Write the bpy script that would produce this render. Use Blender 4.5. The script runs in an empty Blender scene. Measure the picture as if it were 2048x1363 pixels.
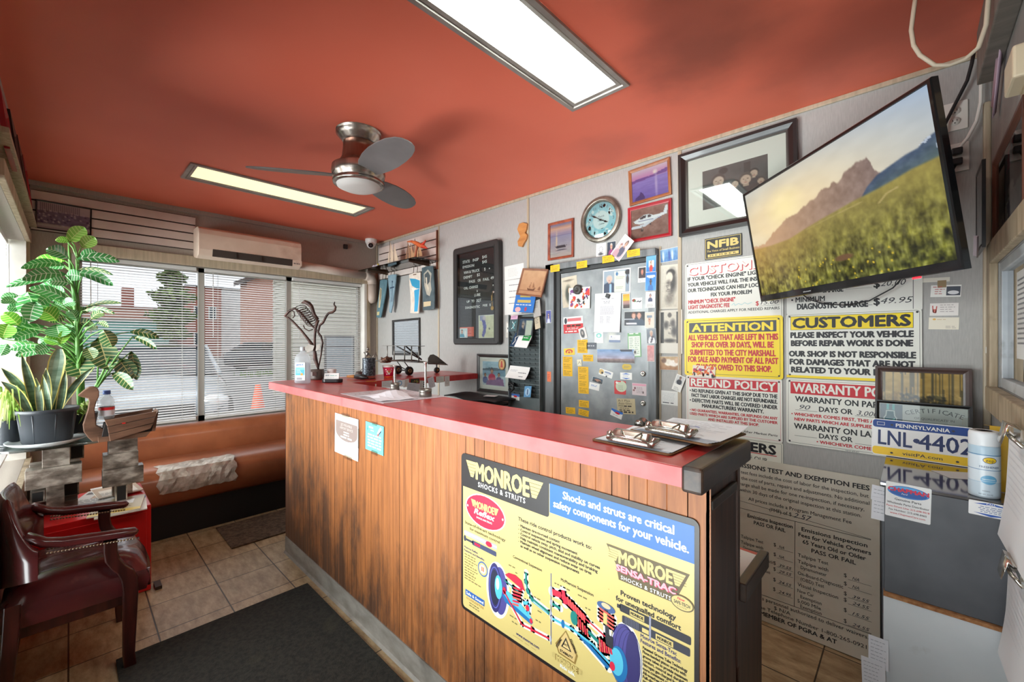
import bpy,bmesh,math,random
import numpy as np
from mathutils import Matrix,Vector,Euler
random.seed(7)
SC = bpy.context.scene
COL = SC.collection
# ---------------------------------------------------------------- camera
# the photographer stands in the corner beside the window wall; +X runs along the poster wall, +Y towards it
cam_d = bpy.data.cameras.new('camera')
cam = bpy.data.objects.new('camera',cam_d)
COL.objects.link(cam)
cam_d.sensor_width = 36.0
cam_d.lens = 841.0 / 2048 * 36.0
cam_d.clip_start = 0.02
cam.location = (0,0,1.42)
cam.rotation_euler = (math.radians(90),0,math.radians(43.57))
SC.camera = cam
# ---------------------------------------------------------------- sky, daylight, exposure
W = bpy.data.worlds.new('sky')
SC.world = W
W.use_nodes = True
wn = W.node_tree
wn.nodes.clear()
wo = wn.nodes.new('ShaderNodeOutputWorld')
wb = wn.nodes.new('ShaderNodeBackground')
wb.inputs['Color'].default_value = (0.91,0.93,1.0,1)
wb.inputs['Strength'].default_value = 0.54
wn.links.new(wb.outputs[0],wo.inputs[0])
def area(name,loc,rot,sx,sy,power,color):
 d = bpy.data.lights.new(name,'AREA')
 d.shape = 'RECTANGLE'
 d.size,d.size_y = sx,sy
 d.energy = power
 d.color = color
 o = bpy.data.objects.new(name,d)
 COL.objects.link(o)
 o.location = loc
 o.rotation_euler = [math.radians(a) for a in rot]
 return o
# daylight through the shop front (left wall) and over the street window, plus an added ceiling fill
area('daylight_shop_front',(-2.2,-5.2,2.3),(86,0,0),10.0,4.5,75,(0.95,0.98,1.0))
area('ceiling_fill_light',(-2.0,-1.75,-0.25),(160,0,0),8.0,1.7,340,(0.94,0.98,1.0))  # added upward lamp out of view, brightens the ceiling
area('daylight_side_window',(-3.5,-1.5,1.45),(96,0,0),2.6,1.8,150,(0.96,0.99,1.0))
area('daylight_street',(-7.6,1.2,4.6),(0,-58,0),2.5,4.0,50,(0.95,0.97,1.0))
vs = SC.view_settings
vs.view_transform = 'Standard'
vs.look = 'None'
vs.exposure = 1.2
vs.gamma = 1.0
vs.use_curve_mapping = False
SC.cycles.max_bounces = 10
SC.cycles.transparent_max_bounces = 24
SC.cycles.sample_clamp_indirect = 6.0
SC.cycles.caustics_reflective = False
SC.cycles.caustics_refractive = False
# room measures (metres)
XA,XR,YB,YL,ZC = -4.57,0.225,2.50,-0.21,2.57
# ---------------------------------------------------------------- colours and materials
def lin(c):
 out = []
 for v in c[:3]:
  v = v / 255.0
  out.append(v / 12.92 if v <= 0.04045 else ((v + 0.055) / 1.055) ** 2.4)
 return (out[0],out[1],out[2],1.0)
_mats = {}
def P(c,rough=0.5,metal=0.0,coat=0.0,emit=0.0,name=None,trans=0.0):
 """plain principled material from an sRGB 0-255 colour"""
 key = (tuple(c),rough,metal,coat,emit,trans)
 if key in _mats:
  return _mats[key]
 m = bpy.data.materials.new(name or 'paint_%d_%d_%d' % tuple(int(v) for v in c[:3]))
 m.use_nodes = True
 b = m.node_tree.nodes['Principled BSDF']
 b.inputs['Base Color'].default_value = lin(c)
 b.inputs['Roughness'].default_value = rough
 b.inputs['Metallic'].default_value = metal
 b.inputs['Coat Weight'].default_value = coat
 b.inputs['Coat Roughness'].default_value = 0.06
 if emit:
  b.inputs['Emission Color'].default_value = lin(c)
  b.inputs['Emission Strength'].default_value = emit
 if trans:
  b.inputs['Transmission Weight'].default_value = trans
  b.inputs['IOR'].default_value = 1.45
 _mats[key] = m
 return m
def N(name,c1,c2=None,scale=8,detail=4,stretch=(1,1,1),rough=0.6,metal=0.0,coat=0.0,bump=0.0,bscale=None,
 lo=0.35,hi=0.65,c3=None,spots=None,bdist=0.02,brough=0.55,spec=None):
 """principled material whose colour mixes c1/c2 by stretched object-space noise; optional bump; spots = (colour, scale, lo, hi) dirt"""
 if name in _mats:
  return _mats[name]
 m = bpy.data.materials.new(name)
 m.use_nodes = True
 nt = m.node_tree
 nd,lk = nt.nodes,nt.links
 b = nd['Principled BSDF']
 b.inputs['Roughness'].default_value = rough
 b.inputs['Metallic'].default_value = metal
 b.inputs['Coat Weight'].default_value = coat
 b.inputs['Coat Roughness'].default_value = 0.08
 if spec is not None:
  b.inputs['Specular IOR Level'].default_value = spec
 tc = nd.new('ShaderNodeTexCoord')
 mp = nd.new('ShaderNodeMapping')
 mp.inputs['Scale'].default_value = stretch
 lk.new(tc.outputs['Object'],mp.inputs['Vector'])
 nz = nd.new('ShaderNodeTexNoise')
 nz.inputs['Scale'].default_value = scale
 nz.inputs['Detail'].default_value = detail
 nz.inputs['Roughness'].default_value = brough
 lk.new(mp.outputs[0],nz.inputs['Vector'])
 cr = nd.new('ShaderNodeValToRGB')
 cr.color_ramp.elements[0].position = lo
 cr.color_ramp.elements[0].color = lin(c1)
 cr.color_ramp.elements[1].position = hi
 cr.color_ramp.elements[1].color = lin(c2 or c1)
 if c3:
  e = cr.color_ramp.elements.new((lo + hi) / 2)
  e.color = lin(c3)
 lk.new(nz.outputs['Fac'],cr.inputs['Fac'])
 out = cr.outputs['Color']
 for sp in (spots or []):
  n2 = nd.new('ShaderNodeTexNoise')
  n2.inputs['Scale'].default_value = sp[1]
  n2.inputs['Detail'].default_value = 6
  lk.new(tc.outputs['Object'],n2.inputs['Vector'])
  r2 = nd.new('ShaderNodeMapRange')
  r2.inputs['From Min'].default_value = sp[2]
  r2.inputs['From Max'].default_value = sp[3]
  lk.new(n2.outputs['Fac'],r2.inputs['Value'])
  mx = nd.new('ShaderNodeMix')
  mx.data_type = 'RGBA'
  lk.new(r2.outputs[0],mx.inputs['Factor'])
  lk.new(out,mx.inputs['A'])
  mx.inputs['B'].default_value = lin(sp[0])
  out = mx.outputs['Result']
 lk.new(out,b.inputs['Base Color'])
 if bump:
  n3 = nd.new('ShaderNodeTexNoise')
  n3.inputs['Scale'].default_value = bscale or scale * 4
  n3.inputs['Detail'].default_value = 3
  lk.new(mp.outputs[0],n3.inputs['Vector'])
  bp = nd.new('ShaderNodeBump')
  bp.inputs['Strength'].default_value = bump
  bp.inputs['Distance'].default_value = bdist
  lk.new(n3.outputs['Fac'],bp.inputs['Height'])
  lk.new(bp.outputs[0],b.inputs['Normal'])
 _mats[name] = m
 return m
def glass_mat(name,tint=(235,240,238),gloss=0.05,fac=0.1,rough=0.02):
 """thin clear sheet: transparent with a Fresnel-weighted reflection"""
 if name in _mats:
  return _mats[name]
 m = bpy.data.materials.new(name)
 m.use_nodes = True
 nt = m.node_tree
 nd,lk = nt.nodes,nt.links
 nd.clear()
 o = nd.new('ShaderNodeOutputMaterial')
 t = nd.new('ShaderNodeBsdfTransparent')
 t.inputs['Color'].default_value = lin(tint)
 g = nd.new('ShaderNodeBsdfGlossy')
 g.inputs['Roughness'].default_value = rough
 f = nd.new('ShaderNodeFresnel')
 f.inputs['IOR'].default_value = 1.5
 a = nd.new('ShaderNodeMath')
 a.operation = 'ADD'
 a.use_clamp = True
 a.inputs[1].default_value = fac - 0.04
 lk.new(f.outputs[0],a.inputs[0])
 mx = nd.new('ShaderNodeMixShader')
 lk.new(a.outputs[0],mx.inputs[0])
 lk.new(t.outputs[0],mx.inputs[1])
 lk.new(g.outputs[0],mx.inputs[2])
 lk.new(mx.outputs[0],o.inputs[0])
 _mats[name] = m
 return m
def cloudy_mat(name,col,dens=0.35):
 """see-through but milky plastic or gel: part transparent, part diffuse and translucent"""
 if name in _mats:
  return _mats[name]
 m = bpy.data.materials.new(name)
 m.use_nodes = True
 nt = m.node_tree
 nd,lk = nt.nodes,nt.links
 nd.clear()
 o = nd.new('ShaderNodeOutputMaterial')
 t = nd.new('ShaderNodeBsdfTransparent')
 d = nd.new('ShaderNodeBsdfPrincipled')
 d.inputs['Base Color'].default_value = lin(col)
 d.inputs['Roughness'].default_value = 0.2
 tr = nd.new('ShaderNodeBsdfTranslucent')
 tr.inputs['Color'].default_value = lin(col)
 m1 = nd.new('ShaderNodeMixShader')
 m1.inputs[0].default_value = 0.5
 lk.new(d.outputs[0],m1.inputs[1])
 lk.new(tr.outputs[0],m1.inputs[2])
 m2 = nd.new('ShaderNodeMixShader')
 m2.inputs[0].default_value = dens
 lk.new(t.outputs[0],m2.inputs[1])
 lk.new(m1.outputs[0],m2.inputs[2])
 lk.new(m2.outputs[0],o.inputs[0])
 _mats[name] = m
 return m
def print_mat(name='colour_print',rough=0.45,coat=0.0,emit=0.0):
 """material that shows a mesh's own colour attribute (printed pictures, screens)"""
 if name in _mats:
  return _mats[name]
 m = bpy.data.materials.new(name)
 m.use_nodes = True
 nt = m.node_tree
 b = nt.nodes['Principled BSDF']
 a = nt.nodes.new('ShaderNodeAttribute')
 a.attribute_name = 'Col'
 if emit:
  b.inputs['Base Color'].default_value = (0.01,0.01,0.01,1)
  nt.links.new(a.outputs['Color'],b.inputs['Emission Color'])
  b.inputs['Emission Strength'].default_value = emit
  b.inputs['Specular IOR Level'].default_value = 0.25
 else:
  nt.links.new(a.outputs['Color'],b.inputs['Base Color'])
 b.inputs['Roughness'].default_value = rough
 b.inputs['Coat Weight'].default_value = coat
 b.inputs['Coat Roughness'].default_value = 0.03
 _mats[name] = m
 return m
# ---------------------------------------------------------------- object plumbing
def tag(o,label,cat,group=None,kind=None):
 if label:
  o['label'] = label
 if cat:
  o['category'] = cat
 if group:
  o['group'] = group
 if kind:
  o['kind'] = kind
 return o
def thing(name,label,cat,loc,group=None):
 o = bpy.data.objects.new(name,None)
 o.empty_display_size = 0.05
 o.location = loc
 COL.objects.link(o)
 return tag(o,label,cat,group)
def world_of(o):
 m = o.matrix_basis.copy()
 while o.parent:
  o = o.parent
  m = o.matrix_basis @ m
 return m
def copy_tree(o,parent=None):
 c = o.copy()
 COL.objects.link(c)
 if parent:
  c.parent = parent
 for ch in list(o.children):
  copy_tree(ch,c)
 return c
class M:
 """collects faces with materials; coordinates are world coordinates"""
 def __init__(self,mat=None):
  self.v,self.f,self.m,self.s = [],[],[],[]
  self.mats = []
  self.cur = 0
  self.sm = False
  self.xf = None
  if mat:
   self.use(mat)
 def use(self,mat):
  if mat not in self.mats:
   self.mats.append(mat)
  self.cur = self.mats.index(mat)
  return self
 def add(self,vs,fs,smooth=None):
  n = len(self.v)
  if self.xf is not None:
   vs = [self.xf @ Vector(p) for p in vs]
  self.v += [tuple(p) for p in vs]
  for f in fs:
   self.f.append([i + n for i in f])
   self.m.append(self.cur)
   self.s.append(self.sm if smooth is None else smooth)
  return self
 def box(self,x0,x1,y0,y1,z0,z1):
  vs = [(x,y,z) for z in (z0,z1) for y in (y0,y1) for x in (x0,x1)]
  return self.add(vs,[(0,2,3,1),(4,5,7,6),(0,1,5,4),(2,6,7,3),(0,4,6,2),(1,3,7,5)],False)
 def cbox(self,c,s,rot=None):
  """box by centre and full size, optional 3x3/4x4 rotation"""
  vs = [Vector((x * s[0] / 2,y * s[1] / 2,z * s[2] / 2)) for z in (-1,1) for y in (-1,1) for x in (-1,1)]
  if rot is not None:
   vs = [rot @ p for p in vs]
  vs = [p + Vector(c) for p in vs]
  return self.add(vs,[(0,2,3,1),(4,5,7,6),(0,1,5,4),(2,6,7,3),(0,4,6,2),(1,3,7,5)],False)
 def prism(self,pts,axis,a0,a1,smooth=False):
  """extrude a 2D outline (counter-clockwise) along axis 'x','y','z' from a0 to a1; outline axes are the other two in xyz order"""
  def mk(p,a):
   return {'x': (a,p[0],p[1]),'y': (p[0],a,p[1]),'z': (p[0],p[1],a)}[axis]
  n = len(pts)
  vs = [mk(p,a0) for p in pts] + [mk(p,a1) for p in pts]
  fs = [tuple(range(n))[::-1],tuple(range(n,2 * n))]
  self.add(vs,fs,False)
  k = len(self.v) - 2 * n
  for i in range(n):
   j = (i + 1) % n
   self.f.append([k + i,k + j,k + n + j,k + n + i])
   self.m.append(self.cur)
   self.s.append(smooth)
  return self
 def tube(self,path,r,seg=8,cap=True,smooth=True,flat=None):
  """round bar along path; r one radius or a list; flat=(a,b) scales the section"""
  path = [Vector(p) for p in path]
  n = len(path)
  rs = r if isinstance(r,(list,tuple)) else [r] * n
  vs = []
  up = Vector((0,0,1))
  side = None
  for i,p in enumerate(path):
   t = (path[min(i + 1,n - 1)] - path[max(i - 1,0)])
   if t.length < 1e-9:
    t = Vector((0,0,1))
   t.normalize()
   if side is None:
    side = t.cross(up)
    if side.length < 1e-3:
     side = t.cross(Vector((0,1,0)))
   else:
    side = side - t * side.dot(t)
   side.normalize()
   bi = t.cross(side)
   for k in range(seg):
    a = 2 * math.pi * k / seg
    ca,sa = math.cos(a),math.sin(a)
    if flat:
     ca,sa = ca * flat[0],sa * flat[1]
    vs.append(p + side * ca * rs[i] + bi * sa * rs[i])
  fs = []
  for i in range(n - 1):
   for k in range(seg):
    j = (k + 1) % seg
    fs.append((i * seg + k,i * seg + j,(i + 1) * seg + j,(i + 1) * seg + k))
  self.add(vs,fs,smooth)
  if cap:
   k = len(self.v) - n * seg
   for f in (list(range(seg))[::-1],[(n - 1) * seg + q for q in range(seg)]):
    self.f.append([k + q for q in f])
    self.m.append(self.cur)
    self.s.append(False)
  return self
 def lathe(self,prof,c,seg=32,axis='z',smooth=True,flip=1,cap=True):
  """revolve (radius, height) pairs round an axis through c"""
  vs = []
  for r,h in prof:
   for k in range(seg):
    a = 2 * math.pi * k / seg
    x,y = r * math.cos(a),r * math.sin(a)
    if axis == 'z':
     vs.append((c[0] + x,c[1] + y,c[2] + h * flip))
    elif axis == 'y':
     vs.append((c[0] + x,c[1] + h * flip,c[2] + y))
    else:
     vs.append((c[0] + h * flip,c[1] + x,c[2] + y))
  fs = []
  for i in range(len(prof) - 1):
   for k in range(seg):
    j = (k + 1) % seg
    fs.append((i * seg + k,i * seg + j,(i + 1) * seg + j,(i + 1) * seg + k))
  self.add(vs,fs,smooth)
  b = len(self.v) - len(vs)
  for i0 in (0,len(prof) - 1):
   if cap and prof[i0][0] > 1e-4:
    self.f.append([b + i0 * seg + k for k in range(seg)])
    self.m.append(self.cur)
    self.s.append(False)
  return self
 def ball(self,c,r,seg=12,rings=8):
  rr = r if isinstance(r,(tuple,list)) else (r,r,r)
  vs,fs = [],[]
  for i in range(rings + 1):
   t = math.pi * i / rings
   for k in range(seg):
    a = 2 * math.pi * k / seg
    vs.append((c[0] + rr[0] * math.sin(t) * math.cos(a),c[1] + rr[1] * math.sin(t) * math.sin(a),c[2] + rr[2] * math.cos(t)))
  for i in range(rings):
   for k in range(seg):
    j = (k + 1) % seg
    fs.append((i * seg + k,(i + 1) * seg + k,(i + 1) * seg + j,i * seg + j))
  return self.add(vs,fs,True)
 def grid(self,rows,smooth=True,close=False):
  """quad sheet through rows of points"""
  n,k = len(rows),len(rows[0])
  vs = [p for r in rows for p in r]
  fs = []
  for i in range(n - 1):
   for j in range(k if close else k - 1):
    j2 = (j + 1) % k
    fs.append((i * k + j,i * k + j2,(i + 1) * k + j2,(i + 1) * k + j))
  return self.add(vs,fs,smooth)
 def build(self,name,parent=None,bevel=0.0,bseg=2,solid=0.0,sub=0,loc=None,weld=False,ang=0.6):
  me = bpy.data.meshes.new(name)
  if parent is not None:
   inv = world_of(parent).inverted()
   vs = [inv @ Vector(p) for p in self.v]
   org = None
  else:
   if loc is None:
    a = np.array(self.v)
    org = Vector(((a[:,0].min() + a[:,0].max()) / 2,(a[:,1].min() + a[:,1].max()) / 2,a[:,2].min()))
   else:
    org = Vector(loc)
   vs = [Vector(p) - org for p in self.v]
  me.from_pydata([tuple(p) for p in vs],[],self.f)
  for mt in self.mats:
   me.materials.append(mt)
  me.polygons.foreach_set('material_index',self.m)
  me.polygons.foreach_set('use_smooth',self.s)
  me.update()
  if weld:
   bm = bmesh.new()
   bm.from_mesh(me)
   bmesh.ops.remove_doubles(bm,verts=bm.verts,dist=1e-5)
   bmesh.ops.recalc_face_normals(bm,faces=bm.faces)
   bm.to_mesh(me)
   bm.free()
  o = bpy.data.objects.new(name,me)
  COL.objects.link(o)
  if parent is not None:
   o.parent = parent
  else:
   o.location = org
  if solid:
   md = o.modifiers.new('solid','SOLIDIFY')
   md.thickness = solid
   md.offset = 0
  if sub:
   md = o.modifiers.new('sub','SUBSURF')
   md.levels = md.render_levels = sub
  if bevel:
   md = o.modifiers.new('bevel','BEVEL')
   md.width = bevel
   md.segments = bseg
   md.limit_method = 'ANGLE'
   md.angle_limit = ang
  return o
def struct(mb,name,**k):
 o = mb.build(name,**k)
 o['kind'] = 'structure'
 return o
# ---------------------------------------------------------------- lettering
_tc = bpy.data.curves.new('lettering','FONT')
_to = bpy.data.objects.new('lettering',_tc)
COL.objects.link(_to)
_glyph = {}
def glyphs(s,bold=0.0,shear=0.0,sp=1.0,res=2):
 k = (s,bold,shear,sp,res)
 if k in _glyph:
  return _glyph[k]
 _tc.body = s
 _tc.offset = bold
 _tc.shear = shear
 _tc.space_character = sp
 _tc.resolution_u = res
 _tc.fill_mode = 'FRONT'
 dg = bpy.context.evaluated_depsgraph_get()
 dg.update()
 me = _to.evaluated_get(dg).to_mesh()
 v = np.array([tuple(p.co) for p in me.vertices]).reshape(-1,3)[:,:2]
 f = [tuple(p.vertices) for p in me.polygons]
 _to.evaluated_get(dg).to_mesh_clear()
 _glyph[k] = (v,f)
 return _glyph[k]
_CAP = float(glyphs('H')[0][:,1].max())
def on_wall_B(x,z,y=YB - 0.001,roll=0.0):
 return Matrix.Translation((x,y,z)) @ Matrix.Rotation(math.pi / 2,4,'X') @ Matrix.Rotation(math.radians(roll),4,'Z')
def on_wall_A(y,z,x=XA + 0.001,roll=0.0):
 return Matrix.Translation((x,y,z)) @ Matrix.Rotation(math.pi / 2,4,'Z') @ Matrix.Rotation(math.pi / 2,4,'X') @ Matrix.Rotation(math.radians(roll),4,'Z')
def on_wall_R(y,z,x=XR - 0.001,roll=0.0):
 return Matrix.Translation((x,y,z)) @ Matrix.Rotation(-math.pi / 2,4,'Z') @ Matrix.Rotation(math.pi / 2,4,'X') @ Matrix.Rotation(math.radians(roll),4,'Z')
def flat_on(x,y,z,yaw=0.0):
 return Matrix.Translation((x,y,z)) @ Matrix.Rotation(math.radians(yaw),4,'Z')
STEP = 0.00025
class Board:
 """a flat printed thing: plate of w x h x t centred on its frame (x right, y up, z outwards) with printed shapes on it.
 Printed shapes are placed with the origin at the plate's lower left corner, in metres."""
 def __init__(self,w,h,t=0.002,base=None,r=0.0,curl=None,back=None):
  self.w,self.h,self.t = w,h,t
  self.mb = M()
  self.mb.use(base or P((235,235,230)))
  self.curl = curl
  if curl:
   n = 10
   for zz in (0.0,t):
    self.mb.grid([[(w * (i / n) ,h * (j / n),zz) for i in range(n + 1)] for j in range(n + 1)],smooth=True)
  else:
   pts = self._round(0,0,w,h,r)
   self.mb.prism(pts,'z',0,t)
 def _round(self,x,y,w,h,r,n=5):
  if r <= 0:
   return [(x,y),(x + w,y),(x + w,y + h),(x,y + h)]
  pts = []
  for cx,cy,a0 in ((x + w - r,y + r,-90),(x + w - r,y + h - r,0),(x + r,y + h - r,90),(x + r,y + r,180)):
   for k in range(n + 1):
    a = math.radians(a0 + 90 * k / n)
    pts.append((cx + r * math.cos(a),cy + r * math.sin(a)))
  return pts
 def poly(self,pts,mat,lay=1):
  self.mb.use(mat)
  z = self.t + lay * STEP
  self.mb.add([(p[0],p[1],z) for p in pts],[tuple(range(len(pts)))],False)
  return self
 def rect(self,x,y,w,h,mat,lay=1,r=0.0):
  return self.poly(self._round(x,y,w,h,r),mat,lay)
 def border(self,x,y,w,h,t,mat,lay=1,r=0.0):
  o = self._round(x,y,w,h,r)
  i = self._round(x + t,y + t,w - 2 * t,h - 2 * t,max(r - t,0.0005) if r > 0 else 0)
  n = len(o)
  self.mb.use(mat)
  z = self.t + lay * STEP
  self.mb.add([(p[0],p[1],z) for p in o + i],[(k,(k + 1) % n,n + (k + 1) % n,n + k) for k in range(n)],False)
  return self
 def ell(self,cx,cy,rx,ry,mat,lay=1,rot=0.0,n=28):
  c,s = math.cos(rot),math.sin(rot)
  pts = []
  for k in range(n):
   a = 2 * math.pi * k / n
   x,y = rx * math.cos(a),ry * math.sin(a)
   pts.append((cx + x * c - y * s,cy + x * s + y * c))
  return self.poly(pts,mat,lay)
 def ring(self,cx,cy,rx,ry,t,mat,lay=1,n=32):
  self.mb.use(mat)
  z = self.t + lay * STEP
  vs = []
  for q in (0,t):
   for k in range(n):
    a = 2 * math.pi * k / n
    vs.append((cx + (rx - q) * math.cos(a),cy + (ry - q) * math.sin(a),z))
  self.mb.add(vs,[(k,(k + 1) % n,n + (k + 1) % n,n + k) for k in range(n)],False)
  return self
 def line(self,pts,wd,mat,lay=2):
  self.mb.use(mat)
  z = self.t + lay * STEP
  for (x0,y0),(x1,y1) in zip(pts[:-1],pts[1:]):
   L = math.hypot(x1 - x0,y1 - y0)
   if L < 1e-7:
    continue
   nx,ny = -(y1 - y0) / L * wd / 2,(x1 - x0) / L * wd / 2
   self.mb.add([(x0 + nx,y0 + ny,z),(x0 - nx,y0 - ny,z),(x1 - nx,y1 - ny,z),(x1 + nx,y1 + ny,z)],[(0,1,2,3)],False)
  return self
 def text(self,s,x,y,h,mat,w=None,al='C',bold=0.0,shear=0.0,sp=1.0,lay=3,rot=0.0,res=2,maxw=None):
  """one line of lettering: baseline y, cap height h, anchored at x by al; w stretches it to that width"""
  v,f = glyphs(s,0.0,shear,sp,res)
  if len(v) == 0:
   return self
  k = h / _CAP
  x0,x1 = v[:,0].min(),v[:,0].max()
  kx = k if w is None else w / (x1 - x0)
  if maxw and kx * (x1 - x0) > maxw:
   kx = maxw / (x1 - x0)
  X = (v[:,0] - x0) * kx
  tw = (x1 - x0) * kx
  X = X - {'L': 0,'C': tw / 2,'R': tw}[al]
  Y = v[:,1] * k
  c,sn = math.cos(rot),math.sin(rot)
  z = self.t + lay * STEP
  self.mb.use(mat)
  # heavier strokes: the same outlines again, shifted a little each way
  e = bold * 1.1 * h / _CAP
  sh = [(0,0)] if e <= 0 else [(-e,0),(e,0),(0,-e * .8),(0,e * .8)]
  if e > .001:
   sh += [(-e * .7,e * .6),(e * .7,e * .6),(-e * .7,-e * .6),(e * .7,-e * .6)]
  for i,(dx,dy) in enumerate(sh):
   zz = z + i * 1.5e-5
   self.mb.add([(x + (a + dx) * c - (b + dy) * sn,y + (a + dx) * sn + (b + dy) * c,zz) for a,b in zip(X,Y)],f,False)
  return self
 def greek(self,x,y,w,n,pitch,mat,th=None,ragged=0.3,lay=2,word=0.012,al='L'):
  """n lines of print too small to read: broken dashes from the top line at y downwards"""
  th = th or pitch * 0.38
  rnd = random.Random(int(x * 9999) + int(y * 7777) + n)
  self.mb.use(mat)
  z = self.t + lay * STEP
  for i in range(n):
   lw = w * (1 - ragged * rnd.random())
   xx = x + ((w - lw) / 2 if al == 'C' else 0)
   end = xx + lw
   yy = y - i * pitch
   while xx < end - word * 0.3:
    l = min(word * (0.5 + rnd.random()),end - xx)
    self.mb.add([(xx,yy,z),(xx + l,yy,z),(xx + l,yy + th,z),(xx,yy + th,z)],[(0,1,2,3)],False)
    xx += l + word * 0.28
  return self
 def pic(self,img,x,y,w,h,lay=1):
  """numpy picture (rows from the top) printed on the plate"""
  self.pics = getattr(self,'pics',[])
  self.pics.append((img,x,y,w,h,self.t + lay * STEP))
  return self
 def build(self,name,mx,parent=None,pmat=None,bevel=0.0):
  pmat = pmat or print_mat()
  mb = self.mb
  cols = {}
  for img,x,y,w,h,z in getattr(self,'pics',[]):
   mb.use(pmat)
   ny,nx = img.shape[:2]
   b = len(mb.v)
   vs = [(x + w * i / (nx - 1),y + h * (1 - j / (ny - 1)),z) for j in range(ny) for i in range(nx)]
   fs = [(j * nx + i,(j + 1) * nx + i,(j + 1) * nx + i + 1,j * nx + i + 1) for j in range(ny - 1) for i in range(nx - 1)]
   mb.add(vs,fs,False)
   cols[b] = img.reshape(-1,3)
  a = np.array(mb.v)
  a[:,0] -= self.w / 2
  a[:,1] -= self.h / 2
  if self.curl:
   a[:,2] += np.array([self.curl(u / self.w + 0.5,v / self.h + 0.5) for u,v in a[:,:2]])
  me = bpy.data.meshes.new(name)
  if parent is not None:
   mx = world_of(parent).inverted() @ mx
  o = bpy.data.objects.new(name,me)
  me.from_pydata([tuple(p) for p in a],[],mb.f)
  for mt in mb.mats:
   me.materials.append(mt)
  me.polygons.foreach_set('material_index',mb.m)
  me.polygons.foreach_set('use_smooth',mb.s)
  if cols:
   at = me.color_attributes.new('Col','FLOAT_COLOR','POINT')
   c = np.ones((len(a),4),np.float32)
   for b,im in cols.items():
    q = np.clip(im / 255.0,0,1)
    q = np.where(q <= 0.04045,q / 12.92,((q + 0.055) / 1.055) ** 2.4)
    c[b:b + len(q),:3] = q
   at.data.foreach_set('color',c.ravel())
  me.update()
  COL.objects.link(o)
  o.matrix_basis = mx
  if parent is not None:
   o.parent = parent
  return o
class Img:
 """a little painter for printed photographs: numpy rows from the top, colours 0-255, coordinates 0..1 from the top left"""
 def __init__(self,nx,ny,top,bottom=None):
  self.nx,self.ny = nx,ny
  b = bottom if bottom is not None else top
  t = np.linspace(0,1,ny)[:,None,None]
  self.a = (np.array(top,float) * (1 - t) + np.array(b,float) * t) * np.ones((ny,nx,1))
  self.X,self.Y = np.meshgrid(np.linspace(0,1,nx),np.linspace(0,1,ny))
  self.rng = np.random.RandomState(nx * 31 + ny)
 def put(self,mask,col,alpha=1.0):
  m = (np.clip(mask,0,1) * alpha)[:,:,None]
  self.a = self.a * (1 - m) + np.array(col,float) * m
  return self
 def ell(self,cx,cy,rx,ry,col,soft=0.15,alpha=1.0):
  d = np.sqrt(((self.X - cx) / rx) ** 2 + ((self.Y - cy) / ry) ** 2)
  return self.put((1 + soft - d) / (2 * soft),col,alpha)
 def box(self,x0,y0,x1,y1,col,alpha=1.0):
  return self.put(((self.X >= x0) & (self.X <= x1) & (self.Y >= y0) & (self.Y <= y1)).astype(float),col,alpha)
 def grad(self,x0,y0,x1,y1,c0,c1):
  m = ((self.X >= x0) & (self.X <= x1) & (self.Y >= y0) & (self.Y <= y1))[:,:,None]
  t = np.clip((self.Y - y0) / (y1 - y0),0,1)[:,:,None]
  self.a = np.where(m,np.array(c0,float) * (1 - t) + np.array(c1,float) * t,self.a)
  return self
 def poly(self,pts,col,alpha=1.0):
  ins = np.zeros(self.X.shape,bool)
  n = len(pts)
  for i in range(n):
   (xa,ya),(xb,yb) = pts[i],pts[(i + 1) % n]
   c = (ya > self.Y) != (yb > self.Y)
   with np.errstate(divide='ignore',invalid='ignore'):
    xi = (xb - xa) * (self.Y - ya) / ((yb - ya) if yb != ya else 1e-9) + xa
   ins ^= c & (self.X < xi)
  return self.put(ins.astype(float),col,alpha)
 def noise(self,amp,cx=12,cy=12,region=None,tint=(1,1,1)):
  r = self.fbm(cx,cy) - 0.5
  m = np.ones(self.X.shape) if region is None else region(self.X,self.Y).astype(float)
  self.a = self.a + (r * m)[:,:,None] * 2 * amp * np.array(tint)
  return self
 def fbm(self,cx,cy,octs=3):
  out,tot,w = 0,0,1.0
  for o in range(octs):
   g = self.rng.rand(max(int(cy * 2 ** o),1) + 2,max(int(cx * 2 ** o),1) + 2)
   fx,fy = self.X * (g.shape[1] - 1.001),self.Y * (g.shape[0] - 1.001)
   ix,iy = fx.astype(int),fy.astype(int)
   tx,ty = fx - ix,fy - iy
   tx,ty = tx * tx * (3 - 2 * tx),ty * ty * (3 - 2 * ty)
   v = (g[iy,ix] * (1 - tx) + g[iy,ix + 1] * tx) * (1 - ty) + (g[iy + 1,ix] * (1 - tx) + g[iy + 1,ix + 1] * tx) * ty
   out,tot,w = out + v * w,tot + w,w * 0.55
  return out / tot
 def person(self,cx,top,s,skin,hair,shirt,asp=1.0):
  """head and shoulders; s = head height in picture heights"""
  self.ell(cx,top + s * 1.95,s * 1.0 * asp,s * 0.95,shirt,0.06)
  self.box(cx - s * 0.17 * asp,top + s * 0.75,cx + s * 0.17 * asp,top + s * 1.15,[v * 0.85 for v in skin])
  self.ell(cx,top + s * 0.45,s * 0.42 * asp,s * 0.5,hair,0.08)
  self.ell(cx,top + s * 0.58,s * 0.34 * asp,s * 0.42,skin,0.08)
  for dx in (-0.14,0.14):
   self.ell(cx + dx * s * asp,top + s * 0.52,s * 0.05 * asp,s * 0.035,(50,35,30),0.3)
  self.ell(cx,top + s * 0.66,s * 0.05 * asp,s * 0.09,[v * 0.86 for v in skin],0.4)
  self.ell(cx,top + s * 0.80,s * 0.12 * asp,s * 0.03,(150,80,75),0.4)
  return self
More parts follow.
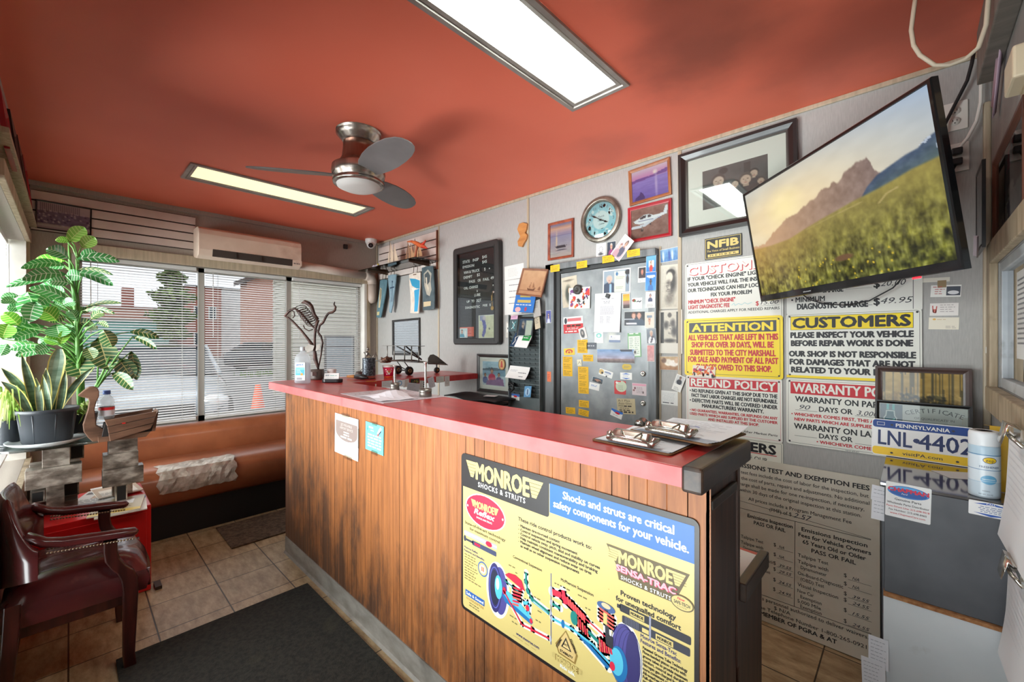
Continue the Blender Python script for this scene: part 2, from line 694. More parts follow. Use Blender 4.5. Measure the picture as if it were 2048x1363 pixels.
 @property
 def out(self):
  return np.clip(self.a,0,255)
def card(name,label,cat,board,mx,group=None,pmat=None):
 return tag(board.build(name,mx,pmat=pmat),label,cat,group)
def frame(name,label,cat,mx,w,h,img,fw,depth,fmat,matte=0.0,mattecol=(238,232,222),glass=True,lip=None,bevel=0.003,
  group=None,board=None):
 """picture in a frame: frame rails, picture (with mount), glass pane - parts of one thing"""
 t = bpy.data.objects.new(name,None)
 t.empty_display_size = 0.05
 COL.objects.link(t)
 t.matrix_basis = mx
 tag(t,label,cat,group)
 mb = M(fmat)
 mb.xf = mx
 W2,H2 = w / 2,h / 2
 # mitred rails with a raised outer lip
 prof = [(0,0),(0,depth),(fw * 0.35,depth),(fw * 0.75,depth * 0.72),(fw,depth * 0.6),(fw,0)]
 rows = []
 for d,z in prof:
  rows.append([(-W2 + d,-H2 + d,z),(W2 - d,-H2 + d,z),(W2 - d,H2 - d,z),(-W2 + d,H2 - d,z)])
 mb.grid(rows,smooth=False,close=True)
 if lip:
  mb.use(lip)
  d0,d1 = fw * 0.80,fw * 1.06
  z = depth * 0.68
  r = []
  for d,zz in ((d0,z),(d1,z - 0.002),(d1,0.004)):
   r.append([(-W2 + d,-H2 + d,zz),(W2 - d,-H2 + d,zz),(W2 - d,H2 - d,zz),(-W2 + d,H2 - d,zz)])
  mb.grid(r,smooth=False,close=True)
 mb.build('frame',t)
 iw,ih = w - 2 * fw + 0.002,h - 2 * fw + 0.002
 b = board or Board(iw,ih,0.002,P(mattecol,0.7))
 if img is not None:
  b.pic(img,matte + 0.001,matte + 0.001,iw - 2 * matte - 0.002,ih - 2 * matte - 0.002)
 b.build('picture',mx @ Matrix.Translation((0,0,depth * 0.25)),t)
 if glass:
  g = M(glass_mat('picture_glass',(255,255,255),fac=0.09))
  g.xf = mx
  zz = depth * 0.25 + 0.006
  g.add([(-iw / 2,-ih / 2,zz),(iw / 2,-ih / 2,zz),(iw / 2,ih / 2,zz),(-iw / 2,ih / 2,zz)],[(0,1,2,3)],False)
  g.build('glass_pane',t)
 return t
# ================================================================ THE ROOM
wall_mat = N('wall_vinyl_grey',(166,164,161),(176,174,171),scale=16,stretch=(14,14,1.5),rough=0.62,bump=0.08,bscale=22,bdist=0.004,
   spots=[((140,131,121),1.3,0.62,0.80)])
wallA_mat = N('wall_vinyl_taupe',(162,152,142),(172,162,152),scale=16,stretch=(14,14,1.5),rough=0.65,bump=0.1,bscale=22,bdist=0.004)
wallR_mat = N('wall_plaster_grey',(138,136,133),(158,155,151),scale=6,rough=0.7,bump=0.35,bscale=120,bdist=0.004)
batten = N('batten_tan',(170,155,132),(192,176,152),scale=6,stretch=(8,8,0.5),rough=0.5)
wood_old = N('casing_old_wood',(150,132,106),(184,166,140),scale=7,stretch=(6,6,0.6),rough=0.6,spots=[((96,82,64),5,0.6,0.75)])
white_paint = N('white_paint_worn',(222,218,210),(236,232,226),scale=5,rough=0.5)
grey_paint = N('sash_paint_greyblue',(178,184,190),(205,210,214),scale=6,rough=0.5,spots=[((120,120,118),7,0.66,0.8)])
def ceiling_material():
 m = bpy.data.materials.new('ceiling_red_orange')
 m.use_nodes = True
 nt = m.node_tree
 nd,lk = nt.nodes,nt.links
 b = nd['Principled BSDF']
 b.inputs['Roughness'].default_value = 0.55
 tc = nd.new('ShaderNodeTexCoord')
 nz = nd.new('ShaderNodeTexNoise')
 nz.inputs['Scale'].default_value = 1.1
 nz.inputs['Detail'].default_value = 3
 lk.new(tc.outputs['Object'],nz.inputs['Vector'])
 cr = nd.new('ShaderNodeValToRGB')
 cr.color_ramp.elements[0].position = 0.3
 cr.color_ramp.elements[0].color = lin((226,108,82))
 cr.color_ramp.elements[1].position = 0.7
 cr.color_ramp.elements[1].color = lin((236,122,96))
 lk.new(nz.outputs['Fac'],cr.inputs['Fac'])
 out = cr.outputs['Color']
 # soot and grime blotches with shadow painted in, each with a place of its own: (x, y, radius, strength)
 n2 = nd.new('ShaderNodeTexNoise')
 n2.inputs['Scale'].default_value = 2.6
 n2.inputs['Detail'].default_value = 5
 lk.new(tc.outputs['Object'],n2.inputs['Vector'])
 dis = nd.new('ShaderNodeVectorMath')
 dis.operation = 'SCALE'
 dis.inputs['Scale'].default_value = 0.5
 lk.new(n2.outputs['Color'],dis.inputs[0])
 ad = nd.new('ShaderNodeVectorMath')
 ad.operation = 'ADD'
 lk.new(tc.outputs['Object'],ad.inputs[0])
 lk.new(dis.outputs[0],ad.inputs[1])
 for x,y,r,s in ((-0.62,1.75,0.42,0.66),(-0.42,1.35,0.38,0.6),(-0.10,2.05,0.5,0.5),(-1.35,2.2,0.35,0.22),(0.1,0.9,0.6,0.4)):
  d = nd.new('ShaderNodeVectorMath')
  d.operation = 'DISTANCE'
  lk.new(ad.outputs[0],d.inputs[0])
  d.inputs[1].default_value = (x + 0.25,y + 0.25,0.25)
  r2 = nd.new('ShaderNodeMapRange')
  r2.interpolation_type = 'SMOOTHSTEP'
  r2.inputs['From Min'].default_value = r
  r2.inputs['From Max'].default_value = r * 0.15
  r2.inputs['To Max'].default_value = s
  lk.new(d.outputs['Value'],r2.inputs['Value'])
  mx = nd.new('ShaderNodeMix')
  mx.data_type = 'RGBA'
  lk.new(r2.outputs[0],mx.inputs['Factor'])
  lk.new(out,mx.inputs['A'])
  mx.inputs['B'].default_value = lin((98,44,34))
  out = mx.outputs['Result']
 lk.new(out,b.inputs['Base Color'])
 return m
def tile_material():
 m = bpy.data.materials.new('floor_tan_tile')
 m.use_nodes = True
 nt = m.node_tree
 nd,lk = nt.nodes,nt.links
 b = nd['Principled BSDF']
 tc = nd.new('ShaderNodeTexCoord')
 mp = nd.new('ShaderNodeMapping')
 mp.inputs['Location'].default_value = (3.245 % 0.295,0.005,0)
 lk.new(tc.outputs['Object'],mp.inputs['Vector'])
 br = nd.new('ShaderNodeTexBrick')
 br.offset = 0.0
 br.inputs['Scale'].default_value = 1.0
 br.inputs['Mortar Size'].default_value = 0.0035
 br.inputs['Mortar Smooth'].default_value = 0.3
 br.inputs['Brick Width'].default_value = 0.295
 br.inputs['Row Height'].default_value = 0.30
 br.inputs['Bias'].default_value = 0.0
 br.inputs['Color1'].default_value = (0.85,0.85,0.85,1)
 br.inputs['Color2'].default_value = (1.05,1.05,1.05,1)
 br.inputs['Mortar'].default_value = (0.14,0.125,0.11,1)
 lk.new(mp.outputs[0],br.inputs['Vector'])
 m2 = nd.new('ShaderNodeMapping')
 m2.inputs['Scale'].default_value = (1.0,2.6,1)
 lk.new(tc.outputs['Object'],m2.inputs['Vector'])
 nz = nd.new('ShaderNodeTexNoise')
 nz.inputs['Scale'].default_value = 9
 nz.inputs['Detail'].default_value = 8
 nz.inputs['Roughness'].default_value = 0.7
 lk.new(m2.outputs[0],nz.inputs['Vector'])
 cr = nd.new('ShaderNodeValToRGB')
 cr.color_ramp.elements[0].position = 0.32
 cr.color_ramp.elements[0].color = lin((140,114,80))
 cr.color_ramp.elements[1].position = 0.68
 cr.color_ramp.elements[1].color = lin((198,174,136))
 lk.new(nz.outputs['Fac'],cr.inputs['Fac'])
 mx = nd.new('ShaderNodeMix')
 mx.data_type = 'RGBA'
 mx.blend_type = 'MULTIPLY'
 mx.inputs['Factor'].default_value = 1.0
 lk.new(cr.outputs['Color'],mx.inputs['A'])
 lk.new(br.outputs['Color'],mx.inputs['B'])
 # worn walkway in front of the counter's far end
 lk.new(mx.outputs['Result'],b.inputs['Base Color'])
 b.inputs['Roughness'].default_value = 0.42
 bp = nd.new('ShaderNodeBump')
 bp.inputs['Strength'].default_value = 0.5
 bp.inputs['Distance'].default_value = 0.003
 iv = nd.new('ShaderNodeMath')
 iv.operation = 'SUBTRACT'
 iv.inputs[0].default_value = 1.0
 lk.new(br.outputs['Fac'],iv.inputs[1])
 lk.new(iv.outputs[0],bp.inputs['Height'])
 lk.new(bp.outputs[0],b.inputs['Normal'])
 return m
struct(M(tile_material()).box(XA,XR,YL,YB,-0.1,0.0),'floor',loc=(0,0,0))
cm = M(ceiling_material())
# ceiling with two openings for the recessed light fittings
holes = [(-1.215,-0.925,0.52,1.715),(-3.70,-3.37,0.545,1.80)]
xs = sorted({XA - .12,XR + .1} | {h[0] for h in holes} | {h[1] for h in holes})
ys = sorted({YL - .12,YB + .1} | {h[2] for h in holes} | {h[3] for h in holes})
for i in range(len(xs) - 1):
 for j in range(len(ys) - 1):
  cx,cy = (xs[i] + xs[i + 1]) / 2,(ys[j] + ys[j + 1]) / 2
  if any(h[0] < cx < h[1] and h[2] < cy < h[3] for h in holes):
   continue
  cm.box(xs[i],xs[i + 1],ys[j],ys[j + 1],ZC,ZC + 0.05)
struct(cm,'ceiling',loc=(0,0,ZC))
struct(M(P((120,118,112))).box(XA - .12,XR + .1,YL - .12,YB + .1,ZC + 0.16,ZC + 0.2),'roof_slab')
struct(M(wall_mat).box(XA - .12,XR + .1,YB,YB + 0.1,-0.1,ZC),'wall_right_poster')
# street wall with its wide window opening
WY0,WY1,WZ0,WZ1 = 0.02,2.335,0.70,2.075
mA = M(wallA_mat)
mA.box(XA - .12,XA,YL - .12,WY0,-0.1,ZC)
mA.box(XA - .12,XA,WY1,YB,-0.1,ZC)
mA.box(XA - .12,XA,WY0,WY1,-0.1,WZ0)
mA.box(XA - .12,XA,WY0,WY1,WZ1,ZC)
struct(mA,'wall_far',loc=(XA,0,0))
# shop-front wall: a window with blinds at its far end, an unseen glazed bay nearer the camera, added to let daylight in
mL = M(wallA_mat)
LX0,LX1,LX2,LX3 = -4.40,-2.75,-2.45,0.10
mL.box(XA - .12,LX0,YL - .12,YL,-0.1,ZC)
mL.box(LX1,LX2,YL - .12,YL,-0.1,ZC)
mL.box(LX3,XR + .1,YL - .12,YL,-0.1,ZC)
mL.box(LX0,LX1,YL - .12,YL,-0.1,0.62)
mL.box(LX0,LX1,YL - .12,YL,2.10,ZC)
mL.box(LX2,LX3,YL - .12,YL,-0.1,0.12)
mL.box(LX2,LX3,YL - .12,YL,2.25,ZC)
struct(mL,'wall_left',loc=(0,YL,0))
# wall beside the cabinet with an inside window
RY0,RY1,RZ0,RZ1 = 1.30,2.30,1.255,1.70
mR = M(wallR_mat)
mR.box(XR,XR + .1,YL,RY0,-0.1,ZC)
mR.box(XR,XR + .1,RY1,YB,-0.1,ZC)
mR.box(XR,XR + .1,RY0,RY1,-0.1,RZ0)
mR.box(XR,XR + .1,RY0,RY1,RZ1,ZC)
struct(mR,'wall_right',loc=(XR,0,0))
# battens, coves and base
k = 0
for x in (-3.37,-2.20,-1.0):
 z0 = 0.0 if x != -2.20 else 2.05
 struct(M(batten).box(x - .011,x + .011,YB - .006,YB,0.0,ZC),'trim_%d' % k,bevel=.002)
 k += 1
struct(M(batten).box(XA,XR,YB - .012,YB,ZC - .022,ZC),'trim_%d' % k,bevel=.003); k += 1
struct(M(batten).box(XA,XA + .014,YB - .014,YB,0,ZC - .022),'trim_%d' % k,bevel=.003); k += 1
struct(M(batten).box(XR - .022,XR,YB - .022,YB,0.0,2.36),'trim_%d' % k,bevel=.006); k += 1
struct(M(P((70,58,50),0.6)).box(XA,XA + .012,YL,YL + .012,0,ZC),'trim_%d' % k); k += 1
struct(M(P((96,94,90),0.6)).box(XA,-0.66,YB - .008,YB,0.0,0.10),'baseboard_right')
struct(M(wallA_mat).box(XA,XA + .02,YL,YB,ZC - .035,ZC),'trim_%d' % k); k += 1
# ---------------------------------------------------------------- window_1: street window
t = M(batten)
t.box(XA - .02,XA + .035,WY0 - .06,WY1 + .06,WZ1,WZ1 + .085)
win1 = struct(t,'window_1',bevel=.004)
f = M(P((178,174,166),0.5))
for y in (WY0,0.795,1.53,WY1 - .04):
 f.box(XA - .115,XA - .075,y,y + .045,WZ0,WZ1)
f.box(XA - .115,XA - .075,WY0,WY1,WZ0,WZ0 + .05)
f.box(XA - .115,XA - .075,WY0,WY1,WZ1 - .04,WZ1)
f.build('window_frame',win1)
j = M(white_paint)
j.box(XA - .115,XA + .03,WY1 - .012,WY1 + .015,WZ0,WZ1)
j.box(XA - .115,XA + .012,WY0 - .012,WY0 + .012,WZ0,WZ1)
j.build('window_jamb',win1)
g = M(wood_old).box(XA - .005,XA + .03,WY1 + .015,WY1 + .06,WZ0 - .02,WZ1)
g.build('side_casing',win1,bevel=.003)
g = M(glass_mat('window_glass',(246,250,248),fac=0.05))
g.add([(XA - .095,WY0,WZ0),(XA - .095,WY1,WZ0),(XA - .095,WY1,WZ1),(XA - .095,WY0,WZ1)],[(0,1,2,3)])
g.build('window_pane',win1)
# ---------------------------------------------------------------- window_2 / added_glazed_bay: shop front, its unseen near bay added for daylight
t = M(wood_old)
t.box(LX0 - .05,LX0,YL,YL + .02,0.5,2.14)
t.box(LX0 - .05,LX1 + .05,YL,YL + .025,2.10,2.17)
t.box(LX0 - .05,LX1 + .05,YL,YL + .03,0.58,0.62)
win2 = struct(t,'window_2',bevel=.003)
w = M(white_paint).box(LX0 - .012,LX0 + .03,YL - .119,YL + .004,0.62,2.10)
w.build('window_jamb',win2)
g = M(glass_mat('window_glass'))
g.add([(LX0,YL - .115,.62),(LX1,YL - .115,.62),(LX1,YL - .115,2.1),(LX0,YL - .115,2.1)],[(0,1,2,3)])
g.build('window_pane',win2)
t = M(wood_old)
for x in (LX2,-1.2,LX3 - .05):
 t.box(x,x + .05,YL - .1,YL - .05,0.12,2.25)
t.box(LX2,LX3,YL - .1,YL - .05,0.12,0.20)
t.box(LX2,LX3,YL - .1,YL - .05,2.18,2.25)
added_bay = struct(t,'added_glazed_bay')
g = M(glass_mat('window_glass'))
g.add([(LX2,YL - .07,.12),(LX3,YL - .07,.12),(LX3,YL - .07,2.25),(LX2,YL - .07,2.25)],[(0,1,2,3)])
g.build('window_pane',added_bay)
# ---------------------------------------------------------------- window_4: inside window in the right wall
t = M(wood_old)
t.box(XR - .022,XR,RY1,RY1 + .085,1.17,1.78)
t.box(XR - .022,XR,RY0 - .08,RY0,1.17,1.78)
t.box(XR - .022,XR,RY0,RY1,RZ1,1.78)
t.box(XR - .03,XR,RY0 - .08,RY1 + .03,1.17,RZ0)
win4 = struct(t,'window_4',bevel=.004)
s = M(grey_paint)
s.box(XR + .004,XR + .03,RY1 - .035,RY1,RZ0,RZ1)
s.box(XR + .004,XR + .03,RY0,RY0 + .04,RZ0,RZ1)
s.box(XR + .004,XR + .03,RY0 + .04,RY1 - .035,RZ0,RZ0 + .035)
s.box(XR + .004,XR + .03,RY0 + .04,RY1 - .035,RZ1 - .035,RZ1)
s.build('window_sash',win4,bevel=.003)
g = M(glass_mat('window_glass'))
g.add([(XR + .018,RY0,RZ0),(XR + .018,RY1,RZ0),(XR + .018,RY1,RZ1),(XR + .018,RY0,RZ1)],[(0,1,2,3)])
g.build('window_pane',win4)
struct(M(N('next_room_wall',(150,158,168),(170,176,184),scale=4)).box(XR + .32,XR + .36,0.6,2.6,0.8,2.2),'wall_next_room')
area('next_room_lamp',(XR + .2,1.7,2.15),(0,0,0),0.12,0.8,3,(1,0.98,0.95))
pb = Board(.20,.27,.001,P((238,238,236)))
pb.greek(.02,.24,.15,14,.015,P((150,150,155)))
card('taped_notice','white printed notice taped behind the glass of the inside window','paper',pb,on_wall_R(1.96,1.50,XR + .0155))
# ---------------------------------------------------------------- door_1: steel door in the poster wall
steel = N('steel_sheet',(104,108,111),(172,175,175),scale=3.5,detail=6,rough=0.42,metal=0.3,c3=(138,142,144),lo=0.3,hi=0.7,
  spots=[((176,172,160),6,0.63,0.8),((82,84,86),2.2,0.56,0.75)])
steel_frame = N('steel_frame',(92,96,99),(128,131,133),scale=5,stretch=(4,4,0.7),rough=0.4,metal=0.3)
steel_dark = P((58,59,60),0.45,0.4)
DX0,DX1,DZ = -1.863,-1.184,1.912
d = M(steel).box(DX0,DX1,YB - .022,YB - .001,0.01,DZ)
door = struct(d,'door_1',bevel=.002)
f = M(steel_frame)
f.box(DX0 - .125,DX0 - .045,YB - .05,YB - .001,0,DZ + .075)
f.box(DX0 - .125,DX1 + .055,YB - .05,YB - .001,DZ + .03,DZ + .075)
f.box(DX1 + .004,DX1 + .055,YB - .04,YB - .001,0,DZ + .03)
f.use(steel_dark)
f.box(DX0 - .045,DX0 - .003,YB - .028,YB - .001,0,DZ + .03)
f.box(DX0 - .003,DX1 + .004,YB - .03,YB - .001,DZ + .001,DZ + .03)
f.box(DX0 - .165,DX0 - .126,YB - .03,YB - .001,0,1.62)
f.build('door_frame',door,bevel=.003)
kx = DX1 - .037
kn = M(P((180,178,172),0.25,0.9))
kn.lathe([(.034,0),(.034,.006),(.014,.010),(.014,.035),(.026,.042),(.030,.055),(.026,.068),(.012,.074),(0,.075)],(kx,YB - .022,.907),axis='y',flip=-1,seg=28)
kn.build('door_handle',door)
for z in (1.215,1.03):
 l = M(P((196,194,186),0.25,0.9))
 l.lathe([(.017,0),(.017,.006),(.013,.010),(.006,.011),(.006,.007),(0,.007)],(kx,YB - .022,z),axis='y',flip=-1,seg=20)
 l.build('deadbolt',door)
st = M(batten).box(DX1 + .058,DX1 + .07,YB - .004,YB,0,2.0)
struct(st,'trim_%d' % k); k += 1
# ---------------------------------------------------------------- soffit box and header boards at the right corner
sof = M(N('soffit_board',(112,105,98),(132,124,116),scale=5,stretch=(1,5,1),rough=0.6))
sof.box(.175,XR,0.5,2.33,2.37,ZC)
struct(sof,'trim_%d' % k,bevel=.004); k += 1
# ================================================================ BLINDS
slat_m = N('slat_aluminium_white',(206,203,202),(222,219,218),scale=3,rough=0.35)
rail_m = P((226,224,220),0.4)
def blind(label,axis,a0,a1,plane,ztop,zbot,sgn=1,tilt=20,group='venetian blinds at the street window'):
 """venetian blind spanning a0..a1 along axis at plane; sgn = side the room is on"""
 c = (a0 + a1) / 2
 o = thing('venetian_blind',label,'blind',(plane,c,zbot) if axis == 'y' else (c,plane,zbot),group)
 def pt(a,d,z):
  return (plane + d * sgn,a,z) if axis == 'y' else (a,plane + d * sgn,z)
 def bx(mb,a0,a1,d0,d1,z0,z1):
  q = [pt(a,d,z) for z in (z0,z1) for d in (d0,d1) for a in (a0,a1)]
  mb.add(q,[(0,2,3,1),(4,5,7,6),(0,1,5,4),(2,6,7,3),(0,4,6,2),(1,3,7,5)],False)
 h = M(rail_m)
 bx(h,a0,a1,-.014,.014,ztop - .03,ztop)
 h.build('headrail',o,bevel=.002)
 s = M(slat_m)
 n = int((ztop - .04 - zbot - .015) / .0215)
 w = .0125
 ct,st = math.cos(math.radians(tilt)),math.sin(math.radians(tilt))
 for i in range(n):
  z = zbot + .022 + i * .0215
  row = []
  for u in (-1,-0.35,0.35,1):
   cam_ = .0016 * (1 - u * u)
   row.append((u * w * ct + cam_ * st,-u * w * st + cam_ * ct))
  s.grid([[pt(a,d,z + dz) for d,dz in row] for a in (a0 + .004,a1 - .004)],smooth=True)
 s.build('slats',o)
 b = M(rail_m)
 bx(b,a0 + .003,a1 - .003,-.012,.012,zbot,zbot + .014)
 b.build('bottom_rail',o,bevel=.002)
 nl = max(2,int((a1 - a0) / .45) + 1)
 for q in range(nl):
  a = a0 + .1 + (a1 - a0 - .2) * q / (nl - 1)
  l = M(P((214,212,206)))
  for dd in (-.0125,.0125):
   l.tube([pt(a,dd,zbot + .01),pt(a,dd,ztop - .03)],.0009,4)
  l.build('ladder_cord',o)
 wd = M(P((225,225,222),0.2))
 wd.tube([pt(a0 + .06,.02,ztop - .04),pt(a0 + .062,.022,ztop - .62)],.003,6)
 wd.build('tilt_wand',o)
 return o
blind('white blind in the street window, partly behind the tall plant','y',WY0 + .03,0.775,XA - .045,WZ1 - .002,0.72)
blind('middle white blind of the street window, brick buildings showing through','y',0.835,1.51,XA - .045,WZ1 - .002,0.72)
blind('white blind in the street window behind the twisted metal sculpture','y',1.575,WY1 - .02,XA - .045,WZ1 - .002,0.72)
blind('white blind in the shop-front window beside the tall plant','x',LX0 + .04,LX1 - .02,YL - .088,2.095,0.66,tilt=6,group='venetian blind at the shop front')
# ================================================================ OUTSIDE
asph = N('asphalt',(112,112,112),(140,139,136),scale=3,rough=0.85)
struct(M(asph).box(-90,XA - .12,-30,60,-0.3,-0.1),'ground')
struct(M(N('pavement_concrete',(168,164,156),(188,184,176),scale=2)).box(-6.0,XA - .12,-6,12,-0.1,-0.06),'path')
gr = M(N('grass_green',(92,128,62),(128,158,84),scale=4,rough=0.9))
rg = random.Random(3)
for i in range(500):
 x,y = -20.2 - rg.random() * 1.6,5.0 + rg.random() * 7
 h = .12 + rg.random() * .2
 a = rg.random() * 6.28
 gr.add([(x - .03 * math.cos(a),y - .03 * math.sin(a),-.1),(x + .03 * math.cos(a),y + .03 * math.sin(a),-.1),(x + .05 * rg.random(),y,-.1 + h)],[(0,1,2)])
o = gr.build('grass',loc=(-21,8,-.1))
tag(o,'strip of green grass at the far kerb of the street','grass',kind='stuff')
glass_dark = P((52,60,70),0.1,0.0)
def building(label,x0,x1,y0,y1,z1,wmat,roof=(96,92,90),windows=(),wmat2=None,parapet=.15,name='building'):
 o = thing(name,label,'building',((x0 + x1) / 2,(y0 + y1) / 2,-.1))
 M(wmat).box(x0,x1,y0,y1,-.1,z1).build('wall',o)
 M(P(roof,0.8)).box(x0 - .15,x1 + .15,y0 - .15,y1 + .15,z1,z1 + parapet).build('roof',o)
 for (ya,yb,za,zb) in windows:
  w = M(P((226,226,222))).box(x1,x1 + .06,ya,yb,za,zb).build('window',o)
  M(glass_dark).box(x1 + .06,x1 + .07,ya + .08,yb - .08,za + .08,zb - .08).build('pane',w)
 return o
brick = N('brick_red',(150,92,80),(178,118,102),scale=14,stretch=(1,1,4),rough=0.85)
brick_s = N('brick_salmon',(186,134,116),(206,156,138),scale=14,stretch=(1,1,4),rough=0.85)
teal = N('siding_teal',(120,178,168),(146,200,190),scale=2,stretch=(1,1,14),rough=0.7)
cream = N('stucco_pale',(206,206,206),(226,226,224),scale=2,rough=0.8)
b = building('long low teal building across the street seen through the left blind',-46,-38,-6.5,5.2,2.75,teal,(176,168,160),[(2.3,4.3,.3,1.1)])
b = building('low brick building with a chimney behind the teal building',-60,-50,-2,5.6,4.3,brick_s,(150,110,98))
M(brick).box(-52,-51,3.2,4.0,4.4,6.2).build('chimney',b)
building('narrow dark red brick building left of the pale building',-52,-47,7.2,9.8,6.3,brick,windows=[(7.7,8.3,3.4,4.6),(8.8,9.4,3.4,4.6),(7.7,8.3,1,2.2)])
b = building('pale rendered building between two brick buildings',-62,-50,10.4,17,6.6,cream,windows=[(12.2,13.2,3.8,5.0),(14.0,15.0,3.8,5.0)])
M(brick).box(-50,-49.4,13.3,17,-.1,2.9).build('porch',b)
# salmon gabled house
o = thing('building','salmon brick house with a sloping roof seen through the middle blind','building',(-30.7,9,-.1))
mb = M(brick_s)
mb.prism([(7.6,-.1),(10.3,-.1),(10.3,6.2),(9.7,6.2),(7.6,5.1)],'x',-31.5,-30)
mb.build('wall',o)
mb = M(P((92,84,82),0.8))
mb.prism([(7.3,4.95),(9.7,6.2),(9.7,6.5),(7.3,5.25)],'x',-31.8,-29.7)
mb.build('roof',o)
# near siding building
sid = N('siding_beige',(190,186,170),(206,202,188),scale=1.5,stretch=(1,1,30),rough=0.7)
o = thing('building','beige sided building with a grey garage door right of the twisted sculpture','building',(-12.5,7,-.1))
mb = M(sid)
for i in range(44):
 z = -.1 + i * .105
 mb.add([(-11.97,3.97,z),(-11.97,11,z),(-12.0,11,z + .105),(-12.0,3.97,z + .105)],[(0,1,2,3)])
 mb.add([(-11.97,3.97,z),(-13.1,3.94,z),(-13.1,3.97,z + .105),(-12.0,3.97,z + .105)],[(3,2,1,0)])
mb.box(-13.1,-12.0,3.98,11,-.1,4.5)
mb.build('wall',o)
M(P((110,108,108),.7)).box(-13.4,-11.5,3.6,11.3,4.5,4.75).build('roof',o)
gd = M(P((150,160,166),.5))
for i in range(6):
 gd.box(-11.98,-11.93,4.98,5.75,-.08 + i * .27,.17 + i * .27)
gd.build('garage_door',o)
M(P((70,72,74),.5)).box(-11.99,-11.96,4.93,5.8,-.1,1.58).build('door_frame',o)
def tree(label,x,y,h,r,seed,mat,group='trees across the street'):
 o = thing('tree',label,'tree',(x,y,-.1),group)
 rt = random.Random(seed)
 t = M(N('bark',(92,78,64),(120,104,88),scale=8,stretch=(1,1,.2),rough=.9))
 t.tube([(x,y,-.1),(x + .1,y + .05,h * .35),(x,y,h * .8)],[.28,.2,.06],8)
 for i in range(6):
  a = rt.random() * 6.28
  t.tube([(x,y,h * .35 + i * .3),(x + math.cos(a) * r * .6,y + math.sin(a) * r * .6,h * .55 + i * .35)],[.09,.03],6)
 t.build('trunk',o)
 f = M(mat)
 for i in range(2600):
  u = rt.random()
  zz = h * (.25 + .75 * u)
  rr = r * math.sin(math.pi * min(.98,.18 + .8 * u)) ** .7 * (rt.random() ** .45) * (0.75 + .35 * math.sin(u * 23 + rt.random()))
  a = rt.random() * 6.28
  c = Vector((x + rr * math.cos(a),y + rr * math.sin(a),zz))
  s = .12 + rt.random() * .14
  d1 = Vector((rt.gauss(0,1),rt.gauss(0,1),rt.gauss(0,.6))).normalized() * s
  d2 = d1.cross(Vector((rt.gauss(0,1),rt.gauss(0,1),rt.gauss(0,1)))).normalized() * s * .6
  f.add([c - d1,c - d2 * .8,c + d1,c + d2],[(0,1,2,3)])
 f.build('foliage',o)
 return o
leaf_t = N('tree_leaves',(78,104,50),(128,152,82),scale=1.2,rough=.8)
tree('tall green tree in front of the teal building, behind the left blind',-36.0,4.75,6.4,1.35,5,leaf_t)
tree('green treetop beyond the salmon house, behind the middle blind',-41.5,12.3,8.3,1.4,9,leaf_t)
def car(name,label,x,y,yaw,body,scale=1.0,group=None):
 o = thing(name,label,'car',(x,y,-.1),group)
 mx = Matrix.Translation((x,y,-.1)) @ Matrix.Rotation(math.radians(yaw),4,'Z') @ Matrix.Scale(scale,4)
 paint = P(body,0.25,0.2,0.6)
 # body shell: cross-sections along the car (x forward), half-width, heights
 b = M(paint)
 b.xf = mx
 secs = [(2.15,.62,.38,.62),(2.05,.80,.28,.78),(1.2,.88,.22,.95),(.75,.90,.22,1.0),(-1.6,.90,.22,1.02),(-2.0,.86,.25,1.0),(-2.15,.74,.36,.86)]
 rows = []
 for X,hw,z0,z1 in secs:
  rows.append([(X,-hw * .9,z0),(X,-hw,z0 + .15),(X,-hw,z1 - .14),(X,-hw * .86,z1),(X,0,z1 + .03),(X,hw * .86,z1),(X,hw,z1 - .14),(X,hw,z0 + .15),(X,hw * .9,z0)])
 b.grid(rows,smooth=True,close=True)
 b.add(rows[0],[tuple(range(9))])
 b.add(rows[-1],[tuple(range(9))[::-1]])
 b.build('body',o)
 c = M(P((40,46,52),0.08,0,0.5))
 c.xf = mx
 cab = [(1.05,.74,.98,.99),(.25,.66,.98,1.42),(-1.1,.66,.98,1.44),(-1.85,.72,.98,1.02)]
 rows = [[(X,-hw * 1.1,z0),(X,-hw,z1),(X,hw,z1),(X,hw * 1.1,z0)] for X,hw,z0,z1 in cab]
 c.grid(rows,smooth=False)
 c.build('windows',o)
 r = M(paint)
 r.xf = mx
 r.grid([[(.30,-.66,1.425),(.30,0,1.455),(.30,.66,1.425)],[(-1.1,-.66,1.45),(-1.1,0,1.48),(-1.1,.66,1.45)]])
 for s in (-1,1):
  for p,q in (((1.05,.80,.99),(.25,.67,1.43)),((-.4,.75,1.0),(-.4,.67,1.45)),((-1.1,.67,1.45),(-1.85,.78,1.02))):
   r.tube([(p[0],s * p[1],p[2]),(q[0],s * q[1],q[2])],.035,6)
 r.build('roof',o)
 for X in (1.35,-1.4):
  for s in (-1,1):
   w = M(P((32,32,33),0.7))
   w.xf = mx
   w.lathe([(.31,-.1),(.33,-.06),(.33,.06),(.31,.1),(.2,.1)],(X,s * .82,.33),20,'y')
   w.use(P((170,172,174),0.3,0.8)).lathe([(.2,-.09),(.2,.09),(.05,.1),(0,.1)],(X,s * .82,.33),14,'y')
   w.build('wheel',o)
 for s in (-1,1):
  h = M(P((220,224,228),0.1,0.3))
  h.xf = mx
  h.ball((2.02,s * .62,.68),(.12,.2,.09))
  h.build('headlight',o)
 g = M(P((36,38,40),0.4))
 g.xf = mx
 g.cbox((2.14,0,.58),(.06,.8,.16))
 g.build('grille',o)
 p = M(P((235,235,228),0.5))
 p.xf = mx
 p.cbox((2.18,0,.42),(.02,.31,.15))
 p.build('number_plate',o)
 return o
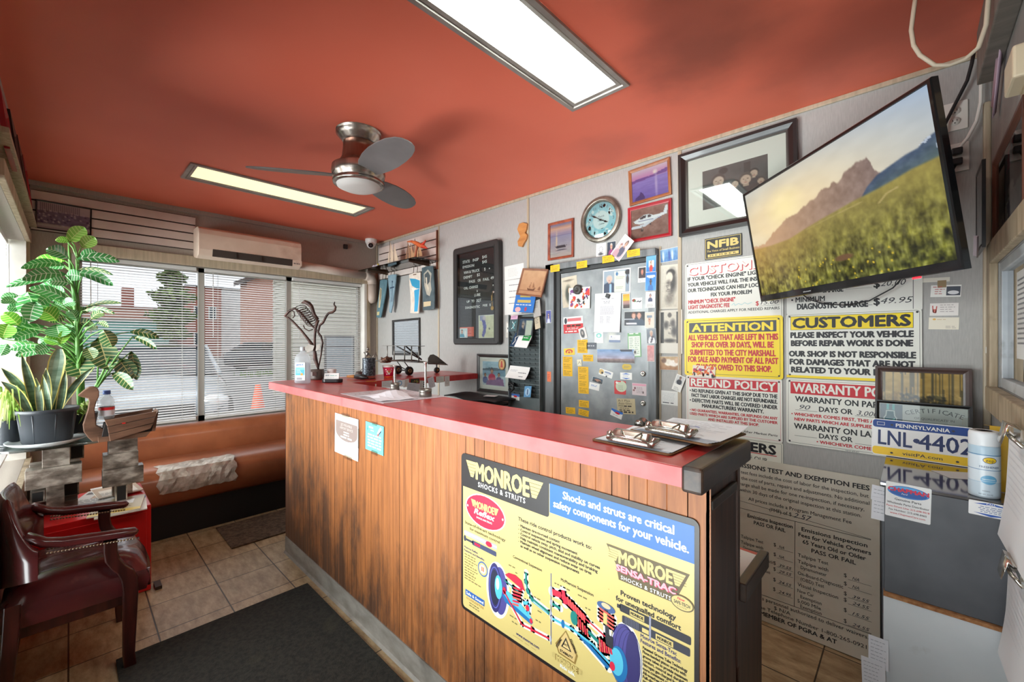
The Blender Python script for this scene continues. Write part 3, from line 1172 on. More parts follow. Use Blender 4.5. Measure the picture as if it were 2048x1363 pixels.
car('car','silver car parked nose-in just outside the street window',-9.3,1.0,-6,(150,156,162))
car('car','dark car parked far up the street in front of the salmon house',-25.5,7.6,80,(58,62,70))
o = thing('traffic_cone','orange traffic cone with white band outside the street window','cone',(-6.4,1.75,-.06))
c = M(P((235,92,50),.5))
c.lathe([(.17,.03),(.135,.25)],(-6.4,1.75,-.06),20).lathe([(.11,.42),(.075,.62),(.03,.9),(0,.905)],(-6.4,1.75,-.06),20)
c.build('cone_body',o)
M(P((240,240,238),.4)).lathe([(.135,.25),(.11,.42)],(-6.4,1.75,-.06),20).build('reflective_band',o)
M(P((220,84,46),.6)).box(-6.6,-6.2,1.55,1.95,-.06,-.03).build('base',o)
# ================================================================ COUNTER
laminate = N('laminate_red',(176,44,42),(200,62,58),scale=5,detail=6,rough=0.28,stretch=(1,2.5,1),spots=[((150,40,36),3,0.6,0.8)])
edge_pink = N('laminate_edge_pink',(232,104,104),(240,120,118),scale=6,rough=0.45,spots=[((212,84,84),5,0.62,0.8)])
walnut = N('walnut_dark',(44,28,22),(84,54,40),scale=6,stretch=(9,9,0.5),rough=0.4,detail=6)
trim_dark = N('moulding_dark',(36,28,24),(74,54,42),scale=8,stretch=(3,0.6,3),rough=0.35)
CT,CB = 1.135,1.088            # counter top surface / underside
PX0,PX1,PY = -3.06,-0.34,1.005
def beadboard():
 m = bpy.data.materials.new('beadboard_oak_scuffed')
 m.use_nodes = True
 nt = m.node_tree
 nd,lk = nt.nodes,nt.links
 b = nd['Principled BSDF']
 b.inputs['Roughness'].default_value = 0.5
 tc = nd.new('ShaderNodeTexCoord')
 mp = nd.new('ShaderNodeMapping')
 mp.inputs['Scale'].default_value = (16,16,0.9)
 lk.new(tc.outputs['Object'],mp.inputs['Vector'])
 nz = nd.new('ShaderNodeTexNoise')
 nz.inputs['Scale'].default_value = 3.5
 nz.inputs['Detail'].default_value = 7
 nz.inputs['Roughness'].default_value = 0.65
 lk.new(mp.outputs[0],nz.inputs['Vector'])
 cr = nd.new('ShaderNodeValToRGB')
 cr.color_ramp.elements[0].position = 0.3
 cr.color_ramp.elements[0].color = lin((128,74,38))
 cr.color_ramp.elements[1].position = 0.7
 cr.color_ramp.elements[1].color = lin((184,116,64))
 lk.new(nz.outputs['Fac'],cr.inputs['Fac'])
 out = cr.outputs['Color']
 sx = nd.new('ShaderNodeSeparateXYZ')
 lk.new(tc.outputs['Object'],sx.inputs[0])
 # scuffs and shoe dirt: streaky noise, heavier low down and near the far end
 m2 = nd.new('ShaderNodeMapping')
 m2.inputs['Scale'].default_value = (5,5,1.6)
 lk.new(tc.outputs['Object'],m2.inputs['Vector'])
 n2 = nd.new('ShaderNodeTexNoise')
 n2.inputs['Scale'].default_value = 1.6
 n2.inputs['Detail'].default_value = 8
 n2.inputs['Roughness'].default_value = 0.72
 lk.new(m2.outputs[0],n2.inputs['Vector'])
 hz = nd.new('ShaderNodeMapRange')
 hz.inputs['From Min'].default_value = 0.08
 hz.inputs['From Max'].default_value = 0.75
 hz.inputs['To Min'].default_value = 0.27
 hz.inputs['To Max'].default_value = 0.0
 lk.new(sx.outputs['Z'],hz.inputs['Value'])
 hx = nd.new('ShaderNodeMapRange')
 hx.inputs['From Min'].default_value = -2.95
 hx.inputs['From Max'].default_value = -1.7
 hx.inputs['To Min'].default_value = 0.13
 hx.inputs['To Max'].default_value = -0.05
 lk.new(sx.outputs['X'],hx.inputs['Value'])
 a1 = nd.new('ShaderNodeMath')
 lk.new(n2.outputs['Fac'],a1.inputs[0])
 lk.new(hz.outputs[0],a1.inputs[1])
 a2 = nd.new('ShaderNodeMath')
 lk.new(a1.outputs[0],a2.inputs[0])
 lk.new(hx.outputs[0],a2.inputs[1])
 r2 = nd.new('ShaderNodeMapRange')
 r2.inputs['From Min'].default_value = 0.56
 r2.inputs['From Max'].default_value = 0.78
 r2.inputs['To Max'].default_value = 0.85
 lk.new(a2.outputs[0],r2.inputs['Value'])
 mx = nd.new('ShaderNodeMix')
 mx.data_type = 'RGBA'
 lk.new(r2.outputs[0],mx.inputs['Factor'])
 lk.new(out,mx.inputs['A'])
 mx.inputs['B'].default_value = lin((58,42,34))
 lk.new(mx.outputs['Result'],b.inputs['Base Color'])
 return m
bead = beadboard()
ctr = thing('service_counter','long oak beadboard service counter with a red laminate top','counter',(0,0,0))
f = M(bead)
gl,gd = P((190,132,84),0.5),P((80,46,28),0.6)
x = PX0
pts = []
rc = random.Random(11)
xg = []
while x < PX1 - 0.03:
 x += 0.0505
 xg.append(x)
last = PX0
for i,gx in enumerate(xg + [PX1]):
 f.use(bead)
 f.add([(last,PY,.0),(gx - .0015,PY,.0),(gx - .0015,PY,CB),(last,PY,CB)],[(0,1,2,3)])
 if gx < PX1:
  # pale groove near the sign, dark grooves farther along, as the finish has worn
  f.use(gl if (rc.random() < (0.8 if gx > -1.6 else 0.3)) else gd)
  f.add([(gx - .0015,PY,0),(gx,PY + .003,0),(gx,PY + .003,CB),(gx - .0015,PY,CB)],[(0,1,2,3)])
  f.add([(gx,PY + .003,0),(gx + .0015,PY,0),(gx + .0015,PY,CB),(gx,PY + .003,CB)],[(0,1,2,3)])
 last = gx + .0015
f.build('front_panel',ctr)
M(walnut).box(PX1 - .012,PX1,PY + .004,1.225,0,CB).build('end_panel',ctr,bevel=.002)
M(P((74,40,26),.5)).box(PX0 - .012,PX0,PY,1.30,0,CB).build('end_panel',ctr,bevel=.002)
M(walnut).box(-2.75,PX1 + .004,1.225,1.245,0.55,CB).build('back_panel',ctr)
M(N('cove_base_grey',(118,112,104),(146,140,132),scale=4,stretch=(2,2,5),rough=.5,spots=[((88,82,76),6,.6,.8)])).prism([(PY - .004,.105),(PY - .006,.012),(PY - .016,.0),(PY + .003,.0),(PY + .003,.105)],'x',PX0 - .003,PX1).build('cove_base',ctr)
tp = M(laminate)
TX0,TX1,TY = -3.29,-0.376,0.955
out = [(TX0 + .05,TY),(TX1,TY),(TX1,1.31),(-2.77,1.33),(-2.80,2.48),(TX0,2.48),(TX0,TY + .05)]
tp.prism(out,'z',CB,CT)
# front edge strip is its own paler laminate
top = tp.build('countertop',ctr,bevel=.003)
e = M(edge_pink)
e.box(TX0 + .052,-2.1,TY - .0025,TY + .002,CB + .001,CT - .002)
e.box(-2.0985,TX1,TY - .0025,TY + .002,CB + .001,CT - .002)
e.add([(TX0 - .002,TY + .05,CB + .001),(TX0 + .05,TY - .002,CB + .001),(TX0 + .05,TY - .002,CT - .002),(TX0 - .002,TY + .05,CT - .002)],[(0,1,2,3)])
e.build('front_edge',ctr)
r = M(laminate).box(-2.80,-2.797,1.34,2.48,CB,CT - .001)
w = M(trim_dark)
w.box(TX1,PX1 + .012,TY - .012,1.325,CB - .006,CT + .006)
w.build('end_moulding',ctr,bevel=.008,bseg=3)
w = M(trim_dark)
w.box(PX1 + .0,PX1 + .010,PY + .01,1.20,CB - .058,CB - .034)
w.build('end_moulding',ctr,bevel=.003)
w = M(N('frame_edge_walnut',(96,62,44),(120,84,62),scale=5,stretch=(8,8,.6),rough=.45)).box(PX1 - .002,PX1 + .004,PY,PY + .045,.0,CB - .06)
w.build('corner_strip',ctr)
M(walnut).box(-2.80,-2.78,1.34,2.47,0.0,CB - .25).build('return_panel',ctr)
# lower desk behind the counter
dk = thing('desk','low desk with red top and dark edge behind the counter','desk',(-1.2,1.4,0))
M(laminate).box(-2.2,-.348,1.25,1.485,.725,.757).build('desktop',dk)
M(trim_dark).box(-.348,-.322,1.25,1.50,.715,.765).build('edge_trim',dk,bevel=.004)
M(walnut).box(-.362,-.34,1.25,1.49,0,.715).build('end_panel',dk,bevel=.002)
M(walnut).box(-2.2,-2.18,1.25,1.485,0,.725).build('end_panel',dk)
pb = Board(.216,.28,.0015,P((240,240,238)))
pb.greek(.02,.25,.17,12,.018,P((120,120,125)))
card('desk_paper','white printed sheet lying on the low red desk behind the counter','paper',pb,flat_on(-.475,1.365,.7585,84))
# ================================================================ BENCH
vin = N('vinyl_brown',(128,70,42),(158,92,58),scale=3,detail=5,rough=0.34,bump=.15,bscale=60,bdist=.002,coat=.15,spots=[((98,54,34),4,.6,.8)])
bn = thing('bench','long brown vinyl bench with black base under the street window','bench',(-4.1,1.0,0))
BY0,BY1 = 0.0,2.3
prof = [(-4.34,.24),(-3.88,.24),(-3.85,.27),(-3.838,.34),(-3.845,.42),(-3.88,.475),(-3.95,.498),(-4.1,.505),(-4.28,.50),(-4.34,.46)]
s = M(vin).grid([[(x,y,z) for x,z in prof] for y in (BY0,BY0 + .006,.35,.8,1.3,1.8,BY1)])
s.add([(x,BY0,z) for x,z in prof],[tuple(range(len(prof)))])
s.build('seat',bn)
bp_ = [(-4.54,.40),(-4.34,.40),(-4.325,.45),(-4.34,.55),(-4.355,.63),(-4.375,.69),(-4.42,.722),(-4.48,.725),(-4.54,.70)]
s = M(vin).grid([[(x,y,z) for x,z in bp_] for y in (BY0 + .02,BY0 + .03,.4,.9,1.4,1.9,BY1)])
s.add([(x,BY0 + .02,z) for x,z in bp_],[tuple(range(len(bp_)))])
s.build('backrest',bn)
M(P((22,20,19),.7)).box(-4.5,-3.885,BY0 + .01,BY1,0.001,.245).build('base',bn)
tp_ = M(N('tape_silver',(150,138,126),(200,190,178),scale=14,rough=.32,metal=.35,bump=.6,bscale=30,bdist=.006))
rt_ = random.Random(2)
prof2 = [(-3.838,.33),(-3.838,.36),(-3.843,.40),(-3.85,.43),(-3.868,.462),(-3.885,.482),(-3.92,.492),(-3.95,.500),(-4.0,.504)]
rows = []
for i in range(19):
 y = .43 + (.90 - .43) * i / 18
 wob = rt_.gauss(0,.004)
 rows.append([(x + .004 + rt_.gauss(0,.0016),y + rt_.gauss(0,.003) + (.012 * math.sin(j * 2.1) if i in (0,18) else 0),z + .003 + rt_.gauss(0,.0016) + wob * (j == 0)) for j,(x,z) in enumerate(prof2)])
tp_.grid(rows,smooth=False)
tp_.build('tape_patch',bn)['label'] = 'crinkled silver tape patch'
# ================================================================ FLOOR MATS
def mat_(name,label,x0,x1,y0,y1,matl,th,yaw=0):
 m = M(matl).box(x0,x1,y0,y1,0.001,th)
 return tag(m.build(name,bevel=.004),label,'mat')
mat_('floor_mat','large black rubber-backed floor mat in front of the counter',-2.555,-0.70,.14,.955,N('mat_black',(22,22,20),(44,44,38),scale=60,rough=.95,spots=[((60,58,44),5,.62,.8)],bump=.5,bscale=160,bdist=.004),.012)
mat_('floor_mat','small worn brown floor mat beside the bench',-3.82,-3.36,.76,1.9,N('mat_brown',(66,52,42),(108,88,70),scale=40,rough=.95,bump=.5,bscale=150,bdist=.004),.011)
# ================================================================ RED BOX, GLASS CONSOLE ON STACKED BLOCKS
red = N('box_red_paint',(190,18,20),(214,30,30),scale=4,rough=.35,coat=.15)
rb = thing('storage_box','low red painted box behind the leather chair','box',(-3.42,.07,0))
M(red).box(-3.69,-3.15,-.195,.32,0.002,.487).build('body',rb,bevel=.004)
M(red).box(-3.146,-3.140,-.17,.30,.03,.455).build('front_panel',rb,bevel=.003)
wd = M(P((64,44,34),.6)).prism([(-3.20,.335),(-3.12,.335),(-3.12,.365),(-3.20,.365)],'z',0.001,.018)
tag(wd.build('door_wedge'),'small dark wooden wedge on the floor by the red box','wedge')
con = thing('console_table','frosted glass console on pedestals of stacked dark metal blocks','table',(-3.3,0.05,.487))
stl = N('block_steel',(84,76,68),(206,198,186),scale=3,stretch=(1,3,6),rough=.3,metal=.45,c3=(136,126,116))
hol = P((8,8,8),.6)
def block(y0,y1,z0,z1,x0=-3.40,x1=-3.28,open_=None,c=None,yaw=0):
 b = M(stl)
 b.box(x0,x1,y0,y1,z0,z1)
 b.use(hol)
 t = .006
 if open_ == 'x':
  b.box(x1,x1 + .0008,y0 + t,y1 - t,z0 + t,z1 - t)
 if open_ == 'y':
  b.box(x0 + t,x1 - t,y1,y1 + .0008,z0 + t,z1 - t)
 if open_ == '-y':
  b.box(x0 + t,x1 - t,y0 - .0008,y0,z0 + t,z1 - t)
 o = b.build('block',con,bevel=.0015)
 if yaw:
  pass
 return o
block(-.10,.0,.757,.858,-3.38,-3.28)
block(-.002,.055,.762,.858,-3.46,-3.38,'x')
block(-.158,.045,.658,.756,-3.35,-3.26)
block(-.15,.04,.66,.757,-3.48,-3.41)
block(-.14,-.09,.585,.645,-3.36,-3.27,'x')
block(-.085,-.02,.535,.657,-3.34,-3.26)
block(-.03,.035,.57,.657,-3.44,-3.35,'x')
block(-.03,.03,.488,.564,-3.40,-3.28)
block(-.15,-.05,.488,.56,-3.46,-3.37)
block(.15,.272,.782,.858,-3.38,-3.27,'-y')
block(.128,.275,.697,.780,-3.36,-3.27,'y')
block(.125,.298,.598,.695,-3.34,-3.27,'-y')
block(.178,.228,.503,.597,-3.34,-3.28,'x')
block(.17,.26,.508,.60,-3.46,-3.40)
g = M(glass_mat('frosted_glass',(206,222,216),fac=.16,rough=.15))
pts = []
for k_ in range(40):
 a = 2 * math.pi * k_ / 40
 ca,sa = math.cos(a),math.sin(a)
 pts.append((-3.40 + .17 * math.copysign(abs(ca) ** .6,ca),-.05 + .22 * math.copysign(abs(sa) ** .6,sa)))
g.prism(pts,'z',.859,.871)
g.build('glass_top',con,bevel=.002)
# magazines on the red box
def booklet(name,label,cx,cy,z,w,h,th,yaw,cover,stripes=(),group=None,cat='magazine'):
 b = Board(w,h,th,P((228,224,216),.6))
 b.rect(0,0,w,h,P(cover,.3),1)
 for (x,y,ww,hh,c) in stripes:
  b.rect(x * w,y * h,ww * w,hh * h,P(c,.3),2)
 b.greek(w * .1,h * .35,w * .7,4,h * .06,P((60,60,60)),word=.02)
 return card(name,label,cat,b,flat_on(cx,cy,z,yaw),group)
G = 'magazines on the red box'
booklet('magazine','pale magazine lying lowest at the near edge of the red box',-3.215,.20,.488,.21,.275,.006,86,(214,204,184),[(0,.8,1,.2,(60,90,150)),(.1,.45,.5,.2,(190,120,70))],G)
booklet('magazine','yellow-edged magazine on top of the lowest magazine',-3.225,.185,.4955,.21,.27,.006,80,(186,172,140),[(0,0,1,.16,(210,180,80)),(.2,.5,.6,.3,(226,224,220))],G)
booklet('magazine','grey news magazine with bold black numeral behind the blocks',-3.50,.13,.488,.21,.27,.008,70,(206,202,196),[(.06,.72,.2,.18,(40,40,44)),(.3,.4,.6,.25,(176,140,112)),(0,0,1,.1,(120,116,112))],G)
booklet('magazine','brown photo magazine leaning atop the stack behind the right pedestal',-3.57,.20,.497,.20,.265,.006,96,(176,150,120),[(.1,.1,.8,.5,(216,206,190)),(0,.86,1,.14,(220,216,210))],G)
# ================================================================ POTS AND PLANTS
blackp = P((46,50,56),.38)
sn = thing('snake_plant','snake plant with yellow-edged leaves in a ribbed black pot','plant',(-3.34,-.082,.875))
M(P((214,222,226),.15,0,.3)).lathe([(.0,.0),(.105,0),(.135,.012),(.150,.022),(.152,.028),(.140,.020),(.10,.008),(0,.008)],(-3.34,-.082,.872),40).build('saucer',sn)
p = M(blackp).lathe([(.088,.0),(.094,.01),(.110,.155),(.118,.158),(.120,.178),(.115,.180),(.108,.172),(.104,.15),(0,.15)],(-3.34,-.082,.884),40)
for k_ in range(8):
 a = 2 * math.pi * k_ / 8 + .3
 ca,sa = math.cos(a),math.sin(a)
 p.tube([(-3.34 + .0905 * ca,-.082 + .0905 * sa,.89),(-3.34 + .109 * ca,-.082 + .109 * sa,1.038)],.0035,6)
p.build('pot',sn)
M(P((52,40,32),.9)).lathe([(0,.152),(.104,.152)],(-3.34,-.082,.884),24).build('soil',sn)
ZEBRA = [(-3.5680694202577645,-0.008,1.993,-3.5984678737539286,0.058,2.104,0.0388,0),
(-3.53286718662565,0.044,1.965,-3.553422455173192,0.101,2.044,0.0356,0),
(-3.60536667895049,0.007,2.008,-3.579064386198326,-0.057,2.003,0.0194,0),
(-3.418049890520702,-0.003,1.878,-3.3159639437364983,-0.082,1.909,0.0356,1),
(-3.3516642274488033,0.024,1.873,-3.359497874067643,0.203,1.889,0.0259,1),
(-3.501930398201541,0.039,1.902,-3.499360695947665,0.112,1.947,0.0291,1),
(-3.582013803557219,-0.017,1.887,-3.611838977995228,-0.141,1.878,0.0272,3),
(-3.5728319048326385,-0.022,1.862,-3.446611534861307,-0.184,1.812,0.0246,1),
(-3.4376375892687476,-0.017,1.793,-3.334373643395306,-0.174,1.739,0.031,1),
(-3.4439014755205473,-0.012,1.768,-3.4571487080968915,-0.235,1.708,0.0207,1),
(-3.551833009394102,0.021,1.823,-3.4827076449356076,0.182,1.757,0.0291,1),
(-3.458983164046682,0.025,1.827,-3.346599976028326,0.172,1.805,0.0129,2),
(-3.426388834700536,0.048,1.786,-3.4599123666999008,-0.019,1.788,0.0336,1),
(-3.4867125855816266,0.002,1.646,-3.409089308843497,-0.149,1.706,0.0291,1),
(-3.5086901693437085,-0.008,1.647,-3.5249100362379595,-0.107,1.674,0.0272,1),
(-3.515810664731268,-0.16,1.688,-3.5488348853508436,-0.127,1.556,0.0634,1),
(-3.4143905599420203,-0.129,1.626,-3.2999485676068545,-0.145,1.515,0.0388,1),
(-3.4995194486908483,-0.191,1.665,-3.4924727581719166,-0.253,1.648,0.0181,1),
(-3.420048536328769,-0.048,1.528,-3.3612988440084495,-0.104,1.587,0.0466,3),
(-3.4258902072266664,0.029,1.531,-3.314761830464176,-0.003,1.584,0.0259,1),
(-3.5081580774267946,0.002,1.506,-3.4795083292317655,0.092,1.531,0.0272,2),
(-3.4882392561182023,-0.053,1.51,-3.456341082832474,-0.039,1.438,0.0517,1),
(-3.584509466653246,-0.045,1.397,-3.5765382633310256,-0.095,1.451,0.0297,3),
(-3.4412296899003834,-0.039,1.398,-3.4830143807766563,-0.01,1.485,0.0233,3),
(-3.609809160219227,-0.101,1.505,-3.5408025185666454,-0.238,1.437,0.0285,1),
(-3.558304693444432,-0.117,1.471,-3.5067265524173417,-0.208,1.424,0.0233,1),
(-3.5163271810547014,-0.188,1.501,-3.5011869606244916,-0.244,1.574,0.0336,3),
(-3.4005986476821355,-0.241,1.43,-3.4134396837588055,-0.222,1.51,0.0388,3),
(-3.5291851755903885,-0.12,1.398,-3.5406777585176332,-0.226,1.377,0.0272,1),
(-3.4808137040059757,-0.11,1.36,-3.4783157853636357,-0.202,1.343,0.0233,1),
(-3.5417172339863825,0.021,1.356,-3.449798124598195,0.046,1.206,0.0679,2),
(-3.4494528412850567,0.115,1.438,-3.3933323344042123,0.157,1.253,0.0634,2),
(-3.3210506776632553,0.13,1.484,-3.351864584306862,0.17,1.384,0.0388,2),
(-3.506445746751161,0.252,1.476,-3.512960553105796,0.398,1.44,0.0246,2),
(-3.3516643069082193,0.256,1.446,-3.2847322126337666,0.361,1.372,0.0194,2),
(-3.467768222638428,0.197,1.319,-3.4548654935177985,0.264,1.191,0.0504,2),
(-3.4809412674307576,0.261,1.356,-3.443727704518424,0.282,1.184,0.031,2),
(-3.5105815386879557,0.049,1.61,-3.4280960812102674,0.215,1.65,0.0097,2),
(-3.322895888595399,0.046,1.586,-3.1914957449103536,0.172,1.574,0.0142,2),
(-3.3583268495757364,0.079,1.537,-3.2259520071692758,0.126,1.576,0.0233,2),
(-3.615998744435472,-0.003,1.452,-3.611089415534312,0.07,1.439,0.0207,1),
(-3.307478513467013,0.106,1.523,-3.210183020774235,0.149,1.496,0.0142,2),
(-3.4297059101648473,0.174,1.23,-3.300477320367781,0.255,1.136,0.0323,2),
(-3.4834876962780235,-0.194,1.626,-3.3780814141453557,-0.243,1.622,0.0194,1),
(-3.5554497441954873,-0.235,1.405,-3.5690808552818267,-0.259,1.342,0.0259,1),
(-3.522288707314141,-0.017,1.694,-3.5463655582685174,-0.09,1.73,0.0259,1),
(-3.5360403803606473,-0.058,1.678,-3.4032957921033353,-0.12,1.613,0.0259,1),
(-3.547112409576179,0.011,1.575,-3.5953270809716615,0.08,1.609,0.022,1),
(-3.6101446175571326,-0.078,1.438,-3.627926879231341,-0.124,1.398,0.0233,1),
(-3.447575951539302,-0.017,1.556,-3.4286583408234867,-0.078,1.527,0.0259,2),
(-3.556126467989979,-0.026,1.737,-3.58767704748219,-0.135,1.703,0.0285,1),
(-3.4040152971029873,0.002,1.739,-3.3734643184413557,-0.077,1.741,0.0259,1),
(-3.5742582948133648,-0.082,1.599,-3.612983785295369,-0.158,1.584,0.0297,1),
(-3.6078404624598717,-0.017,1.604,-3.6257931109121566,-0.069,1.643,0.0297,1),
(-3.4710980341320026,0.02,1.505,-3.4926663325073237,-0.017,1.465,0.0323,1),
(-3.6110036793338463,-0.136,1.451,-3.567776832350515,-0.186,1.483,0.0297,3),
(-3.565207096705472,0.059,1.48,-3.425656156558735,0.105,1.506,0.0285,2),
(-3.5930998833204275,-0.157,1.504,-3.5425439818999207,-0.218,1.533,0.0297,1),
(-3.449765732442444,-0.079,1.385,-3.4219946985458916,-0.129,1.355,0.0285,1),
(-3.4027153753932007,0.066,1.384,-3.3619406024188225,0.093,1.318,0.0336,2),
(-3.5667903234322433,0.011,1.397,-3.5387720505892672,-0.017,1.343,0.0297,2),
(-3.611888779340733,-0.18,1.596,-3.5818567966486596,-0.237,1.604,0.0259,1),
(-3.5653110857126427,-0.207,1.463,-3.4463440065553423,-0.248,1.479,0.0323,3),
(-3.437169633750183,-0.03,1.621,-3.392439487031674,0.02,1.641,0.0259,1),
(-3.6130369214110276,-0.017,1.853,-3.6147021257412364,-0.092,1.864,0.0285,1)]
SNAKE = [(-3.3506088700737493,-0.09,1.05,-3.3391934506801397,-0.041,1.377,0.0336,1),
(-3.351482667674342,-0.119,1.05,-3.27302904839688,-0.171,1.357,0.0202,0),
(-3.358663858577601,-0.128,1.05,-3.3548726274885046,-0.242,1.283,0.0218,0),
(-3.295757345965793,-0.138,1.05,-3.3034655799591124,-0.238,1.217,0.0202,0),
(-3.2907543429316823,-0.106,1.05,-3.3197037934044333,-0.123,1.226,0.0151,1),
(-3.2979238273781735,-0.076,1.05,-3.2946026533313852,-0.099,1.245,0.0134,0),
(-3.306731382180838,-0.063,1.05,-3.2855273714359825,-0.013,1.23,0.0151,0),
(-3.3304569581821726,-0.055,1.05,-3.3507091383411676,0.019,1.188,0.0134,0),
(-3.3531262964427904,-0.052,1.05,-3.2726193772462717,0.091,1.279,0.0168,0),
(-3.298019051585115,-0.045,1.05,-3.267542262848127,-0.017,1.268,0.0168,0),
(-3.3430728332422945,-0.096,1.05,-3.294309100008585,-0.087,1.278,0.0235,1)]
lf_d = N('snake_leaf_green',(44,72,50),(104,130,104),scale=9,stretch=(1,1,3.5),rough=.35)
lf_p = N('snake_leaf_grey',(96,124,104),(150,172,152),scale=9,stretch=(1,1,3.5),rough=.35)
lf_y = N('snake_leaf_margin',(206,196,98),(228,218,140),scale=5,rough=.4)
def blade(mb,b,t,hw,mats,arch=.0,blunt=False,twist=0.0,n=10):
 b,t = Vector(b),Vector(t)
 d = t - b
 cam_dir = (Vector((0,0,1.42)) - (b + t) * .5).normalized()
 side = d.cross(Vector((1,.25,.1))).normalized()
 nor = side.cross(d.normalized())
 rows = []
 for i in range(n + 1):
  u = i / n
  w = hw * (math.sin(math.pi * min(1,(.22 + .70 * u))) if not blunt else (0.55 + .45 * math.sin(u * 1.9)))
  if u > .86:
   w *= max(.12 if not blunt else .35,1 - (u - .86) / .14 * (.88 if not blunt else .6))
  c = b + d * u + Vector((0,0,1)) * arch * math.sin(math.pi * u) + nor * .012 * math.sin(u * 3)
  sd = (side * math.cos(twist * u) + nor * math.sin(twist * u))
  rows.append([c + sd * w * q + nor * (.35 * hw * (q * q - .5)) for q in (-1,-.8,-.3,.3,.8,1)])
 for j in range(5):
  mb.use(mats[1] if j in (0,4) else mats[0])
  mb.grid([[r[j],r[j + 1]] for r in rows])
fo = M()
for i,(bx,by,bz,tx,ty,tz,hw,k_) in enumerate(SNAKE):
 blade(fo,(bx,by,bz - .02),(tx,ty,tz),hw,(lf_p if k_ else lf_d,lf_y),arch=.03 if i in (2,3,8) else 0,blunt=(i == 0),twist=(.9 if i in (5,7) else .2))
fo.build('foliage',sn)
zg = [N('zebra_leaf_light',(120,176,70),(150,200,92),scale=6,rough=.35),
 N('zebra_leaf_mid',(52,132,64),(84,166,90),scale=6,rough=.3,coat=.2),
 N('zebra_leaf_dark',(44,86,48),(70,116,68),scale=6,rough=.3,coat=.2),
 N('zebra_leaf_bright',(88,168,44),(124,196,66),scale=6,rough=.35)]
zv = [P((206,224,150),.4),P((214,230,206),.4),P((206,200,140),.4),P((206,226,130),.4)]
def zebra(mb,b,t,hw,k_,seed):
 rz = random.Random(seed)
 b,t = Vector(b),Vector(t)
 d = t - b
 L = d.length
 ax = d.normalized()
 view = (Vector((0,0,1.42)) - b).normalized()
 side = ax.cross(view)
 if side.length < .3:
  side = ax.cross(Vector((0,0,1)))
 side.normalize()
 nor = side.cross(ax)
 if nor.z < 0:
  nor = -nor
 # blend facing between the viewer's side and straight up so that leaves hang naturally
 droop = .10 * L * (1 if abs(ax.z) < .7 else .3)
 nv = max(7,int(L / .021))
 bounds = [0.0]
 for i in range(nv):
  bounds += [(i + .80) / nv,(i + 1) / nv]
 hw = max(hw,.012)
 def P_(s,q):
  s2 = min(1,max(0,s))
  w = hw * (math.sin(math.pi * s2 ** .85) ** .72 if 0 < s2 < 1 else 0.0)
  sl = min(1.0,s2 + .13 * abs(q) * math.sin(math.pi * s2))
  c = b + d * sl + Vector((0,0,1)) * (droop * math.sin(math.pi * sl) - .02 * L * sl)
  return c + side * w * q + nor * (hw * .28 * (abs(q) ** 1.2) - hw * .10)
 qs = (-1,-.5,-.04,.04,.5,1)
 for i in range(len(bounds) - 1):
  for j in range(5):
   vein = (i % 2 == 1) or j == 2
   mb.use(zv[k_] if vein else zg[k_])
   mb.add([P_(bounds[i],qs[j]),P_(bounds[i],qs[j + 1]),P_(bounds[i + 1],qs[j + 1]),P_(bounds[i + 1],qs[j])],[(0,1,2,3)],True)
zp = thing('zebra_plant','tall leafy plant with white-veined dark green leaves behind the snake plant','plant',(-3.50,.02,.872))
M(P((40,42,44),.5)).lathe([(.06,0),(.075,.12),(.08,.13),(.07,.125),(0,.115)],(-3.50,.04,.8725),28).build('pot',zp)
st = M(N('plant_stem_green',(84,140,66),(122,174,92),scale=8,rough=.5))
stem = [(-3.50,.04,.98),(-3.50,.035,1.2),(-3.49,.03,1.45),(-3.49,.015,1.7),(-3.49,.0,1.86),(-3.48,-.005,1.97)]
st.tube(stem,[.011,.011,.010,.009,.007,.004],8)
st.tube([(-3.5,.055,.98),(-3.51,.05,1.3),(-3.5,.035,1.62),(-3.49,.022,1.78)],[.008,.008,.007,.004],8)
st.tube([(-3.48,.05,.98),(-3.45,.09,1.12),(-3.42,.13,1.23),(-3.40,.16,1.33)],[.008,.008,.006,.004],8)
fo = M()
for i,(bx,by,bz,tx,ty,tz,hw,k_) in enumerate(ZEBRA):
 b,t = (bx,by,bz),(tx,ty,tz)
 zebra(fo,b,t,hw,k_,i)
 if by > .10:
  s0 = Vector((-3.43,.11,1.15)) if bz < 1.45 else Vector((-3.5,.035,bz - .1))
 else:
  s0 = Vector((-3.495,.03,max(1.0,bz - .10)))
 m_ = (s0 + Vector(b)) * .5 + Vector((0,0,.02))
 st.tube([s0,m_,b],[.0045,.004,.003],6)
st.build('stem',zp)
fo.build('foliage',zp)
sp = thing('spider_plant','pale green spider plant in a dark pot beside the snake plant','plant',(-3.44,-.225,.872))
M(P((52,56,62),.3)).lathe([(.032,0),(.04,.01),(.047,.13),(.05,.135),(.043,.13),(0,.12)],(-3.44,-.220,.8725),24).build('pot',sp)
gm = [N('spider_leaf',(132,176,66),(178,206,108),scale=9,rough=.5),N('spider_leaf_pale',(198,214,136),(220,228,170),scale=9,rough=.5)]
f = M()
rs = random.Random(21)
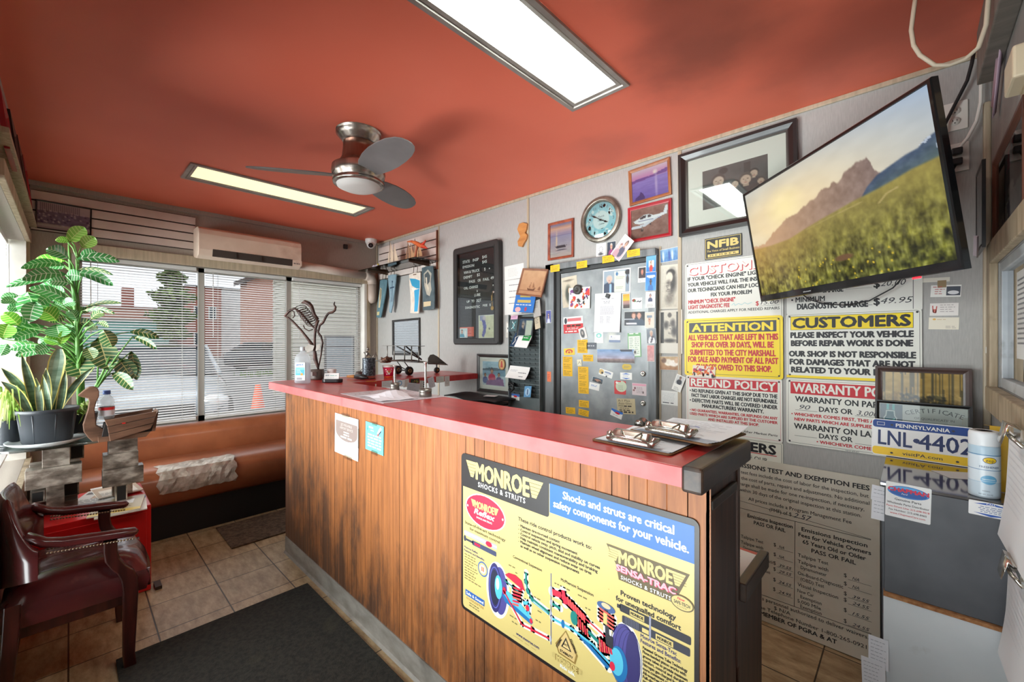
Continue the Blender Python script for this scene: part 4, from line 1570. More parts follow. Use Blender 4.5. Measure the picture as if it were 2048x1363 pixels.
for i in range(120):
 a = rs.random() * 6.28
 L = .10 + rs.random() * .14
 c0 = Vector((-3.44 + .02 * math.cos(a),-.220 + .015 * math.sin(a),1.0))
 dr = Vector((math.cos(a),math.sin(a) * (.55 if math.sin(a) > 0 else .2),0))
 up = rs.random() * .15
 pts = [c0 + dr * (L * u) + Vector((0,0,(up + .08) * math.sin(u * 2.4) - .08 * u * u)) for u in (0,.25,.5,.75,1)]
 for p in pts:
  p.y = max(p.y,-.275)
 sd = Vector((-dr.y,dr.x,.2)).normalized()
 f.use(gm[i % 2])
 f.grid([[p - sd * w,p + sd * w] for p,w in zip(pts,(.003,.005,.0045,.003,.0005))])
# a clump reaching out on the duck planter's side
for i in range(70):
 a = -.4 + rs.random() * 1.4
 L = .08 + rs.random() * .12
 c0 = Vector((-3.46,.02,.90))
 dr = Vector((math.sin(a) * .6,math.cos(a) * .5,0))
 pts = [c0 + dr * (L * u) + Vector((0,0,(.10 + .1 * rs.random()) * math.sin(u * 2.0) - .02 * u)) for u in (0,.3,.6,1)]
 sd = Vector((-dr.y,dr.x,.2)).normalized()
 f.use(gm[i % 2])
 f.grid([[p - sd * w,p + sd * w] for p,w in zip(pts,(.003,.005,.004,.0005))])
f.build('foliage',sp)
# ---------------------------------------------------------------- duck planter with a drink bottle
dw = N('duck_wood_brown',(84,58,44),(128,94,74),scale=5,stretch=(1,1,4),rough=.5,detail=6)
dk_ = thing('duck_planter','wooden duck-shaped planter box on the glass console','planter',(-3.22,.2,.872))
hd = [(.027,1.129),(.034,1.137),(.054,1.158),(.072,1.172),(.087,1.174),(.103,1.165),(.110,1.145),(.110,1.12),(.100,1.09),(.092,1.05),(.100,.96),(.150,.92),(.155,.874),(.085,.874),(.066,.90),(.050,.935),(.047,.97),(.056,1.01),(.066,1.05),(.071,1.09),(.066,1.112),(.045,1.119)]
M(dw).prism(hd[::-1],'x',-3.255,-3.215).build('head',dk_,bevel=.004)
side = [[(.13,.990),(.345,1.015),(.338,.985),(.14,.955)],[(.14,.953),(.338,.982),(.332,.95),(.145,.915)],[(.145,.913),(.332,.947),(.318,.918),(.15,.874)]]
for xx in (-3.165,-3.315):
 s = M(dw)
 for pl in side:
  s.prism(pl[::-1],'x',xx - .006,xx + .006)
 s.build('side_boards',dk_,bevel=.002)
M(dw).prism([(.105,.874),(.30,.874),(.32,.90),(.105,.90)],'x',-3.309,-3.171).build('bottom_board',dk_)
M(P((34,28,26),.8)).prism([(.12,.90),(.33,.90),(.335,.985),(.13,.965)],'x',-3.30,-3.18).build('filling',dk_)
M(dw).prism([(.325,.90),(.345,1.0),(.355,1.015),(.34,.90)],'x',-3.309,-3.171).build('tail_board',dk_)
M(P((214,40,34),.4)).cbox((-3.158,.205,.966),(.003,.014,.006)).build('red_mark',dk_)
# the bottle stands in the planter's front end
bo = thing('drink_bottle','small clear plastic drink bottle with blue cap in the duck planter','bottle',(-3.27,.142,.99))
clear = cloudy_mat('clear_plastic',(220,226,230),.38)
M(clear).lathe([(.0,.0),(.030,.0),(.033,.006),(.033,.07),(.030,.078),(.033,.086),(.031,.104),(.022,.122),(.014,.132),(.013,.14)],(-3.27,.142,.986),24).build('body',bo)
M(P((214,214,220),.3)).lathe([(.0335,.02),(.0335,.066)],(-3.27,.142,.986),24).build('label_band',bo)
M(P((206,44,50),.3)).lathe([(.0338,.05),(.0338,.066)],(-3.27,.142,.986),24).build('label_stripe',bo)
M(P((60,92,168),.4)).lathe([(.0165,.136),(.0165,.154),(.015,.157),(0,.157)],(-3.27,.142,.986),20).build('cap',bo)
# ================================================================ LEATHER ARMCHAIR
lea = N('leather_oxblood',(66,22,26),(92,34,36),scale=4,detail=5,rough=.26,coat=.35,bump=.12,bscale=50,bdist=.002,spots=[((120,62,58),6,.66,.82)])
mah = N('mahogany',(44,16,14),(72,28,24),scale=6,stretch=(6,6,.8),rough=.28,coat=.2)
brass = P((150,132,110),.3,.9)
ch = thing('armchair','oxblood leather armchair with nailhead trim and curved wooden arms','chair',(-2.70,0,0))
CXN,CXF = -2.475,-2.925
# seat cushion: crowned sheet with rolled edge
rows = []
for i in range(13):
 v = i / 12
 y = -.185 + .42 * v
 r = []
 for j in range(15):
  u = j / 14 * 2 - 1
  x = -2.70 + u * .225
  cr_ = (1 - abs(u) ** 4) * (1 - abs(2 * v - 1) ** 5)
  z = .405 + .085 * max(cr_,0) ** .6 + .008 * math.sin(9 * u + 3 * v) * (1 - abs(u))
  r.append((x,y + (.018 * (1 - u * u) if v > .9 else 0),z))
 rows.append(r)
s = M(lea)
s.grid(rows)
low = [[(x * 1.0,y,.325) for (x,y,z) in rows[0]],rows[0]]
edge = [rows[k_][0] for k_ in range(13)]
for ed in ([rows[k_][0] for k_ in range(13)],[rows[k_][14] for k_ in range(13)],rows[0],rows[12]):
 cxm = sum(p[0] for p in ed) / len(ed)
 mid = [(p[0] + (.012 if p[0] > -2.5 else (-.012 if p[0] < -2.9 else 0)),p[1] + (.012 if p[1] > .22 else 0),.37) for p in ed]
 s.grid([ed,mid,[(p[0],p[1],.318) for p in ed]])
s.build('seat',ch)
for X_ in (CXN - .005,CXF + .02):
 M(lea).tube([(X_,.245,.33),(X_,.243,.405)],.006,6).build('piping',ch)
M(mah).box(-2.91,-2.49,-.17,.20,.27,.325).build('seat_rail',ch,bevel=.006)
# barrel back: curved panel from arm to arm
rows = []
for i in range(25):
 a = math.pi * i / 24
 ca,sa = math.cos(a),math.sin(a)
 x = -2.70 + .245 * ca
 y = -.085 - .105 * sa
 top = .615 + .19 * min(1,(sa * 1.25)) ** 1.5
 bot = .41 + .09 * abs(ca)
 o_ = .03
 rows.append([(x - .03 * ca,y + .03 * sa,bot),(x - .034 * ca,y + .034 * sa,(top + bot) / 2),(x - .02 * ca,y + .02 * sa,top - .02),(x,y,top),(x + .018 * ca,y - .012 * sa,top - .015),(x + .02 * ca,y - .014 * sa,(top + bot) / 2),(x + .018 * ca,y - .01 * sa,bot)])
M(lea).grid(rows).build('backrest',ch)
for X,nm in ((CXN,'near'),(CXF,'far')):
 sgn = 1 if nm == 'near' else -1
 a = M(lea)
 path = [(X - .01 * sgn,-.12,.665),(X,-.07,.628),(X,-.02,.612),(X,.07,.600),(X,.15,.590),(X,.195,.584),(X,.205,.578)]
 a.tube(path,[.022,.024,.025,.025,.025,.023,.012],12,flat=(1.0,.78))
 arm = a.build('armrest',ch)
 for sd_ in (1,-1):
  nh = M(brass)
  for q in range(26):
   u = q / 25
   nh.ball((X + .0235 * sd_,-.06 + .25 * u,.590 - .028 * u),(.0028,.0044,.0042),8,6)
  nh.build('nailhead_trim',arm)
 p = M(mah)
 # arm post: from the arm down, sweeping forward into the front leg
 prof = [(.118,.575,.022),(.118,.53,.022),(.124,.49,.023),(.142,.455,.024),(.165,.425,.026),(.178,.39,.027),(.182,.34,.026),(.181,.26,.024),(.178,.15,.022),(.176,.06,.020),(.182,.0,.021)]
 fr = [[(X + dx * .022,y - hw,z),(X + dx * .022,y + hw,z)] for dx in (1,) for y,z,hw in prof]
 rows = []
 for y,z,hw in prof:
  rows.append([(X + .021,y - hw,z),(X + .021,y + hw,z),(X - .021,y + hw,z),(X - .021,y - hw,z)])
 p.grid(rows,smooth=False,close=True)
 p.add(rows[-1],[(0,1,2,3)])
 p.build('leg',ch,bevel=.005)
 b = M(mah)
 rows = []
 for y,z,hw in ((-.15,.42,.022),(-.155,.30,.022),(-.165,.15,.02),(-.182,.0,.018)):
  rows.append([(X + .02,y - hw,z),(X + .02,y + hw,z),(X - .02,y + hw,z),(X - .02,y - hw,z)])
 b.grid(rows,smooth=False,close=True)
 b.add(rows[-1],[(0,1,2,3)])
 b.build('leg',ch,bevel=.004)
# ================================================================ SIGNS ON THE POSTER WALL
BLK,RED,WHT = P((30,30,34),.45),P((196,28,44),.45),P((240,240,236),.4)
PLA = P((232,231,222),.4)
YEL = P((246,216,20),.4)
SLATE = P((62,66,72),.45)
def holes_(b,m=.014):
 for x in (m,b.w - m):
  for y in (m,b.h - m):
   b.ell(x,y,.0045,.0045,BLK,4,n=12)
def lines(b,rows,cx,bold=.032):
 """rows of (text, baseline, cap height, width, colour)"""
 for s,y,h,w,c in rows:
  b.text(s,cx,y,h,c,w=w,bold=bold)
# --- check-engine sign
b = Board(.492,.346,.002,PLA,r=.012)
b.border(.006,.006,.480,.334,.0016,BLK,r=.01)
holes_(b)
for dx,dy,c,ly,bo in ((.003,-.003,RED,3,.05),(0,0,PLA,4,.03)):
 b.text('CUSTOMERS',.248 + dx,.277 + dy,.046,c,w=.462,bold=bo,lay=ly)
lines(b,[('IF YOUR "CHECK ENGINE" LIGHT IS ON',.244,.020,.462,BLK),('YOUR VEHICLE WILL FAIL THE INSPECTION.',.211,.020,.462,BLK),('OUR TECHNICIANS CAN HELP LOCATE AND',.178,.020,.462,BLK),('FIX YOUR PROBLEM',.145,.020,.205,BLK)],.246)
b.text('MINIMUM "CHECK ENGINE"',.018,.110,.021,RED,w=.250,al='L',bold=.03)
b.text('LIGHT DIAGNOSTIC FEE',.018,.080,.021,RED,w=.222,al='L',bold=.03)
b.text('$',.368,.080,.022,RED,al='L',bold=.02)
b.line([(.385,.076),(.475,.076)],.0012,BLK)
b.text('15.00',.39,.083,.019,P((50,52,60)),w=.082,al='L',shear=.3)
b.line([(.25,.088),(.262,.10),(.268,.086),(.285,.096),(.30,.088),(.315,.098),(.33,.09),(.35,.098)],.0022,P((150,208,216)))
lines(b,[('ADDITIONAL CHARGES APPLY FOR NEEDED REPAIRS',.054,.014,.46,BLK)],.246,.012)
card('customer_sign','white check engine sign with red outlined heading, partly behind the television','sign',b,on_wall_B(-.72,1.70,YB - .003,.3))
# --- attention sign
b = Board(.496,.328,.0022,YEL,r=.014)
b.border(.012,.012,.472,.304,.0016,BLK,r=.012)
holes_(b,.018)
b.rect(.028,.246,.440,.058,SLATE,2)
b.text('ATTENTION',.248,.254,.040,YEL,w=.405,bold=.045)
lines(b,[('ALL VEHICLES THAT ARE LEFT IN THIS',.204,.030,.452,RED),('SHOP FOR OVER 30 DAYS, WILL BE',.163,.030,.412,RED),('SUBMITTED TO THE CITY MARSHALL',.119,.030,.430,RED),('FOR SALE AND PAYMENT OF ALL PAST',.079,.030,.452,RED)],.248,.034)
b.text('CHARGES OWED TO THIS SHOP.',.445,.037,.030,RED,w=.38,al='R',bold=.034)
card('attention_sign','yellow sign with red lettering and black ATTENTION heading','sign',b,on_wall_B(-.722,1.386,YB - .0055,.4))
b = Board(.125,.062,.001,P((238,226,206)))
rk = random.Random(4)
for i in range(34):
 b.ell(.006 + rk.random() * .113,.006 + rk.random() * .05,.003 + rk.random() * .009,.003 + rk.random() * .008,P(rk.choice([(226,96,40),(40,40,44),(240,236,230),(170,60,120),(230,160,60)])),1 + i % 4,n=10)
b.line([(.0,.004),(.03,.058),(.06,.006),(.09,.056),(.123,.01)],.004,P((226,84,44)),3)
card('patterned_tag','orange and black patterned paper stuck on the yellow sign','card',b,on_wall_B(-.86,1.247,YB - .0105,-3))
# --- refund policy
b = Board(.484,.324,.002,PLA,r=.010)
b.border(.008,.008,.468,.308,.0012,P((208,80,96)),r=.008)
holes_(b)
b.rect(.020,.256,.444,.054,RED,2)
b.text('REFUND POLICY',.242,.263,.041,PLA,w=.425,bold=.03)
b.text('\u2022 NO REFUNDS GIVEN AT THIS SHOP DUE TO THE',.022,.226,.019,BLK,w=.44,al='L',bold=.034)
b.text('FACT THAT LABOR CHARGES ARE NOT REFUNDABLE.',.462,.199,.019,BLK,w=.43,al='R',bold=.034)
b.text('\u2022 DEFECTIVE PARTS WILL BE COVERED UNDER',.022,.170,.019,BLK,w=.44,al='L',bold=.034)
b.text('MANUFACTURERS WARRANTY.',.245,.143,.019,BLK,w=.31,bold=.034)
b.text('\u2022 NO GUARANTEES, WARRANTIES, OR REFUNDS ON ANY',.022,.116,.014,RED,w=.44,al='L',bold=.034)
b.text('USED PARTS WHICH ARE SUPPLIED BY THE CUSTOMER',.462,.094,.014,RED,w=.44,al='R',bold=.034)
b.text('AND INSTALLED AT THIS SHOP.',.25,.072,.014,RED,w=.255,bold=.034)
b.text("\u2022 These policies are for After Market Parts",.462,.030,.011,BLK,w=.36,al='R',shear=.2,bold=.01)
card('refund_sign','white REFUND POLICY sign with red heading band below the yellow sign','sign',b,on_wall_B(-.719,1.061,YB - .003,.4))
# --- storage sign under it
b = Board(.488,.30,.0018,P((226,224,210),.45),r=.008)
b.border(.006,.006,.476,.288,.0014,BLK,r=.006)
b.text('CUSTOMERS',.455,.235,.046,BLK,w=.43,al='R',bold=.04)
b.rect(.03,.226,.43,.004,RED,2)
b.text('PLEASE TAKE NOTE OF OUR',.42,.190,.020,BLK,w=.38,al='R')
b.text('STORAGE POLICIES',.325,.160,.020,BLK,w=.27,al='R')
b.text('$',.315,.118,.034,RED,al='L',bold=.03)
b.text('40',.345,.122,.024,P((50,52,60)),w=.042,al='L',shear=.35)
b.text('per day',.396,.118,.028,RED,w=.082,al='L',bold=.03)
card('storage_sign','white sign with red underlined heading and per day price below the refund sign','sign',b,on_wall_B(-.718,.750,YB - .0015,.2))
# --- charges sign
b = Board(.491,.275,.002,P((230,229,222),.4),r=.008)
b.line([(.462,0.004),(.462,.27)],.0018,BLK)
b.text('CHARGES',.245,.20,.044,BLK,w=.38,bold=.03)
b.text('\u2022 SET UP',.02,.138,.022,BLK,w=.10,al='L')
b.text('DAILY CHARGE',.08,.100,.024,BLK,w=.145,al='L',bold=.03)
b.text('\u2022 MINIMUM',.02,.060,.024,BLK,w=.135,al='L',bold=.02)
b.text('DIAGNOSTIC CHARGE',.045,.024,.027,BLK,w=.268,al='L',bold=.04)
for y,s,xw in ((.108,'20.00',.11),(.030,'49.95',.14)):
 b.text('$',.334,y,.030,BLK,al='L',bold=.03)
 b.text(s,.356,y + .004,.025,P((44,46,54)),w=xw * .76,al='L',shear=.3)
 for q in range(18):
  b.rect(.235 + q * .0052 if y > .1 else .300 + q * .0016,y,.0022,.0018,BLK,2)
card('charges_sign','white sign with handwritten dollar charges under the television','sign',b,on_wall_B(-.213,1.690,YB - .003))
# --- customers please inspect
b = Board(.490,.318,.0022,PLA,r=.012)
b.border(.006,.006,.478,.306,.0014,BLK,r=.01)
holes_(b)
b.rect(.018,.236,.446,.068,YEL,2)
b.border(.018,.236,.446,.068,.0016,BLK,3)
b.text('CUSTOMERS',.241,.247,.047,BLK,w=.425,bold=.045)
lines(b,[('PLEASE INSPECT YOUR VEHICLE',.198,.026,.444,BLK),('BEFORE REPAIR WORK IS DONE',.158,.026,.440,BLK),('OUR SHOP IS NOT RESPONSIBLE',.106,.026,.458,BLK),('FOR DAMAGES THAT ARE NOT',.066,.026,.452,BLK),('RELATED TO YOUR REPAIRS.',.027,.026,.44,BLK)],.241,.055)
b.rect(.0,.0,.49,.012,YEL,2)
card('customer_sign','white sign with black CUSTOMERS heading on a yellow band','sign',b,on_wall_B(-.214,1.398,YB - .0055,.3))
# --- warranty policy
b = Board(.490,.328,.002,PLA,r=.012)
b.border(.008,.008,.474,.312,.0013,BLK,r=.010)
holes_(b)
b.rect(.018,.252,.454,.060,RED,2)
b.text('WARRANTY POLICY',.245,.262,.042,PLA,w=.43,bold=.025)
lines(b,[('WARRANTY ON PARTS FOR',.214,.026,.42,BLK)],.248,.026)
b.text('DAYS OR',.135,.174,.023,BLK,w=.125,al='L',bold=.026)
b.line([(.038,.172),(.128,.172)],.0014,BLK)
b.text('90',.055,.178,.021,P((60,62,70)),w=.045,al='L',shear=.3)
b.line([(.270,.170),(.42,.170)],.0014,BLK)
b.text('3,000 MI',.276,.174,.021,P((60,62,70)),w=.12,al='L',shear=.3)
b.text('\u2022 WHICHEVER COMES FIRST, THIS APPLIES TO ALL',.022,.144,.014,RED,w=.44,al='L',bold=.036)
b.text('NEW PARTS WHICH ARE SUPPLIED BY THE SHOP',.035,.119,.014,RED,w=.42,al='L',bold=.036)
lines(b,[('WARRANTY ON LABOR FOR',.079,.026,.43,BLK)],.248,.026)
b.text('DAYS OR',.135,.046,.022,BLK,w=.125,al='L',bold=.026)
b.line([(.035,.044),(.126,.044)],.0014,BLK)
b.line([(.270,.042),(.42,.042)],.0014,BLK)
b.text('\u2022 WHICHEVER COMES FIRST',.125,.020,.014,RED,w=.27,al='L',bold=.036)
b.text('NEW JERSEY',.235,.0015,.005,BLK,w=.05,al='L')
card('warranty_sign','white WARRANTY POLICY sign with red heading, half hidden by framed pictures','sign',b,on_wall_B(-.215,1.070,YB - .003,.1))
# --- emission fee board standing on the floor
off = P((214,208,192),.6)
b = Board(.64,.80,.003,N('board_paper_soiled',(206,199,182),(222,216,202),scale=3,rough=.65,spots=[((176,164,142),3.5,.6,.8)]),r=.004)
K_ = P((40,38,40),.6)
b.text('EMISSIONS TEST AND EXEMPTION FEES',.605,.745,.021,K_,w=.56,al='R',bold=.03)
for s,y,w,x in (('All test fees include the cost of labor for the inspection, but',.712,.555,.325),('not the cost of parts, repairs and adjustments. No additional',.681,.56,.325),('charge shall be made for one re-inspection, if necessary,',.650,.525,.325),('within 30 days of the original inspection at this station.',.619,.505,.325),('All prices include a Program Management Fee',.580,.425,.33)):
 b.text(s,x,y,.0165,K_,w=w,bold=.004)
b.text('(PMF) of $',.215,.551,.0165,K_,w=.095,al='L',bold=.004)
b.text('2.57',.318,.549,.022,P((40,44,60)),w=.075,al='L',shear=.3)
b.line([(.07,.568),(.61,.533)],.0016,K_)
b.line([(.07,.530),(.61,.530)],.0022,K_)
b.line([(.325,.530),(.325,.125)],.0022,K_)
b.line([(.07,.125),(.61,.125)],.0022,K_)
for s,y,w,x in (('Emissions Inspection',.493,.20,.215),('PASS OR FAIL',.465,.14,.215),('Emissions Inspection',.493,.245,.475),('Fees for Vehicle Owners',.464,.27,.475),('65 Years Old or Older',.435,.235,.475),('PASS OR FAIL',.404,.165,.475)):
 b.text(s,x,y,.0175,K_,w=w,bold=.022)
rows = [('Tailpipe Test',.367,0),('Tailpipe with',.337,0),('Dynamometer',.312,.012),('On-Board-Diagnostic',.282,0),('(OBD) Test',.257,.012),('Visual Inspection',.228,0),('New Car',.199,0),('Exemption',.175,.012),('5,000 Mile',.151,0),('Exemption',.130,.012)]
for s,y,dx in rows:
 b.text(s,.338 + dx,y,.0155,K_,al='L',w=.0092 * len(s),bold=.004)
 b.text(s,.085 + dx,y + .012,.0155,K_,al='L',w=.0080 * len(s),bold=.004)
for y,s in ((.348,'NA'),(.312,'NA'),(.268,'39.55'),(.240,'24.55'),(.195,'15.55'),(.147,'24.55')):
 b.text('$',.515,y - .012,.0165,K_,al='L')
 b.line([(.530,y - .018),(.612,y - .018)],.0012,K_)
 b.text(s,.545,y - .014,.0135,P((46,48,60)),w=.012 * len(s),al='L',shear=.35)
for y,s in ((.395,'NA'),(.348,'NA'),(.305,'39.55'),(.276,'29.55'),(.225,'24.55'),(.178,'24.95')):
 b.text('$',.235,y - .012,.0165,K_,al='L')
 b.line([(.250,y - .018),(.318,y - .018)],.0012,K_)
 b.text(s,.258,y - .014,.0135,P((46,48,60)),w=.011 * len(s),al='L',shear=.35)
b.text('This station has personnel authorized to deliver waivers.',.602,.100,.0165,K_,al='R',w=.56,bold=.004)
b.text('$ N/A',.24,.076,.0165,K_,al='L',w=.07)
b.text('Hotline Telephone Number 1-800-265-0921',.595,.055,.0165,K_,al='R',w=.47,bold=.004)
b.text('MEMBER OF PGRA & AT',.49,.026,.0185,K_,al='R',w=.31,bold=.03)
mx = Matrix.Translation((-.42,2.425,.003)) @ Matrix.Rotation(math.radians(90 - 4.5),4,'X') @ Matrix.Rotation(math.radians(.3),4,'Z') @ Matrix.Translation((0,.40,0))
card('fee_board','large soiled emissions test fee board leaning on the wall from the floor','sign',b,mx)
# --- membership plaque
b = Board(.191,.119,.006,P((34,31,30),.35))
GOLD = P((214,190,110),.4)
b.border(.004,.004,.183,.111,.0022,GOLD)
b.text('NFIB',.0955,.062,.038,GOLD,w=.158,bold=.05)
b.text('The Voice of Small Business',.0955,.040,.0115,GOLD,w=.168,bold=.012)
b.rect(.016,.012,.160,.016,GOLD,2)
b.text('MEMBER',.0955,.0155,.009,BLK,w=.135,sp=1.6,bold=.01)
card('membership_plaque','small black plaque with gold NFIB lettering under the large black frame','plaque',b,on_wall_B(-.760,1.941,YB - .001,.5))
# --- MONROE sign on the counter
KH = P((216,195,124),.32,0,0)
NVY,BLU = P((34,34,100),.4),P((6,100,178),.35)
DK = P((36,30,30),.35)
b = Board(.856,.574,.002,DK,r=.018)
mr = 0.008
b.rect(.011,.011,.834,.545,KH,1,r=.012)
b.rect(.004,.453,.411,.116,DK,2,r=.010)
b.rect(.417,.470,.428,.088,BLU,2)
def wings(b,x0,y0,w,h,mat,dark,lay=3,txt='MONROE'):
 s = w / .364
 v = h / .057
 b.poly([(x0,y0 + h),(x0 + .062 * s,y0 + h),(x0 + .040 * s,y0),(x0 + .026 * s,y0)],mat,lay)
 b.poly([(x0 + .304 * s,y0 + h),(x0 + .364 * s,y0 + h),(x0 + .336 * s,y0),(x0 + .318 * s,y0)],mat,lay)
 for q in (.2,.4,.6,.8):
  yy = y0 + h * q
  b.rect(x0,yy - .0007 * v,.06 * s,.0014 * v,dark,lay + 1)
  b.rect(x0 + .306 * s,yy - .0007 * v,.06 * s,.0014 * v,dark,lay + 1)
 b.text(txt,x0 + .181 * s,y0 - .001,h * 1.0,mat,w=.250 * s,bold=.035,lay=lay + 2)
wings(b,.028,.497,.364,.056,KH,DK)
b.text('SHOCKS & STRUTS',.206,.470,.0165,WHT,w=.224,bold=.02,sp=1.2)
b.text('Shocks and struts are critical',.632,.524,.0215,WHT,w=.330,bold=.028)
b.text('safety components for your vehicle.',.632,.491,.0215,WHT,w=.40,bold=.028)
CRIM = P((206,26,66),.35)
b.ell(.128,.389,.103,.059,WHT,3)
b.ell(.128,.389,.098,.055,CRIM,4)
wings(b,.056,.394,.142,.024,KH,CRIM,5)
b.text('Reflex',.126,.371,.018,WHT,w=.105,bold=.04,shear=.25,lay=6)
b.text('SHOCKS AND STRUTS',.126,.357,.006,WHT,w=.08,bold=.02,lay=6)
for x in (.038,.218):
 b.ell(x,.389,.004,.004,WHT,6,n=12)
b.text('State-of-the-art technology',.126,.319,.0095,DK,w=.208,bold=.02)
b.text('for maximum control',.126,.303,.0095,DK,w=.154,bold=.02)
b.rect(.018,.276,.172,.018,P((170,166,172)),3,r=.006)
b.rect(.018,.284,.172,.005,P((222,220,224)),4,r=.002)
b.ell(.150,.284,.016,.009,CRIM,5)
b.rect(.018,.258,.05,.008,P((50,54,70)),3)
b.rect(.062,.253,.125,.017,P((56,64,96)),3,r=.004)
b.rect(.075,.257,.03,.009,CRIM,4)
b.ell(.022,.264,.007,.011,P((50,54,70)),4)
b.text('Monroe Reflex',.018,.229,.0075,NVY,w=.075,al='L',bold=.02)
b.text('Features and Benefits:',.018,.217,.0075,NVY,w=.11,al='L',bold=.02)
b.greek(.020,.205,.075,9,.0098,P((120,104,60)),word=.012)
b.greek(.020,.117,.10,1,.0098,P((120,104,60)),word=.012)
b.ell(.119,.186,.026,.026,P((64,100,160)),3)
b.ell(.119,.186,.021,.021,KH,4)
b.ell(.119,.186,.015,.015,P((240,238,228)),5)
b.rect(.112,.178,.006,.016,P((216,110,60)),6)
b.rect(.120,.178,.006,.016,P((216,110,60)),6)
b.rect(.025,.058,.103,.021,P((30,90,170)),3)
b.text('Safe & Sound',.0765,.0635,.010,WHT,w=.092,bold=.03,lay=5)
b.text('GUARANTEE',.0765,.046,.007,P((170,112,40)),w=.092,bold=.02,sp=1.4)
b.greek(.040,.036,.07,2,.009,P((120,104,60)),word=.01,al='C')
b.text('These ride control products work to:',.427,.408,.0115,DK,w=.278,bold=.03)
for i,(s,w) in enumerate((('Maintain tire-to-road contact',.157),('Control suspension and spring movement',.22),('Control vehicle sway, pitch, skid and stability on curves',.294),('Help maintain consistent maneuverability and braking',.287),('Maintain wheel alignment and reduce wear on tires',.267),('as well as on other suspension components',.226))):
 b.text(s,.298,.389 - i * .0128,.0085,DK,w=w,al='L',bold=.036)
 if i < 5:
  b.ell(.291,.392 - i * .0128,.0016,.0016,DK,3,n=8)
b.text('Conventional Suspension',.326,.279,.0085,DK,w=.122,bold=.02)
b.text('McPherson Suspension',.516,.280,.0085,DK,w=.112,bold=.02)
b.rect(.422,.073,.0025,.215,P((52,76,150)),4)
HALO = P((238,236,226),.35)
TIRE,TIRE2 = P((52,46,104),.4),P((76,70,140),.4)
CY,CY2,TEA = P((86,186,214),.35),P((30,110,170),.35),P((30,128,120),.35)
RD,RD2 = P((214,40,66),.35),P((236,96,84),.35)
def hl(pts,w,mat,lay):
 b.line(pts,w + .013,HALO,2)
 for p_ in pts:
  b.ell(p_[0],p_[1],w / 2 + .0065,w / 2 + .0065,HALO,2,n=14)
 b.line(pts,w,mat,lay)
# left drawing
b.ell(.193,.143,.056,.094,HALO,2)
b.ell(.205,.145,.034,.080,TIRE2,3)
b.ell(.180,.146,.032,.084,TIRE,4)
b.ell(.180,.147,.022,.060,P((26,30,60)),5)
b.ring(.180,.147,.027,.070,.003,P((96,104,190)),5)
b.ell(.198,.155,.018,.040,CY,6)
b.ell(.194,.165,.008,.020,P((206,232,240)),7)
b.poly([(.215,.135),(.23,.118),(.345,.096),(.352,.106),(.345,.116),(.30,.135),(.24,.150)],CY2,4)
b.poly([(.22,.145),(.24,.132),(.35,.108),(.35,.116),(.30,.142),(.24,.160)],CY,5)
hl([(.31,.15),(.335,.16),(.332,.125)],.010,CY,5)
b.ell(.329,.142,.008,.010,RD,6)
b.ell(.344,.108,.006,.008,RD,6)
b.poly([(.228,.209),(.246,.222),(.275,.226),(.304,.218),(.318,.190),(.30,.192)],RD,6)
for q in range(6):
 y = .184 - q * .011
 hl([(.268 - q * .001,y - .002),(.306 - q * .003,y + .004)],.006,RD2 if q % 2 else RD,7)
hl([(.323,.252),(.322,.222),(.331,.196),(.345,.180),(.418,.166)],.007,TEA,6)
for p in ((.322,.222),(.330,.196),(.348,.178)):
 b.ell(p[0],p[1],.007,.007,TEA,7,n=14)
b.line([(.345,.172),(.415,.160)],.003,CY,6)
hl([(.225,.190),(.29,.178)],.004,TEA,6)
hl([(.222,.155),(.305,.079),(.352,.083),(.417,.088)],.0055,RD,8)
b.ell(.226,.155,.008,.012,RD,8)
b.rect(.343,.075,.006,.018,RD,9)
for x,y,w in ((.245,.246,.03),(.275,.232,.02),(.355,.187,.035),(.315,.164,.02),(.37,.150,.024),(.362,.118,.022),(.25,.082,.04),(.26,.066,.026),(.436,.262,.06),(.52,.262,.035),(.48,.237,.03),(.545,.236,.02),(.545,.205,.035),(.54,.135,.02),(.60,.11,.03),(.625,.06,.03)):
 b.greek(x,y,w,1,.01,P((120,108,60)),th=.004,word=.012)
b.text('www.monroe.com',.328,.034,.0095,NVY,w=.097,bold=.025)
b.greek(.265,.024,.12,1,.01,P((190,160,90)),th=.002,word=.03)
# right drawing
b.ell(.672,.160,.046,.094,HALO,2)
b.ell(.668,.160,.040,.088,TIRE2,3)
b.ell(.690,.160,.020,.080,TIRE,4)
for q in range(4):
 b.ring(.664 + q * .008,.160,.040 - q * .004,.086 - q * .003,.0014,TIRE,5)
b.ell(.650,.135,.026,.046,CY2,6)
b.ell(.644,.138,.020,.036,CY,7)
hl([(.428,.234),(.462,.238),(.545,.206)],.018,RD,5)
hl([(.468,.255),(.476,.218)],.012,RD,6)
for q in range(7):
 hl([(.485 + q * .009,.243 - q * .004),(.490 + q * .009,.219 - q * .004)],.004,RD2,6)
hl([(.545,.208),(.61,.188)],.004,RD,6)
hl([(.428,.199),(.458,.197)],.008,TEA,5)
hl([(.428,.154),(.50,.157),(.57,.146),(.625,.122)],.007,CY,5)
hl([(.53,.150),(.62,.108)],.012,CY2,4)
b.ell(.468,.156,.006,.012,CY2,6)
b.ell(.508,.192,.013,.020,TEA,6)
for q in range(5):
 hl([(.520 + q * .008,.202 - q * .005),(.523 + q * .008,.172 - q * .003)],.005,RD if q % 2 else RD2,6)
hl([(.555,.176),(.60,.158)],.010,TEA,6)
for q in range(6):
 hl([(.592 + q * .007,.176 - q * .002),(.595 + q * .007,.140 + q * .002)],.0052,RD if q % 2 else RD2,8)
b.ell(.612,.268,.028,.012,P((60,90,140)),6)
b.ell(.612,.272,.014,.007,P((216,190,150)),7)
